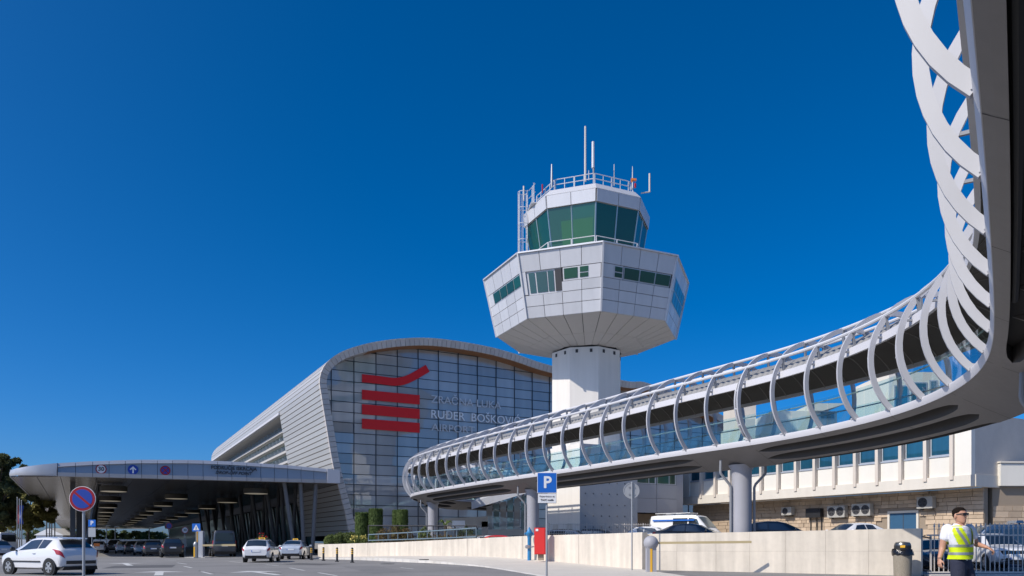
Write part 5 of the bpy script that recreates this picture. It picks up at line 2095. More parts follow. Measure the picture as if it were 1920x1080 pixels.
def car(name, label, cat, x, y, hx, hy, style, paint, z=0.0, group=None, taxi=False, plate_front=None, dark_trim=True, mold=False, lightbar=None, detail=True, glass=None, tint_roof=None):
    S_ = STY[style]
    K_ = S_['keys']
    L_ = S_['L']
    W2 = S_['W'] / 2
    glass = glass or M['carglass']
    # frame of the car: local x forward from the rear, y to its left
    rz = math.atan2(hy, hx)
    t_ = thing(name, label, cat, V(x, y, z), rz, group)
    ox = L_ / 2

    def prof(xx):
        zb_, zs, w, zr_, wr = tab(K_, xx)
        w *= W2 / .86 if style == 'hatch' else 1
        mid = zb_ + (zs - zb_) * .55
        gh = zr_ - zs
        return [(0, zb_), (w * .8, zb_), (w * .96, zb_ + .07), (w * 1.0, mid), (w * .985, zs - .06), (w * .955, zs),
                (wr + (w * .955 - wr) * .04, zs + gh * .86), (wr * .93, zr_ - .015), (wr * .6, zr_ + .012), (0, zr_ + .02)]

    xs = sorted(set([k[0] for k in K_] + [L_ * i / 34 for i in range(35)]))
    P = []
    for xx in xs:
        P.append(prof(xx))
    A = np.array(P)
    for _ in range(2):
        B = A.copy()
        for i in range(1, len(xs) - 1):
            wgt = (xs[i] - xs[i - 1]) / max(1e-6, xs[i + 1] - xs[i - 1])
            lin = A[i - 1] * (1 - wgt) + A[i + 1] * wgt
            B[i] = .6 * A[i] + .4 * lin
        A = B
    rows = []
    for xx, a in zip(xs, A):
        half = [V(xx - ox, p[0], p[1]) for p in a]
        rows.append(half + [V(q.x, -q.y, q.z) for q in reversed(half[1:-1])])
    m = MB()
    m.grid(rows, closed=True)
    n_ = len(rows[0])
    m.add(rows[0], [tuple(range(n_))])
    m.add(rows[-1], [tuple(range(n_))])
    body = m.build('body', paint, t_, smooth=50.0)

    def at_(xx, j, f=0.0):
        a = [np.interp(xx, xs, A[:, jj, 0]) for jj in (j, j + 1)]
        b = [np.interp(xx, xs, A[:, jj, 1]) for jj in (j, j + 1)]
        return V(xx - ox, a[0] + (a[1] - a[0]) * f, b[0] + (b[1] - b[0]) * f)

    # side windows
    for (xb0, xb1, xt0, xt1) in S_['side']:
        for sg in (1, -1):
            rws = []
            for q in range(7):
                u = q / 6
                col = []
                for w_ in range(4):
                    f = w_ / 3
                    xx = (xb0 + (xb1 - xb0) * u) * (1 - f) + (xt0 + (xt1 - xt0) * u) * f
                    p = at_(xx, 5, .10 + .84 * f)
                    col.append(V(p.x, sg * (p.y + .012), p.z + .002))
                rws.append(col)
            m = MB()
            m.grid(rws)
            m.build('side_window', glass, t_, smooth=True)
    # front and rear screens
    for nm, (x0, x1) in (('rear_window', S_['rear']), ('windscreen', S_['wind'])):
        if x1 <= x0:
            continue
        rws = []
        for q in range(6):
            xx = x0 + (x1 - x0) * q / 5
            wr = np.interp(xx, xs, A[:, 7, 0])
            zr_ = np.interp(xx, xs, A[:, 9, 1])
            sgx = -1 if nm == 'rear_window' else 1
            rws.append([V(xx - ox + sgx * .018, k * wr * .98, zr_ + .014 - .03 * k * k) for k in (-1, -.66, -.33, 0, .33, .66, 1)])
        m = MB()
        m.grid(rws)
        m.build(nm, glass, t_, smooth=True)
    if style == 'van':
        m = MB()
        m.box(V(-ox - .004, 0, 1.75), (.02, 1.5, .75))
        m.build('rear_window', glass, t_)
    # wheels
    r = S_['r']
    for wx in S_['wx']:
        for sg in (1, -1):
            yw = float(np.interp(wx, xs, A[:, 3, 0])) - .09
            c_ = V(wx - ox, sg * yw, r)
            ax_, az_ = V(1, 0, 0), V(0, sg, 0)
            m = MB()
            m.lathe([(r + .055, .02), (r + .055, .098), (r + .01, .098)], 26, c_, ax=ax_, az=az_)
            m.build('wheel_arch', M['black'], t_)
            m = MB()
            m.lathe([(r * .66, -.08), (r * .94, -.1), (r, -.06), (r, .07), (r * .95, .112), (r * .68, .118), (r * .66, .07)], 28, c_, ax=ax_, az=az_)
            wh = m.build('wheel', M['tyre'], t_, smooth=True)
            m = MB()
            m.lathe([(r * .67, .085), (r * .66, .105), (r * .6, .106), (r * .58, .085)], 24, c_, ax=ax_, az=az_)
            for k in range(5):
                a = 2 * math.pi * k / 5 + .3
                ay_ = az_.cross(ax_)
                dd = ax_ * math.cos(a) + ay_ * math.sin(a)
                m.bar(c_ + az_ * .1 + dd * r * .08, c_ + az_ * .1 + dd * r * .62, r * .26, .02, up=az_)
            m.lathe([(r * .16, .09), (r * .15, .118)], 14, c_, ax=ax_, az=az_)
            m.build('rim', M['rim'], wh)
    zr0 = np.interp(.05, xs, A[:, 5, 1])
    wrr = np.interp(.06, xs, A[:, 4, 0])
    for sg in (1, -1):
        m = MB()
        hh = .62 if style == 'van' else .24
        zc = zr0 - .10 if style != 'van' else 1.15
        yy = sg * (wrr - .10)
        if style != 'van':
            x0, x1, s_, j0, j1 = (.012, .30, .26, 3.55, 4.95) if style == 'hatch' else (.012, .26, .05, 3.5, 4.9)
            rws = []
            for q in range(7):
                col = []
                for w_ in range(6):
                    f = w_ / 5
                    u = q / 6
                    xx = x0 + s_ * f * (.25 + .75 * u) + (x1 - x0) * u
                    jj = j0 + (j1 - j0) * f
                    a = at_(xx, int(jj), jj - int(jj))
                    col.append(V(a.x - .014, sg * (a.y + .014), a.z))
                rws.append(col)
            m.grid(rws)
        else:
            m.hexa([V(-ox - .005, sg * (wrr - .30), zc - hh / 2), V(.20 - ox, sg * (wrr + .085), zc - hh / 2), V(.25 - ox, sg * (wrr - .2), zc - hh / 2), V(.1 - ox, sg * (wrr - .3), zc - hh / 2),
                    V(.03 - ox, sg * (wrr - .26), zc + hh / 2), V(.24 - ox, sg * (wrr + .06), zc + hh / 2), V(.3 - ox, sg * (wrr - .2), zc + hh / 2), V(.15 - ox, sg * (wrr - .26), zc + hh / 2)])
        m.build('tail_light', M['tail'], t_, smooth=style != 'van')
        xf = L_ - .28
        zf = np.interp(xf, xs, A[:, 5, 1]) - .06
        wf_ = np.interp(xf, xs, A[:, 4, 0])
        m = MB()
        m.hexa([V(xf - ox - .25, sg * (wf_ + .03), zf - .05), V(L_ - ox - .03, sg * (wf_ - .28), zf - .16), V(L_ - ox - .3, sg * (wf_ - .45), zf - .12), V(xf - ox - .4, sg * (wf_ - .3), zf - .05),
                V(xf - ox - .3, sg * (wf_ + .0), zf + .07), V(L_ - ox - .12, sg * (wf_ - .30), zf - .02), V(L_ - ox - .4, sg * (wf_ - .45), zf + .02), V(xf - ox - .4, sg * (wf_ - .3), zf + .07)])
        m.build('headlight', M['clear_lamp'], t_)
        # mirror
        xm = S_['wind'][1] - .25
        zm = np.interp(xm, xs, A[:, 5, 1]) + .08
        wm = np.interp(xm, xs, A[:, 5, 0])
        m = MB()
        m.lathe([(.02, -.10), (.075, -.07), (.085, 0), (.07, .08), (.02, .1)], 10, V(xm - ox, sg * (wm + .13), zm), ax=V(1, 0, 0), az=V(0, sg, 0), sx=.7)
        m.bar(V(xm - ox, sg * (wm - .06), zm - .06), V(xm - ox, sg * (wm + .1), zm - .03), .05, .04)
        m.build('mirror', M['black'] if mold else paint, t_, smooth=True)
        if detail:
            for q in range(S_['doors']):
                xh = S_['side'][-1][0] + .12 - q * 1.0
                p = at_(xh, 3, .72)
                m = MB()
                m.box(V(xh - ox, sg * (p.y + .012), p.z), (.16, .03, .028))
                m.build('door_handle', paint if not mold else M['can_trim'], t_)
        if mold:
            m = MB()
            for xa in (1.25,):
                p = at_(1.2, 2, .85)
                q = at_(2.9, 2, .85)
                m.bar(V(1.2 - ox, sg * (p.y + .012), .53), V(2.95 - ox, sg * (q.y + .012), .53), .02, .05, up=UP)
            m.build('rubbing_strip', M['black'], t_)
    # bumpers, plates
    m = MB()
    zbp = tab(K_, .06)[0]
    if mold:
        m.box(V(-ox + .02, 0, .50), (.10, 1.22, .13))
        m.build('bumper_strip', M['black'], t_)
        m = MB()
        m.hexa([V(-ox + .06, -.74, .2), V(-ox + .4, -.74, .2), V(-ox + .4, .74, .2), V(-ox + .06, .74, .2), V(-ox + .01, -.68, .345), V(-ox + .4, -.79, .345), V(-ox + .4, .79, .345), V(-ox + .01, .68, .345)])
        m.build('lower_bumper', M['black'], t_)
    else:
        m.hexa([V(-ox + .05, -wrr * .86, zbp - .1), V(-ox + .4, -wrr, zbp - .1), V(-ox + .4, wrr, zbp - .1), V(-ox + .05, wrr * .86, zbp - .1),
                V(-ox - .005, -wrr * .84, zbp + .1), V(-ox + .4, -wrr * 1.03, zbp + .1), V(-ox + .4, wrr * 1.03, zbp + .1), V(-ox - .005, wrr * .84, zbp + .1)])
        m.build('lower_bumper', M['black'], t_)
    m = MB()
    zp = zr0 - .16 if not mold else .73
    xo = -.012 if not mold else .028
    m.box(V(-ox + xo, 0, zp), (.02, .52, .115))
    pl = m.build('number_plate', M['sign_white'], t_)
    m = MB()
    m.box(V(-ox + xo - .012, .235, zp), (.006, .045, .11))
    m.build('plate_band', M['sign_blue'], pl)
    # grille at the front
    m = MB()
    zg = tab(K_, L_ - .06)[0]
    m.hexa([V(L_ - ox - .2, -.5, zg - .02), V(L_ - ox - .015, -.42, zg - .02), V(L_ - ox - .015, .42, zg - .02), V(L_ - ox - .2, .5, zg - .02),
            V(L_ - ox - .25, -.5, zg + .16), V(L_ - ox + .012, -.42, zg + .16), V(L_ - ox + .012, .42, zg + .16), V(L_ - ox - .25, .5, zg + .16)])
    m.build('grille', M['black'], t_)
    if taxi:
        m = MB()
        xq = 2.15
        zq = float(np.interp(xq, xs, A[:, 9, 1]))
        m.hexa([V(xq - ox - .08, -.21, zq - .02), V(xq - ox + .08, -.21, zq - .02), V(xq - ox + .08, .21, zq - .02), V(xq - ox - .08, .21, zq - .02),
                V(xq - ox - .045, -.19, zq + .12), V(xq - ox + .045, -.19, zq + .12), V(xq - ox + .045, .19, zq + .12), V(xq - ox - .045, .19, zq + .12)])
        tx = m.build('taxi_sign', M['yellow'], t_)
        text_part('TAXI', .11, M['sign_black'], V(xq - ox - .072, 0, zq + .05), V(0, -1, 0), V(.25, 0, 1), tx, depth=.003)
    if style == 'wagon':
        for sg in (1, -1):
            m = MB()
            pts = []
            for xx in (.75, .95, 1.6, 2.3, 2.55):
                p = at_(xx, 7, .3)
                pts.append(V(xx - ox, sg * p.y, p.z + (.05 if .8 < xx < 2.5 else .0)))
            m.tube(pts, .02, 6)
            m.build('roof_rail', M['dark_steel'], t_)
    if lightbar:
        xq = lightbar
        zq = float(np.interp(xq, xs, A[:, 9, 1]))
        m = MB()
        m.hexa([V(xq - ox - .18, -.6, zq + .03), V(xq - ox + .18, -.6, zq + .03), V(xq - ox + .18, .6, zq + .03), V(xq - ox - .18, .6, zq + .03),
                V(xq - ox - .12, -.56, zq + .17), V(xq - ox + .12, -.56, zq + .17), V(xq - ox + .12, .56, zq + .17), V(xq - ox - .12, .56, zq + .17)])
        m.build('light_bar', M['p_navy'], t_)
        m = MB()
        m.box(V(xq - ox, -.45, zq + .01), (.08, .08, .06))
        m.box(V(xq - ox, .45, zq + .01), (.08, .08, .06))
        m.build('light_bar_foot', M['black'], t_)
    return t_


# the white hatchback on the left
rwx, rwy = -17.75, 29.75
hx, hy = -.90, .436
Lh = 4.03
cx = rwx + hx * (Lh / 2 - .68) + hy * .78
cy = rwy + hy * (Lh / 2 - .68) - hx * .78
hb = car('hatchback', 'white three-door hatchback with black rubbing strips on the open road beside the no-parking sign', 'car', cx, cy, hx, hy, 'hatch', M['p_white'], mold=True)
m = MB()
m.box(V(-2.015 + .46, 0, 1.425), (.04, .26, .03))
m.build('brake_light', M['tail'], hb)
m = MB()
m.hexa([V(-2.015 + .36, -.52, 1.40), V(-2.015 + .62, -.54, 1.43), V(-2.015 + .62, .54, 1.43), V(-2.015 + .36, .52, 1.40), V(-2.015 + .36, -.52, 1.425), V(-2.015 + .62, -.54, 1.465), V(-2.015 + .62, .54, 1.465), V(-2.015 + .36, .52, 1.425)])
m.build('roof_spoiler', M['p_white'], hb)
# taxis
p = at(484, 1050, 50)
w1 = car('taxi', 'white estate taxi with yellow roof sign waiting at the barrier', 'taxi', p.x - .1, p.y + 1.2, -.13, .99, 'wagon', M['p_white'], taxi=True)
m = MB()
m.box(V(-2.33 + .30, 0, 1.22), (.02, .9, .05), V(.6, 0, .8))
m.build('window_sticker', M['letter_dim'], w1)
p = at(548, 1045, 59.5)
w2 = car('taxi', 'pale silver saloon taxi with yellow roof sign beside the black bollards', 'taxi', p.x, p.y + 1.0, -.10, .99, 'sedan', M['p_pale'], taxi=True)
# queue under the canopy
queue = [(307, 1044, 66.5, 'suv', 'p_black', 'black suv, nearest of the cars queuing under the canopy'), (272, 1043, 71, 'wagon', 'p_grey', 'dark grey estate queuing under the canopy behind the black suv'),
         (254, 1041, 77, 'hatch', 'p_silver', 'silver hatchback in the queue under the canopy'), (236, 1039.5, 84, 'sedan', 'p_grey', 'dark saloon in the shaded queue under the canopy'),
         (219, 1038, 92, 'hatch', 'p_pale', 'pale blue hatchback far down the queue under the canopy'), (204, 1037, 101, 'suv', 'p_grey', 'grey suv, farthest of the cars queuing under the canopy')]
for px, py, Y, st, pt_, lab in queue:
    p = at(px, py, Y)
    car('queued_car', lab, 'car', p.x, p.y + 1.5, -.45, .89, st, M[pt_], group='cars queuing under the canopy', detail=False)
p = at(186, 1037, 96)
car('parked_car', 'white hatchback parked in the sun beyond the open side of the canopy', 'car', p.x, p.y, -.4, .9, 'hatch', M['p_white'], detail=False)
p = at(399, 1041, 69)
bus = car('minibus', 'dark grey minibus under the canopy behind the pale barrier arm', 'minibus', p.x, p.y + 2.2, -.42, .9, 'van', M['p_grey'], detail=False)
p = at(12, 1040, 84)
car('white_van', 'white van parked at the road edge beyond the white hatchback', 'van', p.x - 1.5, p.y, -.9, .4, 'van', M['p_white'], detail=False)
p = at(2, 1045, 62)
car('estate_car', 'pale silver estate partly cut off by the frame beyond the hatchback bonnet', 'car', p.x - 1.3, p.y, -.9, .4, 'wagon', M['p_pale'], detail=False)
# raised car park
lot = [(1598, 44.0, -.93, -.36, 'sedan', 'p_white', 'white saloon parked below the blue door of the office', 'parked_car'),
       (1462, 41.5, .95, -.30, 'hatch', 'p_black', 'black hatchback parked beside the grey bridge column', 'parked_car'),
       (1300, 46.0, .90, -.43, 'sedan', 'p_grey', 'dark grey car parked in front of the white van', 'parked_car'),
       (1228, 54.0, .90, -.43, 'hatch', 'p_white', 'white hatchback parked behind the sign post with the round back', 'parked_car'),
       (1126, 57.0, .9, -.43, 'wagon', 'p_grey', 'dark estate parked under the tower, closer to the round sign', 'parked_car'),
       (1075, 57.5, .9, -.43, 'wagon', 'p_silver', 'silver estate parked in front of the dotted concrete block', 'parked_car'),
       (948, 58.0, .95, -.3, 'hatch', 'p_red', 'red hatchback showing over the wall beside the bridge column', 'parked_car'),
       (931, 59.5, .9, -.43, 'hatch', 'p_white', 'white hatchback showing over the wall next to the red one', 'parked_car'),
       (908, 61.5, .9, -.43, 'wagon', 'p_grey', 'grey estate at the end of the blue railing', 'parked_car')]
for px, Y, hx_, hy_, st, pt_, lab, nm in lot:
    p = at(px, 0, Y)
    zz = lot_z(p.x, p.y) if p.x > 14.5 else GZ + .02
    if Y > 56:
        zz = GZ - .55 if px < 1000 else GZ - .15
    car(nm, lab, 'car', p.x, p.y, hx_, hy_, st, M[pt_], z=zz, group='cars parked behind the concrete walls')
p = at(1282, 0, 54.0)
rv_ = car('rescue_van', 'white and blue van with roof light bar parked before the office building', 'van', p.x + .5, p.y + .6, .78, -.62, 'van', M['p_white'], z=GZ - .08, lightbar=2.9)
for sg in (1, -1):
    for z0_, h_, mt_ in ((1.28, .30, 'sign_blue'), (2.02, .10, 'sign_blue')):
        m = MB()
        m.box(V(-.75, sg * (1.004 if z0_ < 1.5 else .955), z0_), (3.2, .012, h_))
        m.build('blue_stripe', M[mt_], rv_)
m = MB()
for yy in (-.62, .62):
    m.tube([V(-2.3, yy, 2.52), V(.4, yy, 2.52)], .03, 6)
for xx in (-2.1, -1.3, -.5, .3):
    m.tube([V(xx, -.62, 2.52), V(xx, .62, 2.52)], .025, 6)
    m.tube([V(xx, -.62, 2.3), V(xx, -.62, 2.52)], .02, 5)
    m.tube([V(xx, .62, 2.3), V(xx, .62, 2.52)], .02, 5)
m.build('roof_rack', M['galv'], rv_)
# behind the gate
p = at(1916, 0, 33.6)
wsuv = car('white_suv', 'white suv facing the steel gate with ribbed black grille', 'car', p.x + .1, p.y + 2.0, -.20, -.98, 'suv', M['p_white'], z=lot_z(p.x, 32) + .0)
m = MB()
L5 = 2.25
m.hexa([V(L5 - .12, -.62, .62), V(L5 + .0, -.5, .62), V(L5 + .0, .5, .62), V(L5 - .12, .62, .62), V(L5 - .25, -.66, .90), V(L5 - .035, -.56, .90), V(L5 - .035, .56, .90), V(L5 - .25, .66, .90)])
gr_ = m.build('grille', M['black'], wsuv)
for k in range(9):
    m = MB()
    y = -.44 + k * .11
    m.bar(V(L5 + .005, y, .64), V(L5 - .03, y, .88), .02, .02)
    m.build('grille_bar', M['chrome'], gr_)
for zz in (.36, .52):
    m = MB()
    m.hexa([V(L5 - .2, -.8, zz - .04), V(L5 - .0, -.6, zz - .04), V(L5 - .0, .6, zz - .04), V(L5 - .2, .8, zz - .04), V(L5 - .2, -.8, zz + .03), V(L5 - .0, -.6, zz + .03), V(L5 - .0, .6, zz + .03), V(L5 - .2, .8, zz + .03)])
    m.build('bumper_strip', M['black'], wsuv)
m = MB()
m.box(V(L5 + .012, 0, .56), (.02, .52, .11))
pl = m.build('number_plate', M['sign_white'], wsuv)
m = MB()
m.box(V(L5 + .024, -.235, .56), (.006, .045, .106))
m.build('plate_band', M['sign_blue'], pl)
p = at(1835, 0, 37.5)
car('blue_van', 'dark blue high-roofed van with a beacon bar behind the gate', 'van', p.x + 1.4, p.y + .3, -.97, .22, 'van', M['p_navy'], z=lot_z(p.x, 37) - .32, lightbar=2.2)
p = at(1768, 0, 33.2)
car('black_car', 'black car behind the steel gate beside the concrete wall end', 'car', p.x + .6, p.y + 1.7, -.35, -.94, 'sedan', M['p_black'], z=lot_z(p.x, 33) - .05)

# ------------------------------------------------------------------ street furniture
def post_mesh(px, Y, z0, z1, r=.035, nm='pole', parent=None, mt=None):
    x = (px - 960) * Y / FOC
    m = MB()
    m.tube([V(x, Y, z0), V(x, Y, z1)], r, 12)
    m.lathe([(r, z1 - .0), (r * .6, z1 + .02)], 10, V(x, Y, 0))
    return m.build(nm, mt or M['galv'], parent, smooth=True)


# no parking sign
Y = 19.3
x = (157 - 960) * Y / FOC
sc_ = V(x, Y - .06, CZ + (HZ - 935.5) * Y / FOC)
nps = thing('no_parking_sign', 'round blue sign with red rim and one red diagonal on a tall grey pole', 'road sign', V(x, Y, 0))
post_mesh(157, Y, 0, sc_.z + .28, .034, 'pole', nps)
fx = V(1, 0, 0)
fn = V(.12, -1, 0).normalized()
fx = V(-fn.y, fn.x, 0)
R0_ = 23.4 * Y / FOC
m = MB()
m.lathe([(R0_, -.02), (R0_, .0)], 40, sc_, ax=fx, az=fn)
pl = m.build('sign_plate', M['sign_white'], nps)
m = MB()
m.lathe([(R0_ * .96, 0), (R0_ * .96, .004)], 40, sc_, ax=fx, az=fn)
m.build('sign_rim', M['sign_red'], pl)
m = MB()
m.lathe([(R0_ * .76, 0), (R0_ * .76, .008)], 40, sc_, ax=fx, az=fn)
m.build('sign_field', M['sign_dblue'], pl)
m = MB()
dd = (-fx * .72 + UP).normalized()
dd = (fx * .75 - UP * .66).normalized()
m.bar(sc_ + fn * .010 - dd * R0_ * .79, sc_ + fn * .010 + dd * R0_ * .79, R0_ * .17, .006, up=fn)
m.build('sign_stroke', M['sign_red'], pl)
# P sign
Y = 24.0
x = (1025.5 - 960) * Y / FOC
ps_ = thing('parking_sign', 'square blue parking sign with white lettered plate below on a grey pole', 'road sign', V(x, Y, .05))
post_mesh(1025, Y, .0, at(0, 890, Y).z, .032, 'pole', ps_)
W_ = 36.5 * Y / FOC
c1 = V(x, Y - .05, CZ + (HZ - 905.5) * Y / FOC)
m = MB()
m.box(c1, (W_, .02, 38.5 * Y / FOC))
q1 = m.build('sign_plate', M['sign_white'], ps_)
m = MB()
m.box(c1 - V(0, .012, 0), (W_ * .95, .006, 38.5 * Y / FOC * .95))
m.build('sign_field', M['sign_blue'], q1)
text_part('P', .50, M['sign_white'], c1 - V(-.01, .018, .0), V(1, 0, 0), UP, q1, depth=.002, weight=.014)
c2 = V(x, Y - .05, CZ + (HZ - 934.5) * Y / FOC)
m = MB()
m.box(c2, (35 * Y / FOC, .02, 18.5 * Y / FOC))
q2 = m.build('lower_plate', M['sign_black'], ps_)
m = MB()
m.box(c2 - V(0, .012, 0), (34 * Y / FOC, .006, 17.3 * Y / FOC))
m.build('sign_field', M['sign_white'], q2)
text_part('Rezervirano za', .078, M['sign_black'], c2 - V(0, .018, -.055), V(1, 0, 0), UP, q2, depth=.002)
text_part('TAXI vozila', .085, M['sign_black'], c2 - V(0, .018, .055), V(1, 0, 0), UP, q2, depth=.002, weight=.002)
# sign seen from the back
Y = 34.6
x = (1184.5 - 960) * Y / FOC
rb = thing('round_sign', 'round road sign seen from its grey back on a thin pole by the wall end', 'road sign', V(x, Y, .05))
post_mesh(1185, Y, 0.0, at(0, 904, Y).z, .032, 'pole', rb)
c_ = V(x, Y + .05, at(0, 920, Y).z)
m = MB()
m.lathe([(15.3 * Y / FOC, 0), (15.3 * Y / FOC, .02), (14.3 * Y / FOC, .025), (14.2 * Y / FOC, .008)], 36, c_, ax=V(1, 0, 0), az=V(-.15, -1, 0).normalized())
m.build('sign_plate', M['sign_back'], rb)
m = MB()
for dz in (-.16, .16):
    m.box(c_ + V(0, -.035, dz), (.3, .02, .03))
m.build('bracket', M['galv'], rb)
# hydrant
Y = 43.4
p = at(992.5, 1052, Y)
hy_ = thing('fire_hydrant', 'tall blue pillar hydrant with pointed cap by the concrete wall', 'hydrant', p)
hgt = (1052 - 988) * Y / FOC
m = MB()
m.lathe([(.15, -.05), (.15, .03), (.11, .05), (.105, hgt * .66), (.12, hgt * .68), (.12, hgt * .72)], 18, p)
m.build('barrel', M['hyd_blue'], hy_, smooth=True)
m = MB()
m.lathe([(.12, hgt * .72), (.19, hgt * .76), (.21, hgt * .83), (.15, hgt * .86), (.12, hgt * .90), (.05, hgt * .96), (.015, hgt)], 18, p)
for sg in (-1, 1):
    m.tube([p + V(sg * .08, 0, hgt * .80), p + V(sg * .26, -.05, hgt * .80)], .06, 10)
m.build('head', M['hyd_blue'], hy_, smooth=True)
m = MB()
m.lathe([(.10, .02), (.13, .16), (.13, .22), (.05, .24)], 14, p + UP * hgt * .42, ax=V(1, 0, 0), az=V(-.55, -.83, 0).normalized(), ay=None)
m.build('outlet_cap', M['galv'], hy_, smooth=True)
m = MB()
m.lathe([(.10, .02), (.12, .14), (.11, .2)], 14, p + UP * hgt * .42, ax=V(1, 0, 0), az=V(.9, -.4, 0).normalized())
m.build('outlet_cap', M['galv'], hy_, smooth=True)
# red cabinet
Y = 42.0
p = at(1013.5, 1046, Y)
cb = thing('hose_cabinet', 'red metal hose cabinet on a short foot beside the blue hydrant', 'cabinet', p)
wv = (wf[33] - wf[31])
wv.z = 0
wv.normalize()
m = MB()
m.box(V(p.x, p.y, at(0, 1014.5, Y).z), (.62, .34, 50 * Y / FOC), V(1, -.25, 0).normalized())
bx = m.build('box_body', M['box_red'], cb)
m = MB()
m.box(V(p.x, p.y, at(0, 1014.5, Y).z) - V(.045, .18, 0), (.54, .02, 48 * Y / FOC), V(1, -.25, 0).normalized())
m.build('door', M['box_red'], cb)
m = MB()
m.box(V(p.x, p.y, at(0, 1014.5, Y).z) + V(-.05 - .15, -.17, .6), (.14, .01, .12), V(1, -.25, 0).normalized())
m.build('label_plate', M['sign_white'], cb)
m = MB()
m.box(V(p.x + .02, p.y + .05, p.z + .05), (.3, .16, .36), V(1, -.25, 0).normalized())
m.build('foot', M['mortar'], cb)
# barrier with ball head by the wall opening
Y = 32.6
p = at(1220.5, 1073, Y)
bp_ = thing('ball_barrier', 'grey barrier post with ball head, yellow stripe and long tan arm before the wall', 'barrier', V(p.x, Y, 0))
m = MB()
m.box(V(p.x, Y, .62), (.40, .36, 1.24))
m.build('post', M['column'], bp_)
m = MB()
m.box(V(p.x - .02, Y - .185, .62), (.09, .02, 1.2))
m.build('stripe', M['yellow'], bp_)
m = MB()
rb_ = .31
m.lathe([(rb_ * math.sin(a) + .001, -rb_ * math.cos(a)) for a in [math.pi * k / 12 for k in range(13)]], 24, V(p.x, Y, at(0, 1018, Y).z))
m.build('ball_head', M['column'], bp_, smooth=True)
m = MB()
e_ = at(1409, 1016.2, Y - .6)
m.bar(V(p.x + .25, Y - .02, at(0, 1018, Y).z), V(e_.x, e_.y, e_.z), .06, .10)
m.build('arm', M['cream'], bp_)
# drop-off barrier
Y = 66.0
p = at(375, 1046, Y)
db = thing('entry_barrier', 'white and yellow barrier cabinet with long pale arm at the canopy entry', 'barrier', p)
m = MB()
m.box(p + V(.1, 0, 1.15), (.42, .4, 2.3))
m.build('cabinet', M['can_trim'], db)
m = MB()
m.box(p + V(-.19, -.03, 1.13), (.14, .42, 2.26))
m.build('stripe', M['yellow'], db)
m = MB()
a, b = at(380, 1022.5, Y - .3), at(442, 1022, Y - .3)
m.bar(a, b, .06, .16)
m.build('arm', M['cream'], db)
p2 = at(367, 1045, Y - 1.0)
tk = thing('ticket_post', 'small yellow and grey ticket post beside the barrier cabinet', 'ticket post', p2)
m = MB()
m.lathe([(.17, 0), (.17, .95), (.2, 1.0), (.2, 1.15), (.1, 1.3)], 14, p2)
m.build('post_body', M['galv'], tk, smooth=True)
m = MB()
m.box(p2 + V(-.05, -.17, .45), (.12, .04, .85))
m.build('stripe', M['yellow'], tk)
isl = MB()
isl.box(at(372, 1046.5, 65.8) + V(0, .3, 0), (1.7, 2.2, .16))
isl.build('traffic_island', M['kerb'], kind='structure')
# crossing sign
Y = 64.8
c_ = at(368, 989, Y)
cs = thing('crossing_sign', 'square blue pedestrian crossing sign with white triangle above the barrier', 'road sign', V(c_.x, Y, 0))
post_mesh(368, Y + .05, 0, c_.z - .2, .035, 'pole', cs)
m = MB()
m.box(c_, (.68, .03, .66))
q = m.build('sign_plate', M['sign_blue'], cs)
m = MB()
m.prism([c_ + V(-.25, -.02, -.22), c_ + V(.25, -.02, -.22), c_ + V(0, -.02, .25)], V(0, -.006, 0))
tr_ = m.build('triangle', M['sign_white'], q)
m = MB()
k_ = c_ + V(0, -.03, -.05)
for a, b in (((0, .08), (0, -.03)), ((0, -.03), (.05, -.13)), ((0, -.03), (-.05, -.13)), ((0, .05), (.06, -.01)), ((0, .05), (-.06, .0))):
    m.bar(k_ + V(a[0], 0, a[1]), k_ + V(b[0], 0, b[1]), .025, .006, up=V(0, -1, 0))
m.lathe([(.022, 0), (.022, .006)], 8, k_ + V(0, 0, .115), ax=V(1, 0, 0), az=V(0, -1, 0))
m.build('walking_figure', M['sign_black'], tr_)
# small P sign by the canopy post
Y = 60
c_ = at(172.5, 981, Y)
p2s = thing('canopy_parking_sign', 'small blue parking sign with grey plate below next to the canopy post', 'road sign', V(c_.x, Y, 0))
post_mesh(172.5, Y + .05, 0, c_.z + .2, .03, 'pole', p2s)
m = MB()
m.box(c_, (.56, .03, .54))
q = m.build('sign_plate', M['sign_blue'], p2s)
text_part('P', .46, M['sign_white'], c_ - V(0, .02, 0), V(1, 0, 0), UP, q, depth=.003, weight=.01)
c_ = at(172.5, 998, Y)
m = MB()
m.box(c_, (.56, .03, .72))
m.build('lower_plate', M['sign_back'], p2s)
# round signs inside
for px, py, Y, mt, lab, txt in ((347, 994, 76, 'sign_white', 'round white thirty speed sign on a pole under the canopy', '30'), (317, 986, 80, 'sign_dblue', 'round dark blue sign high under the canopy', None)):
    c_ = at(px, py, Y)
    s_ = thing('round_canopy_sign', lab, 'road sign', V(c_.x, Y, 0))
    post_mesh(px, Y + .06, 0, c_.z + .2, .035, 'pole', s_)
    m = MB()
    m.lathe([(.34, 0), (.34, .02)], 24, c_, ax=V(1, 0, 0), az=V(0, -1, 0))
    q = m.build('sign_plate', M[mt], s_)
    m = MB()
    ring(m, c_ - V(0, .021, 0), .27, .34, .006, V(1, 0, 0), V(0, -1, 0))
    m.build('sign_rim', M['sign_red'], q)
    if txt:
        text_part(txt, .36, M['sign_black'], c_ - V(0, .03, 0), V(1, 0, 0), UP, q, depth=.002, weight=.005)
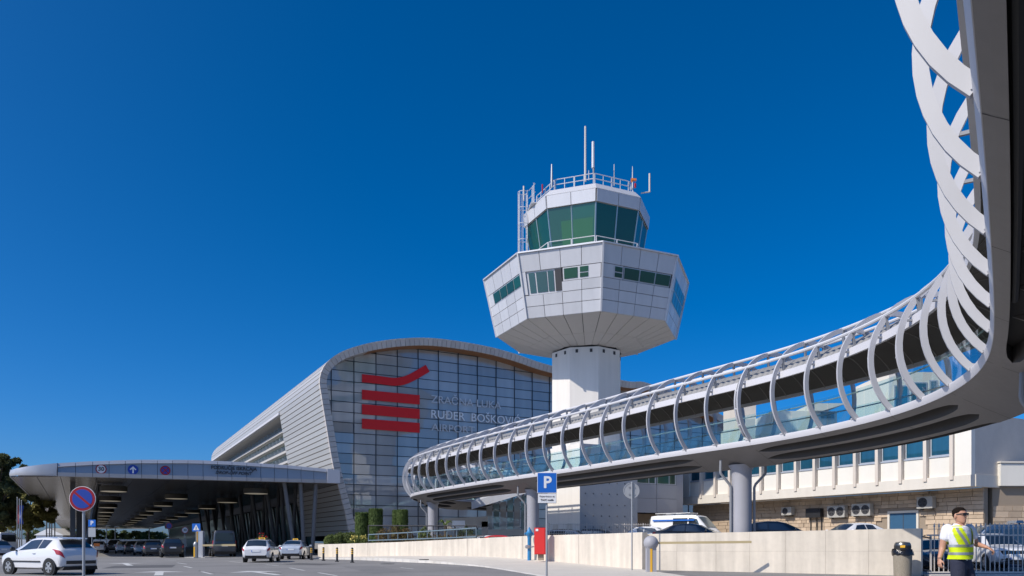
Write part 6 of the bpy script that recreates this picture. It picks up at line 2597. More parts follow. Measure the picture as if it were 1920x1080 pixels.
# yellow board
c_ = at(181.5, 1021.5, 92)
yb = thing('warning_board', 'small orange board on legs near the white car beyond the canopy', 'board', V(c_.x, 92, 0))
m = MB()
m.box(c_, (.72, .03, .36))
m.build('board', M['orange'], yb)
m = MB()
for sg in (-.25, .25):
    m.tube([V(c_.x + sg, 92.03, 0), V(c_.x + sg, 92.03, c_.z)], .02, 6)
m.build('leg', M['galv'], yb)
# bollards
b0 = None
spots = [(527, 1047.5), (543, 1049), (563, 1049), (584, 1050), (606.5, 1051.5), (632, 1053.3), (660.5, 1055)]
bd = ['first', 'second', 'third', 'fourth', 'fifth', 'sixth', 'seventh']
for i, (px, py) in enumerate(spots):
    p = ground(px, py)
    sc2 = 1.0
    lab = 'black and yellow banded bollard, %s of the row counting from the taxis' % bd[i]
    if b0 is None:
        b0 = thing('bollard', lab, 'bollard', p, 0.0, 'black bollards with yellow bands in a row by the taxis')
        m = MB()
        m.lathe([(.14, 0), (.14, .03), (.085, .07), (.075, .12), (.072, .92), (.05, .955)], 16)
        m.build('shaft', M['black'], b0, smooth=True)
        for z in (.58, .70, .82):
            m = MB()
            m.lathe([(.0745, z - .032), (.0755, z - .03), (.0755, z + .03), (.0745, z + .032)], 16)
            m.build('reflective_band', M['yellow'], b0, smooth=True)
    else:
        dup(b0, p, None, lab)
# litter bin
p = V((1688.5 - 960) * 28.9 / FOC, 28.9, 0)
p.y = 28.75
lb = thing('litter_bin', 'round pebble-dash litter bin with steel hood and black liner against the wall', 'litter bin', p)
m = MB()
m.lathe([(.26, 0), (.30, .02), (.315, .5), (.325, .80), (.29, .82), (.27, .60)], 26, p)
m.build('bin_body', M['aggregate'], lb, smooth=True)
m = MB()
rows = []
for j, (r_, z_) in enumerate(((.29, .80), (.37, .82), (.36, .92), (.33, 1.0), (.30, 1.02))):
    rows.append([p + V((r_ + RND.uniform(-.03, .03)) * math.cos(a), (r_ + RND.uniform(-.03, .03)) * math.sin(a), z_ + RND.uniform(-.05, .03)) for a in [2 * math.pi * k / 22 for k in range(22)]])
m.grid(rows, closed=True)
m.build('bin_liner', M['bag'], lb, smooth=True)
m = MB()
m.lathe([(.27, 1.0), (.285, 1.02), (.285, 1.2), (.24, 1.27), (.08, 1.30)], 24, p)
m.build('hood', M['steel'], lb, smooth=True)
m = MB()
m.lathe([(.29, 1.05), (.292, 1.06), (.292, 1.15), (.29, 1.16)], 24, p)
m.build('opening_band', M['black'], lb)
m = MB()
m.box(p + V(-.13, -.265, 1.12), (.16, .02, .09), V(.9, -.43, 0).normalized())
m.build('sticker', M['yellow'], lb)
# steel gate
GY = 29.5
gx0 = (1744 - 960) * GY / FOC
gt = thing('steel_gate', 'grey steel gate of spear-topped bars between the wall end and the frame edge', 'gate', V(gx0 + 3, GY, 0))
gz1, gz2, gz3 = at(0, 1074, GY).z + .02, at(0, 1003.5, GY).z, at(0, 1000, GY).z
BS = 8.72 * GY / FOC
nbar = 34
bar_me = None
for k in range(nbar):
    x = gx0 + .16 + k * BS
    if bar_me is None:
        m = MB()
        zt_ = at(0, 990, GY).z
        m.box(V(x, GY, (gz1 + zt_) / 2), (.028, .028, zt_ - gz1))
        m.lathe([(.012, zt_), (.045, zt_ + .05), (.03, zt_ + .12), (.004, zt_ + .2)], 6, V(x, GY, 0))
        m.box(V(x, GY, zt_ - .04), (.05, .05, .03))
        bar_me, bc = m.mesh('gate_bar', M['fence_grey'])
        bz = bc.z
    link('gate_bar', bar_me, V(x, GY, bz), gt)
for z in (gz1, gz2):
    m = MB()
    m.box(V(gx0 + nbar * BS / 2, GY - .002, z), (nbar * BS + .25, .05, .06))
    m.build('rail', M['fence_grey'], gt)
m = MB()
m.box(V(gx0 + .02, GY, (gz1 + gz2) / 2), (.06, .06, gz2 - gz1))
m.build('hinge_stile', M['fence_grey'], gt)
for z in (gz1 + .12, gz2 - .05):
    m = MB()
    m.bar(V(gx0 - .32, GY + .02, z), V(gx0, GY - .02, z - .06), .07, .05)
    m.build('hinge', M['dark_steel'], gt)
m = MB()
m.box(V(gx0 + 4.2, GY - .35, .035), (9, .5, .05))
m.build('gate_threshold', M['kerb'], kind='structure')
# railing on the curved wall
rl = thing('ramp_railing', 'blue-grey steel railing rising along the top of the curved wall by the hedge', 'railing', at(800, 1010, 52))
ra0, ra1 = at(691, 1014, 57.8), at(895, 1005, 48.2)
def rp(px, py, t):
    Y = 58.0 + (48.6 - 58.0) * t
    return at(px, py, Y)
top_l = [rp(691, 1002.5, 0), rp(760, 999, .33), rp(893, 990, 1)]
bot_l = [rp(691, 1013.5, 0), rp(760, 1011.5, .33), rp(893, 1006.5, 1)]
for nm, pl_ in (('top_rail', top_l), ('bottom_rail', bot_l)):
    m = MB()
    m.tube(pl_, .045, 6)
    m.build(nm, M['rail_blue'], rl)
for k in range(12):
    t = k / 11
    px = 691 + 202 * t
    a = rp(px, 1002.5 - 12.5 * t, t)
    b = rp(px, 1013.5 - 7 * t, t)
    m = MB()
    m.tube([b, a], .03, 6)
    m.build('baluster', M['rail_blue'], rl)
rl2 = thing('terrace_railing', 'dark level railing behind the rising blue-grey railing', 'railing', at(800, 1000, 60))
pts2 = [at(691, 985.5, 59), at(790, 986, 59), at(893, 986, 59)]
m = MB()
m.tube(pts2, .05, 6)
m.build('top_rail', M['dark_steel'], rl2)
for k in range(6):
    px = 691 + k * 40.4
    m = MB()
    a = at(px, 985.5, 59)
    m.tube([V(a.x, a.y, GZ), a], .045, 6)
    m.build('post', M['dark_steel'], rl2)
for k in range(24):
    px = 830 + k * 2.7
    m = MB()
    a = at(px, 988, 59)
    m.tube([V(a.x, a.y, GZ + .3), a], .015, 4)
    m.build('baluster', M['dark_steel'], rl2)
# mesh fence along the tower base
mf = thing('mesh_fence', 'thin grey bar fence in front of the dotted concrete block', 'fence', at(1150, 1000, 55.5))
for k in range(46):
    px = 1030 + k * 4.4
    a = at(px, 981, 55.5)
    m = MB()
    m.box(V(a.x, a.y, (a.z + GZ) / 2), (.02 if k % 8 else .06, .02 if k % 8 else .06, a.z - GZ))
    m.build('fence_bar' if k % 8 else 'post', M['fence_grey'], mf)
for zz in (984, 1000):
    m = MB()
    m.bar(at(1030, zz, 55.45), at(1228, zz, 55.45), .03, .03)
    m.build('rail', M['fence_grey'], mf)

# ------------------------------------------------------------------ vegetation
def leaf_cloud(m, c, rad, n, size, flat=1.0, shell=.55, rnd=RND):
    for _ in range(n):
        d_ = V(rnd.gauss(0, 1), rnd.gauss(0, 1), rnd.gauss(0, 1)).normalized()
        r_ = shell + (1 - shell) * rnd.random() ** .6
        p = c + V(d_.x * rad.x, d_.y * rad.y, d_.z * rad.z) * r_
        a = V(rnd.gauss(0, 1), rnd.gauss(0, 1), rnd.gauss(0, 1) * flat).normalized()
        b = a.cross(d_ + V(rnd.gauss(0, .4), rnd.gauss(0, .4), rnd.gauss(0, .4)))
        if b.length < .01:
            continue
        b.normalize()
        s = size * rnd.uniform(.6, 1.3)
        n0 = len(m.v)
        m.v += [p - a * s, p + b * s * .6, p + a * s, p - b * s * .6]
        m.f.append((n0, n0 + 1, n0 + 2, n0 + 3))


def tree(nm, label, cat, base, height, crown_w, crown_h, mt, n_clump, n_leaf, size, lean=0, trunk_r=.2, group=None, seed=1, flat_top=False):
    rnd = random.Random(seed)
    t_ = thing(nm, label, cat, base, None, group)
    cc = base + V(lean, 0, height - crown_h * .5)
    m = MB()
    tips = []
    m.tube([base - UP * .1, base + V(lean * .2, 0, height * .25), base + V(lean * .6, 0, height * .5), cc], [trunk_r, trunk_r * .8, trunk_r * .55, trunk_r * .2], 8)
    clumps = []
    for k in range(n_clump):
        d_ = V(rnd.gauss(0, 1), rnd.gauss(0, 1), rnd.gauss(0, 1)).normalized()
        if flat_top:
            d_.z = abs(d_.z) * .8 - .2
        r_ = rnd.uniform(.35, .95)
        p = cc + V(d_.x * crown_w * .5, d_.y * crown_w * .5, d_.z * crown_h * .5) * r_
        clumps.append(p)
        if k % 2 == 0:
            s_ = base + V(lean * .5, 0, height * rnd.uniform(.35, .6))
            m.tube([s_, s_.lerp(p, .5) + V(0, 0, -.03 * height * .2), p], [trunk_r * .35, trunk_r * .22, trunk_r * .06], 5)
    m.build('trunk', M['bark'], t_, smooth=True)
    m = MB()
    for p in clumps:
        rr_ = rnd.uniform(.6, 1.2) * crown_w / (n_clump ** .42) * .55
        leaf_cloud(m, p, V(rr_, rr_, rr_ * .75), n_leaf, size, rnd=rnd, shell=.3)
    m.build('crown', mt, t_, fix=False)
    return t_


tree('pine_tree', 'tall dark pine rising at the edge of the frame behind the canopy nose', 'tree', at(-6, 1018, 92) - UP * 1.25, 12.9, 9.0, 10.4, M['pine'], 130, 190, .27, 0, .35, None, 3)
tree('olive_tree', 'broad olive-brown tree behind the flagpoles', 'tree', at(52, 1018, 106) - UP * 1.25, 9.6, 7.8, 7.4, M['olive'], 90, 130, .24, 0, .26, None, 5)
tree('olive_tree', 'olive-brown tree at the frame edge in front of the dark pine', 'tree', at(4, 1018, 100) - UP * 1.25, 9.0, 7.0, 6.6, M['olive'], 70, 130, .24, 0, .24, None, 8)
far_t = [(60, 300, 7), (-20, 280, 7), (20, 320, 6), (95, 330, 6.5), (112, 300, 7.6), (130, 320, 6), (150, 340, 6.5), (188, 300, 6.5), (205, 340, 7), (222, 310, 6.2), (238, 330, 7.2), (255, 300, 6.4), (268, 320, 6.8), (285, 340, 6.6), (300, 320, 6.0), (75, 310, 6)]
wds = ['behind the flagpoles', 'at the frame edge', 'behind the white van', 'beside the lattice mast', 'under the canopy nose, the tallest', 'beyond the canopy post', 'behind the small parking sign', 'beyond the white parked car',
       'above the end of the queue', 'behind the far white wall, left of the lamp posts', 'behind the far white wall by the lamp posts', 'behind the silver hatchback', 'above the grey estate', 'behind the black suv', 'beside the canopy struts', 'between the flags and the mast']
for i, ((px, Y, h_), wd_) in enumerate(zip(far_t, wds)):
    tree('distant_tree', 'distant round green tree ' + wd_, 'tree', V((px - 960) * Y / FOC, Y, 0), h_, 7.5, h_ * .8, M['leaf'], 14, 46, .5, 0, .2, 'distant trees beyond the canopy', 20 + i)
# clipped cypress columns
def topiary(label, px, py_top, Y, r, seed):
    rnd = random.Random(seed)
    x = (px - 960) * Y / FOC
    h = at(0, py_top, Y).z
    t_ = thing('clipped_cypress', label, 'clipped tree', V(x, Y, GZ), None, 'clipped cypress columns in front of the terminal glass')
    m = MB()
    m.tube([V(x, Y, GZ - .2), V(x, Y, GZ + .5)], .12, 8)
    m.build('trunk', M['bark'], t_)
    m = MB()
    m.lathe([(r * .8, GZ + .1), (r * .9, GZ + .6), (r * .93, h - .15), (r * .85, h - .06), (.05, h - .05)], 18, V(x, Y, 0))
    for _ in range(2600):
        a = rnd.random() * 2 * math.pi
        if rnd.random() < .22:
            rr_ = r * math.sqrt(rnd.random())
            p = V(x + rr_ * math.cos(a), Y + rr_ * math.sin(a), h - .02 + rnd.uniform(-.05, .03))
            nn = UP
        else:
            p = V(x + r * math.cos(a) * rnd.uniform(.9, 1.02), Y + r * math.sin(a) * rnd.uniform(.9, 1.02), rnd.uniform(GZ + .1, h))
            nn = V(math.cos(a), math.sin(a), 0)
        up_ = (UP + V(rnd.gauss(0, .35), rnd.gauss(0, .35), rnd.gauss(0, .3))).normalized()
        b = up_.cross(nn + V(rnd.gauss(0, .3), rnd.gauss(0, .3), rnd.gauss(0, .3)))
        if b.length < .05:
            continue
        b.normalize()
        s = rnd.uniform(.07, .15)
        n0 = len(m.v)
        q = p + nn * rnd.uniform(0, .05)
        m.v += [p - up_ * s, p + b * s * .4, q + up_ * s, p - b * s * .4]
        m.f.append((n0, n0 + 1, n0 + 2, n0 + 3))
    m.build('crown', M['cypress'], t_, fix=False)


topiary('broad short clipped cypress column nearest the terminal corner', 679, 963, 66, .58, 1)
topiary('tallest clipped cypress column beside the broad short one', 704.5, 956, 64, .56, 2)
topiary('slim clipped cypress column half behind its neighbour by the bridge', 745, 958.5, 67, .42, 3)
topiary('clipped cypress column next to the bridge end column', 754.5, 958, 65, .46, 4)


def bush(label, cat, px0, px1, py_t, Y, mt, n, size, depth=1.6, flowers=None, nm='shrub', zb=GZ, group=None):
    x0, x1 = [(p_ - 960) * Y / FOC for p_ in (px0, px1)]
    h = at(0, py_t, Y).z - zb
    c_ = V((x0 + x1) / 2, Y, zb)
    t_ = thing(nm, label, cat, c_, None, group)
    m = MB()
    k = max(3, int((x1 - x0) / .7))
    for i in range(k):
        t = (i + .5) / k
        hh = h * (1 - .45 * abs(2 * t - 1) ** 2.2) * RND.uniform(.88, 1.0)
        leaf_cloud(m, V(x0 + (x1 - x0) * t, Y + RND.uniform(-.2, .2), zb + hh * .45), V((x1 - x0) / k * .8, depth / 2, hh * .55), int(n / k), size, shell=.55)
    m.build('foliage', mt, t_, fix=False)
    m = MB()
    for i in range(5):
        m.tube([c_ + V(RND.uniform(-.3, .3), 0, -.1), c_ + V(RND.uniform(-.6, .6), 0, h * .5)], .02, 4)
    m.build('stem', M['bark'], t_)
    if flowers:
        m = MB()
        for i in range(flowers[1]):
            a = RND.random()
            leaf_cloud(m, V(x0 + (x1 - x0) * RND.uniform(.1, .9), Y - depth * .45 * RND.random(), zb + h * RND.uniform(.5, .98)), V(.1, .1, .08), 5, size * .8)
        m.build('blossom', M[flowers[0]], t_, fix=False)
    return t_


bush('rounded green shrub mound on the low end of the curved wall', 'shrub', 612, 682, 993, 66.0, M['shrub'], 5200, .09, 2.4, None)
bush('low green shrub with yellow flowers against the railing end', 'shrub', 655, 694, 1003, 62.5, M['shrub'], 1900, .07, 1.4, ('flower_yel', 40))
bush('dry brown shrub behind the railing below the slim cypress', 'shrub', 710, 770, 978, 61, M['brush'], 2200, .09, 1.4)
bush('green shrub behind the railing beside the bridge end column', 'shrub', 786, 808, 982, 60.5, M['leaf'], 700, .1, 1.0)
bush('low dry planting along the foot of the railing', 'planting', 770, 890, 1000, 57, M['brush'], 1600, .07, 1.0)
bush('dark green bush by the concrete portal', 'shrub', 860, 888, 982, 63, M['cypress'], 800, .1, 1.0)
bush('green planter shrub with red flowers behind the white taxi', 'shrub', 477, 504, 999, 66, M['leaf'], 900, .08, 1.0, ('flower_red', 14), zb=.6)
pb = thing('planter_box', 'dark planter box under the red-flowered shrub', 'planter', at(490, 1040, 66))
m = MB()
q = at(490, 1018, 66)
m.box(V(q.x, 66, .32), (1.5, 1.1, .64))
m.build('box_body', M['dark_steel'], pb)
m = MB()
m.box(V(q.x, 66, .655), (1.35, .95, .03))
m.build('soil', M['bark'], pb)
# small palm by the portal
pm = thing('small_palm', 'small dark palm between the bridge end column and the concrete portal', 'palm', at(835, 1010, 62))
c_ = at(835, 985, 62)
m = MB()
m.tube([V(c_.x, c_.y, GZ), c_], .12, 8)
m.build('trunk', M['bark'], pm)
for k in range(16):
    a = k * 2.4
    d_ = V(math.cos(a), math.sin(a), 0)
    el = RND.uniform(.1, .9)
    m = MB()
    p1_ = c_ + d_ * .45 + UP * (.55 * el)
    p2_ = c_ + d_ * .85 + UP * (.35 * el - .1)
    s_ = V(-d_.y, d_.x, 0) * .07
    m.add([c_ - s_ * .4, c_ + s_ * .4, p1_ + s_, p1_ - s_, p2_], [(0, 1, 2, 3), (3, 2, 4)])
    m.build('frond', M['cypress'], pm, fix=False)

# ------------------------------------------------------------------ far background
fw = thing('far_wall', 'long pale site fence beyond the far end of the canopy', 'fence', V(-130, 235, 0))
for k in range(22):
    x0 = -215 + k * 6.0
    m = MB()
    m.box(V(x0 + 3, 235, 1.15), (5.9, .15, 2.3))
    m.build('fence_panel', M['can_trim'], fw)
sh = thing('white_shed', 'low white shed with pitched roof beyond the flagpoles', 'shed', V((88 - 960) * 190 / FOC, 190, 0))
a, b = at(68, 1012, 190), at(118, 1012, 190)
m = MB()
m.hexa([V(a.x, 190, 0), V(b.x, 190, 0), V(b.x, 196, 0), V(a.x, 196, 0), V(a.x, 190, 3.2), V(b.x, 190, 3.2), V(b.x, 196, 3.2), V(a.x, 196, 3.2)])
m.build('wall', M['sign_white'], sh)
m = MB()
m.prism([V(a.x - .4, 189.6, 3.15), V(b.x + .4, 189.6, 3.15), V((a.x + b.x) / 2, 189.6, 4.9)], V(0, 6.8, 0))
m.build('roof', M['sign_white'], sh)
Y = 150
mx = at(95, 0, Y).x
ms = thing('lattice_mast', 'short lattice mast with red equipment box beyond the flagpoles', 'mast', V(mx, Y, 0))
zt_ = at(0, 972, Y).z
m = MB()
for sx_, sy_ in ((-.5, -.5), (.5, -.5), (.5, .5), (-.5, .5)):
    m.bar(V(mx + sx_, Y + sy_, 0), V(mx + sx_, Y + sy_, zt_), .16, .16)
for k in range(5):
    z = .8 + k * 1.1
    m.bar(V(mx - .5, Y - .5, z), V(mx + .5, Y - .5, z), .12, .12)
m.build('lattice', M['dark_steel'], ms)
m = MB()
m.box(V(mx, Y, zt_ + .05), (1.6, 1.4, .18))
m.build('platform', M['dark_steel'], ms)
m = MB()
m.lathe([(.5, zt_ + .15), (.75, zt_ + .5), (.6, zt_ + .95), (.2, zt_ + 1.05)], 12, V(mx, Y, 0))
m.build('equipment_box', M['sign_red'], ms)
# flag poles
for i, (px, col_, lab) in enumerate(((32.5, 'rw', 'white flagpole with red and white flag, closest to the trees'), (36.5, 'bl', 'middle flagpole with blue flag between two others'), (40.5, None, 'bare flagpole nearest the canopy'))):
    Y = 86
    x = (px - 960) * Y / FOC
    fp = thing('flagpole', lab, 'flagpole', V(x, Y, 0), None, 'flagpoles before the olive trees')
    zt_ = at(0, 934 + i * 3, Y).z
    m = MB()
    m.tube([V(x, Y, 0), V(x, Y, zt_)], [.07, .045], 8)
    m.lathe([(.06, zt_), (.07, zt_ + .05), (.02, zt_ + .12)], 8, V(x, Y, 0))
    m.build('pole', M['galv'], fp, smooth=True)
    if col_:
        zz0, zz1 = at(0, 947, Y).z, at(0, 982, Y).z
        cols = (('sign_red', 0), ('sign_white', 1)) if col_ == 'rw' else (('sign_dblue', 0),)
        for c2_, j in cols:
            rows = []
            for k in range(9):
                t = k / 8
                z = zz0 + (zz1 - zz0) * t
                w0, w1 = (j * .16, j * .16 + .16) if col_ == 'rw' else (0, .3)
                wv_ = .05 * math.sin(t * 7 + i)
                rows.append([V(x + .05 + w0 + wv_, Y - .05 - wv_, z - .05), V(x + .05 + w1 + wv_, Y + .02 + wv_, z - .12 * w1)])
            m = MB()
            m.grid(rows)
            m.build('flag', M[c2_], fp, fix=False)
for px, Y in ((16, 120), (28, 140), (200, 150), (216, 160), (280, 170)):
    x = (px - 960) * Y / FOC
    lp = thing('lamp_post', 'slim pale lamp post %s' % {16: 'at the frame edge beyond the hatchback', 28: 'just before the flagpoles', 200: 'beyond the canopy by the white fence', 216: 'with red lamp beyond the canopy', 280: 'behind the queue under the canopy'}[px], 'lamp post', V(x, Y, 0), None, 'lamp posts far along the road')
    m = MB()
    m.tube([V(x, Y, 0), V(x, Y, 6.2 if px < 100 else 4.6)], .09, 8)
    m.build('pole', M['galv'], lp)
    m = MB()
    m.box(V(x + .3, Y, 6.2 if px < 100 else 4.6), (.8, .25, .12))
    m.build('lantern', M['galv'], lp)

# ------------------------------------------------------------------ the man in the hi-vis vest
PY = 11.4


def remesh(m, name, mt, voxel, parent, smooth_it=4, factor=.5):
    me, c = m.mesh(name, None)
    o = bpy.data.objects.new(name, me)
    COL.objects.link(o)
    r = o.modifiers.new('r', 'REMESH')
    r.mode = 'VOXEL'
    r.voxel_size = voxel
    s = o.modifiers.new('s', 'SMOOTH')
    s.iterations = smooth_it
    s.factor = factor
    dg = bpy.context.evaluated_depsgraph_get()
    me2 = bpy.data.meshes.new_from_object(o.evaluated_get(dg))
    bpy.data.objects.remove(o)
    me2.name = name
    me2.materials.clear()
    me2.materials.append(mt)
    me2.shade_smooth()
    return link(name, me2, c, parent)


def ell(m, rings, n=20):
    """closed loft of ellipses: (centre, axis a, half a, axis b, half b)"""
    rows = []
    for c, a, ra_, b, rb_ in rings:
        rows.append([c + a * ra_ * math.cos(t) + b * rb_ * math.sin(t) for t in [2 * math.pi * k / n for k in range(n)]])
    m.grid(rows, closed=True)
    m.add(rows[0], [tuple(range(n))])
    m.add(rows[-1], [tuple(range(n))])


def limb(m, pts, rad, n=14):
    pts = catmull(pts, 5)
    rs = np.interp(np.linspace(0, 1, len(pts)), np.linspace(0, 1, len(rad)), rad)
    m.tube(pts, [float(r) for r in rs], n)
    for p, r in ((pts[0], rs[0]), (pts[-1], rs[-1])):
        m.lathe([(r * math.sin(a) + .0005, -r * math.cos(a)) for a in [math.pi * k / 8 for k in range(9)]], 12, p)


bf = V(.62, -.78, 0).normalized()          # chest direction
br = V(bf.y, -bf.x, 0)                      # his right
base = V((1800 - 960) * PY / FOC, PY, 0)
man = thing('person', 'man in yellow hi-vis vest, white polo shirt and sunglasses walking past the gate', 'person', base)


def pj(px, py, dy=0.0):
    return at(px, py, PY + dy)


hipc = pj(1801, 1052, .0)
hipc.z = .98
chest = pj(1798, 1010)
neck = pj(1799.5, 987, -.01)
Rsh, Lsh = pj(1776, 993.5, .05), pj(1818, 993, .12)
Rel, Rwr, Rhd = pj(1767, 1028, .06), pj(1761.5, 1048, -.02), pj(1759, 1058, -.04)
Lel, Lwr, Lhd = pj(1830.5, 1019.5, .10), pj(1849.5, 1026, -.10), pj(1856, 1029, -.14)
hf = V(.44, -.90, 0).normalized()
hr_ = V(hf.y, -hf.x, 0)
hc = pj(1799.5, 966.5, -.02)               # head centre
lean_ = V(0, 0, 0)


def torso_c(z):
    t = (z - .95) / (1.50 - .95)
    return hipc.lerp(neck, min(1, max(0, t))) * 1.0


def TR(z):
    c = torso_c(z)
    c = V(c.x, c.y, z)
    return c


RING = [(.90, .165, .115), (.98, .172, .118), (1.06, .168, .116), (1.14, .170, .118), (1.22, .178, .122), (1.30, .190, .126), (1.38, .200, .124), (1.44, .192, .112), (1.48, .15, .095), (1.51, .085, .075)]
m = MB()
ell(m, [(TR(z), br, a, bf, b) for z, a, b in RING])
# neck and head
ell(m, [(TR(1.47) - bf * .01, br, .066, bf, .068), (neck + UP * .02, br, .058, bf, .062), (neck + UP * .07 + hf * .01, hr_, .056, hf, .062), (hc - UP * .07, hr_, .05, hf, .06)])
HD = [(-.118, .022, .030, .052), (-.108, .040, .048, .040), (-.085, .054, .070, .022), (-.05, .064, .086, .006), (-.01, .071, .094, .0), (.03, .075, .098, -.004), (.065, .074, .096, -.008), (.092, .062, .08, -.008), (.112, .035, .045, -.008)]
ell(m, [(hc + UP * z + hf * o, hr_, a, hf, b) for z, a, b, o in HD], 22)
# nose, brow, lips, chin, ears
ell(m, [(hc + hf * .088 + UP * .018, hr_, .008, UP, .01), (hc + hf * .108 - UP * .012, hr_, .012, UP, .012), (hc + hf * .112 - UP * .022, hr_, .015, UP, .011), (hc + hf * .085 - UP * .03, hr_, .012, UP, .008)], 10)
ell(m, [(hc + hf * .078 - UP * .058, hr_, .02, UP, .008), (hc + hf * .092 - UP * .058, hr_, .017, UP, .010), (hc + hf * .094 - UP * .058, hr_, .01, UP, .006)], 10)
ell(m, [(hc + hf * .075 + UP * .035, hr_, .045, UP, .010), (hc + hf * .096 + UP * .036, hr_, .035, UP, .008)], 10)
for sg in (1, -1):
    ec = hc + hr_ * .073 * sg - hf * .008 - UP * .008
    ell(m, [(ec - hr_ * .006 * sg, hf, .018, UP, .03), (ec + hr_ * .008 * sg - hf * .006, hf, .02, UP, .032), (ec + hr_ * .016 * sg - hf * .012, hf, .014, UP, .024)], 12)
# arms
limb(m, [Rsh, Rsh.lerp(Rel, .5) + V(-.012, 0, 0), Rel, Rel.lerp(Rwr, .4), Rwr], [.062, .056, .05, .046, .040, .034, .029])
limb(m, [Lsh, Lsh.lerp(Lel, .5) + V(.01, 0, 0), Lel, Lel.lerp(Lwr, .4), Lwr], [.060, .054, .048, .045, .038, .032, .027])


def hand(m, wr, tip_dir, back, thumb_side, curl=.5, s=1.0):
    d_ = tip_dir.normalized()
    bk = (back - d_ * back.dot(d_)).normalized()
    ac = thumb_side
    ac = (ac - d_ * ac.dot(d_) - bk * ac.dot(bk)).normalized()
    L_ = .085 * s
    ell(m, [(wr - d_ * .01, ac, .027, bk, .02), (wr + d_ * .02, ac, .033, bk, .019), (wr + d_ * .06, ac, .040, bk, .017), (wr + d_ * L_, ac, .039, bk, .014)], 14)
    for i, (o, ln) in enumerate(((.028, .068), (.0095, .077), (-.0095, .072), (-.028, .056))):
        p0 = wr + d_ * (L_ - .012) + ac * o
        c1 = curl * (1 + .12 * i)
        p1 = p0 + (d_ * math.cos(c1 * .5) - bk * math.sin(c1 * .5)) * ln * .5 + ac * o * .12
        p2 = p1 + (d_ * math.cos(c1 * 1.3) - bk * math.sin(c1 * 1.3)) * ln * .35
        p3 = p2 + (d_ * math.cos(c1 * 2.0) - bk * math.sin(c1 * 2.0)) * ln * .3
        limb(m, [p0, p1, p2, p3], [.0095, .009, .008, .007], 8)
    t0 = wr + d_ * .025 + ac * .03
    t1 = t0 + d_ * .03 + ac * .025 - bk * .012
    t2 = t1 + d_ * .035 + ac * .004 - bk * .012
    limb(m, [t0 - ac * .01, t1, t2], [.013, .0115, .009], 8)


hand(m, Rwr, V(-.12, -.25, -1), V(-1, -.2, .1), bf, .55)
hand(m, Lwr, V(.75, -.35, -.42), V(.3, -.1, 1), V(.4, -1, .2), .75)
# legs inside the trousers, feet
Rhip, Lhip = hipc + br * .09 - UP * .04, hipc - br * .09 - UP * .04
wdir = V(.85, -.53, 0).normalized()
Rkn, Lkn = Rhip + wdir * .02 - UP * .45 + br * .0, Lhip + wdir * .14 - UP * .44
Ran, Lan = Rkn - wdir * .26 - UP * .36, Lkn + wdir * .12 - UP * .40
Ran.z, Lan.z = .13, .09
limb(m, [Rhip, Rkn, Ran], [.085, .075, .055, .052, .04, .035])
limb(m, [Lhip, Lkn, Lan], [.085, .075, .055, .052, .04, .035])
body = remesh(m, 'body', M['skin'], .0065, man, 3)
# shoes
for an_, tilt in ((Ran, -.35), (Lan, .2)):
    m = MB()
    d_ = (wdir + UP * tilt * .6).normalized()
    sd_ = V(-wdir.y, wdir.x, 0)
    u_ = d_.cross(sd_).normalized() * -1
    u_ = u_ if u_.z > 0 else -u_
    o_ = an_ - UP * .03
    ell(m, [(o_ - d_ * .07 + u_ * .0, sd_, .035, u_, .045), (o_ - d_ * .02, sd_, .042, u_, .055), (o_ + d_ * .08 - u_ * .02, sd_, .045, u_, .04), (o_ + d_ * .16 - u_ * .03, sd_, .048, u_, .03), (o_ + d_ * .2 - u_ * .035, sd_, .03, u_, .018)], 14)
    m.build('shoe', M['black'], man, smooth=True)
# trousers
m = MB()
ell(m, [(TR(.86), br, .178, bf, .125), (TR(.95), br, .184, bf, .132), (TR(1.04), br, .178, bf, .128)])
for h_, k_, a_ in ((Rhip, Rkn, Ran), (Lhip, Lkn, Lan)):
    limb(m, [h_ + UP * .04, h_.lerp(k_, .5), k_, k_.lerp(a_, .5), a_ + UP * .03], [.112, .108, .098, .088, .084, .08, .076, .074])
remesh(m, 'trousers', M['trouser'], .012, man, 3)
# polo shirt: body, sleeves, collar
m = MB()
ell(m, [(TR(z), br, a + .012, bf, b + .012) for z, a, b in RING[1:-1]] + [(TR(1.505), br, .086, bf, .08)])
limb(m, [Rsh + br * -.04 + UP * .005, Rsh, Rsh.lerp(Rel, .42)], [.075, .082, .078, .076])
limb(m, [Lsh - br * -.04 + UP * .005, Lsh, Lsh.lerp(Lel, .46)], [.072, .078, .075, .073])
remesh(m, 'polo_shirt', M['polo'], .0075, man, 2)
m = MB()
rows = []
for k in range(21):
    a = math.radians(-60 - 0) + math.radians(300 + 120) * 0 + 2 * math.pi * k / 20
    rr_ = .074
    ca, sa = math.cos(a), math.sin(a)
    c0 = TR(1.50) - bf * .005
    front = max(0, sa)
    p0 = c0 + br * ca * .072 + bf * sa * .070 + UP * (.035 - .045 * front)
    p1 = c0 + br * ca * .092 + bf * sa * .092 + UP * (-.005 - .05 * front)
    rows.append([p0, p1, p1 + br * ca * .006 + bf * sa * .006, p0 + br * ca * .006 + bf * sa * .006])
m.grid(rows, closed=True)
m.build('collar', M['polo'], man, smooth=True)
# vest: a shell over the shirt with neck opening and arm holes
def vest_pt(th, z, off=.03):
    a = np.interp(z, [q[0] for q in RING], [q[1] for q in RING])
    b = np.interp(z, [q[0] for q in RING], [q[2] for q in RING])
    w = .014 * math.sin(3 * th + z * 18) * (1 if z < 1.2 else .4)
    fl = max(0, 1.12 - z) * .10
    return TR(z) + br * (a + off + w + fl) * math.cos(th) + bf * (b + off + w + fl) * math.sin(th)


NT, NZ = 60, 44
ZV0, ZV1 = 1.012, 1.475


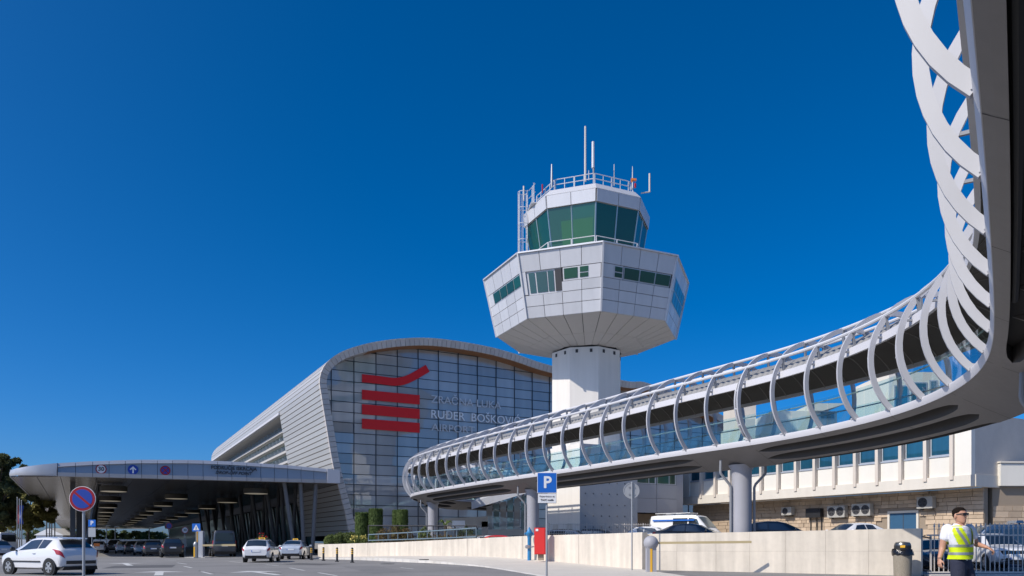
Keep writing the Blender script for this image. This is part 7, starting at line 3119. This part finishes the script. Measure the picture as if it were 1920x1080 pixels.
def vest_keep(th, z):
    th = (th + math.pi) % (2 * math.pi) - math.pi     # 0 = his right side, pi/2 = front
    # arm holes
    for c in (0, math.pi):
        c2 = c - .2 if c == 0 else c + .2
        dth = abs((th - c2 + math.pi) % (2 * math.pi) - math.pi)
        fwd = (th - c) if c == 0 else (math.pi - abs(th)) * (1 if th > 0 else -1)
        if z > 1.19 and -.8 < fwd < float(np.interp(z, (1.19, 1.25, 1.42, 1.5), (.60, .30, -.08, -.15))):
            return False
    # neck V at the front
    dth = abs(th - math.pi / 2)
    if z > 1.20 and th > 0 and dth < .04 + .74 * (z - 1.20) / .26:
        return False
    if z > 1.44 and th < 0 and abs(th + math.pi / 2) < .45:
        return False
    return True


m = MB()
idx = {}
for j in range(NZ + 1):
    for k in range(NT):
        th, z = 2 * math.pi * k / NT, ZV0 + (ZV1 - ZV0) * j / NZ
        idx[j, k] = len(m.v)
        m.v.append(vest_pt(th, z))
for j in range(NZ):
    for k in range(NT):
        th, z = 2 * math.pi * (k + .5) / NT, ZV0 + (ZV1 - ZV0) * (j + .5) / NZ
        if vest_keep(th, z):
            m.f.append((idx[j, k], idx[j, (k + 1) % NT], idx[j + 1, (k + 1) % NT], idx[j + 1, k]))
vest = m.build('vest', M['vest'], man, smooth=True, fix=False)
# shoulder yokes of the vest
for sg in (1, -1):
    rows = []
    for k in range(9):
        t = math.pi * k / 8
        for_ = math.cos(t)
        row = []
        for w in (.090, .108, .128):
            c = TR(1.462) + br * w * sg
            row.append(c + bf * (.095 - .02 * (w - .07) / .05) * for_ + UP * (.050 * math.sin(t) ** .7 - (w - .072) * .35 + .004))
        rows.append(row)
    m = MB()
    m.grid(rows)
    m.build('shoulder_yoke', M['vest'], man, smooth=True, fix=False)
# reflective tape
def band(z0, z1, nm='reflective_band'):
    m = MB()
    rows = []
    for k in range(NT + 1):
        th = 2 * math.pi * k / NT
        rows.append([vest_pt(th, z0, .0335), vest_pt(th, z1, .0335)])
    m.grid(rows)
    m.build(nm, M['reflex'], vest, smooth=True, fix=False)


band(1.075, 1.113)
band(1.188, 1.226)
for sg in (1, -1):
    m = MB()
    rows = []
    for k in range(14):
        z = 1.22 + (1.472 - 1.22) * k / 13
        t = (z - 1.22) / .25
        off = .50 + .80 * t
        th = math.pi / 2 + sg * -off
        rows.append([vest_pt(th - .13, z, .038), vest_pt(th, z, .041), vest_pt(th + .13, z, .038)])
    m.grid(rows)
    m.build('reflective_strap', M['reflex'], vest, smooth=True, fix=False)
m = MB()
c = vest_pt(math.pi / 2 + .55, 1.26, .045)
nrm = (bf - br * .5).normalized()
m.box(c, (.06, .006, .085), V(-nrm.y, nrm.x, 0))
bdg = m.build('badge', M['sign_white'], man)
m = MB()
m.box(c + nrm * .005 - UP * .025, (.058, .004, .02), V(-nrm.y, nrm.x, 0))
m.build('badge_stripe', M['sign_red'], bdg)
m = MB()
ell(m, [(Rwr - UP * -.012, V(1, 0, 0), .034, V(0, 1, 0), .03), (Rwr + UP * .02, V(1, 0, 0), .034, V(0, 1, 0), .03)], 14)
m.build('wristband', M['dark_steel'], man)
# hair
m = MB()
HR2 = [(.018, .0745, .092, -.014), (.035, .077, .097, -.010), (.065, .077, .100, -.008), (.092, .067, .085, -.008), (.114, .042, .053, -.006), (.120, .012, .015, -.006)]
rows = []
n = 28
for zi, (z, a, b, o) in enumerate(HR2):
    row = []
    for k in range(n):
        t = 2 * math.pi * k / n
        f_ = math.sin(t)
        # hairline: higher at the front
        zz = z
        if f_ > .35 and z < .075:
            zz = max(z, .070 * min(1, (f_ - .35) / .3) + z * (1 - min(1, (f_ - .35) / .3)))
        j_ = RND.uniform(-.002, .003)
        aa = np.interp(zz, [q[0] for q in HR2], [q[1] for q in HR2])
        bb = np.interp(zz, [q[0] for q in HR2], [q[2] for q in HR2])
        row.append(hc + UP * (zz + j_) + hf * o + hr_ * (aa + j_) * math.cos(t) + hf * (bb + j_) * f_)
    rows.append(row)
m.grid(rows, closed=True)
m.add(rows[-1], [tuple(range(n))])
ell(m, [(hc - hf * .05 - UP * .035, hr_, .045, hf, .036), (hc - hf * .030 + UP * .0, hr_, .0725, hf, .075), (hc - hf * .017 + UP * .03, hr_, .0755, hf, .083)], 18)
m.build('hair', M['hair'], man, smooth=True)
# sunglasses
sgl = None
for sg in (1, -1):
    c = hc + hf * .097 + hr_ * .034 * sg + UP * .016
    d_ = (hf + hr_ * sg * .28).normalized()
    s_ = V(-d_.y, d_.x, 0)
    m = MB()
    rows = []
    pp = [(-.030, .014), (-.02, .019), (.02, .019), (.031, .013), (.029, -.008), (.016, -.020), (-.012, -.020), (-.028, -.010)]
    m.prism([c + s_ * x + UP * z for x, z in pp], d_ * .006)
    sgl = m.build('sunglass_lens', M['black'], man)
    m = MB()
    a0 = c + hr_ * sg * .03 + UP * .010
    m.bar(a0, hc + hr_ * .080 * sg - hf * .01 + UP * .012, .005, .012)
    m.build('sunglass_arm', M['black'], man)
m = MB()
m.bar(hc + hf * .104 - hr_ * .01 + UP * .026, hc + hf * .104 + hr_ * .01 + UP * .026, .005, .006)
m.build('sunglass_bridge', M['black'], man)
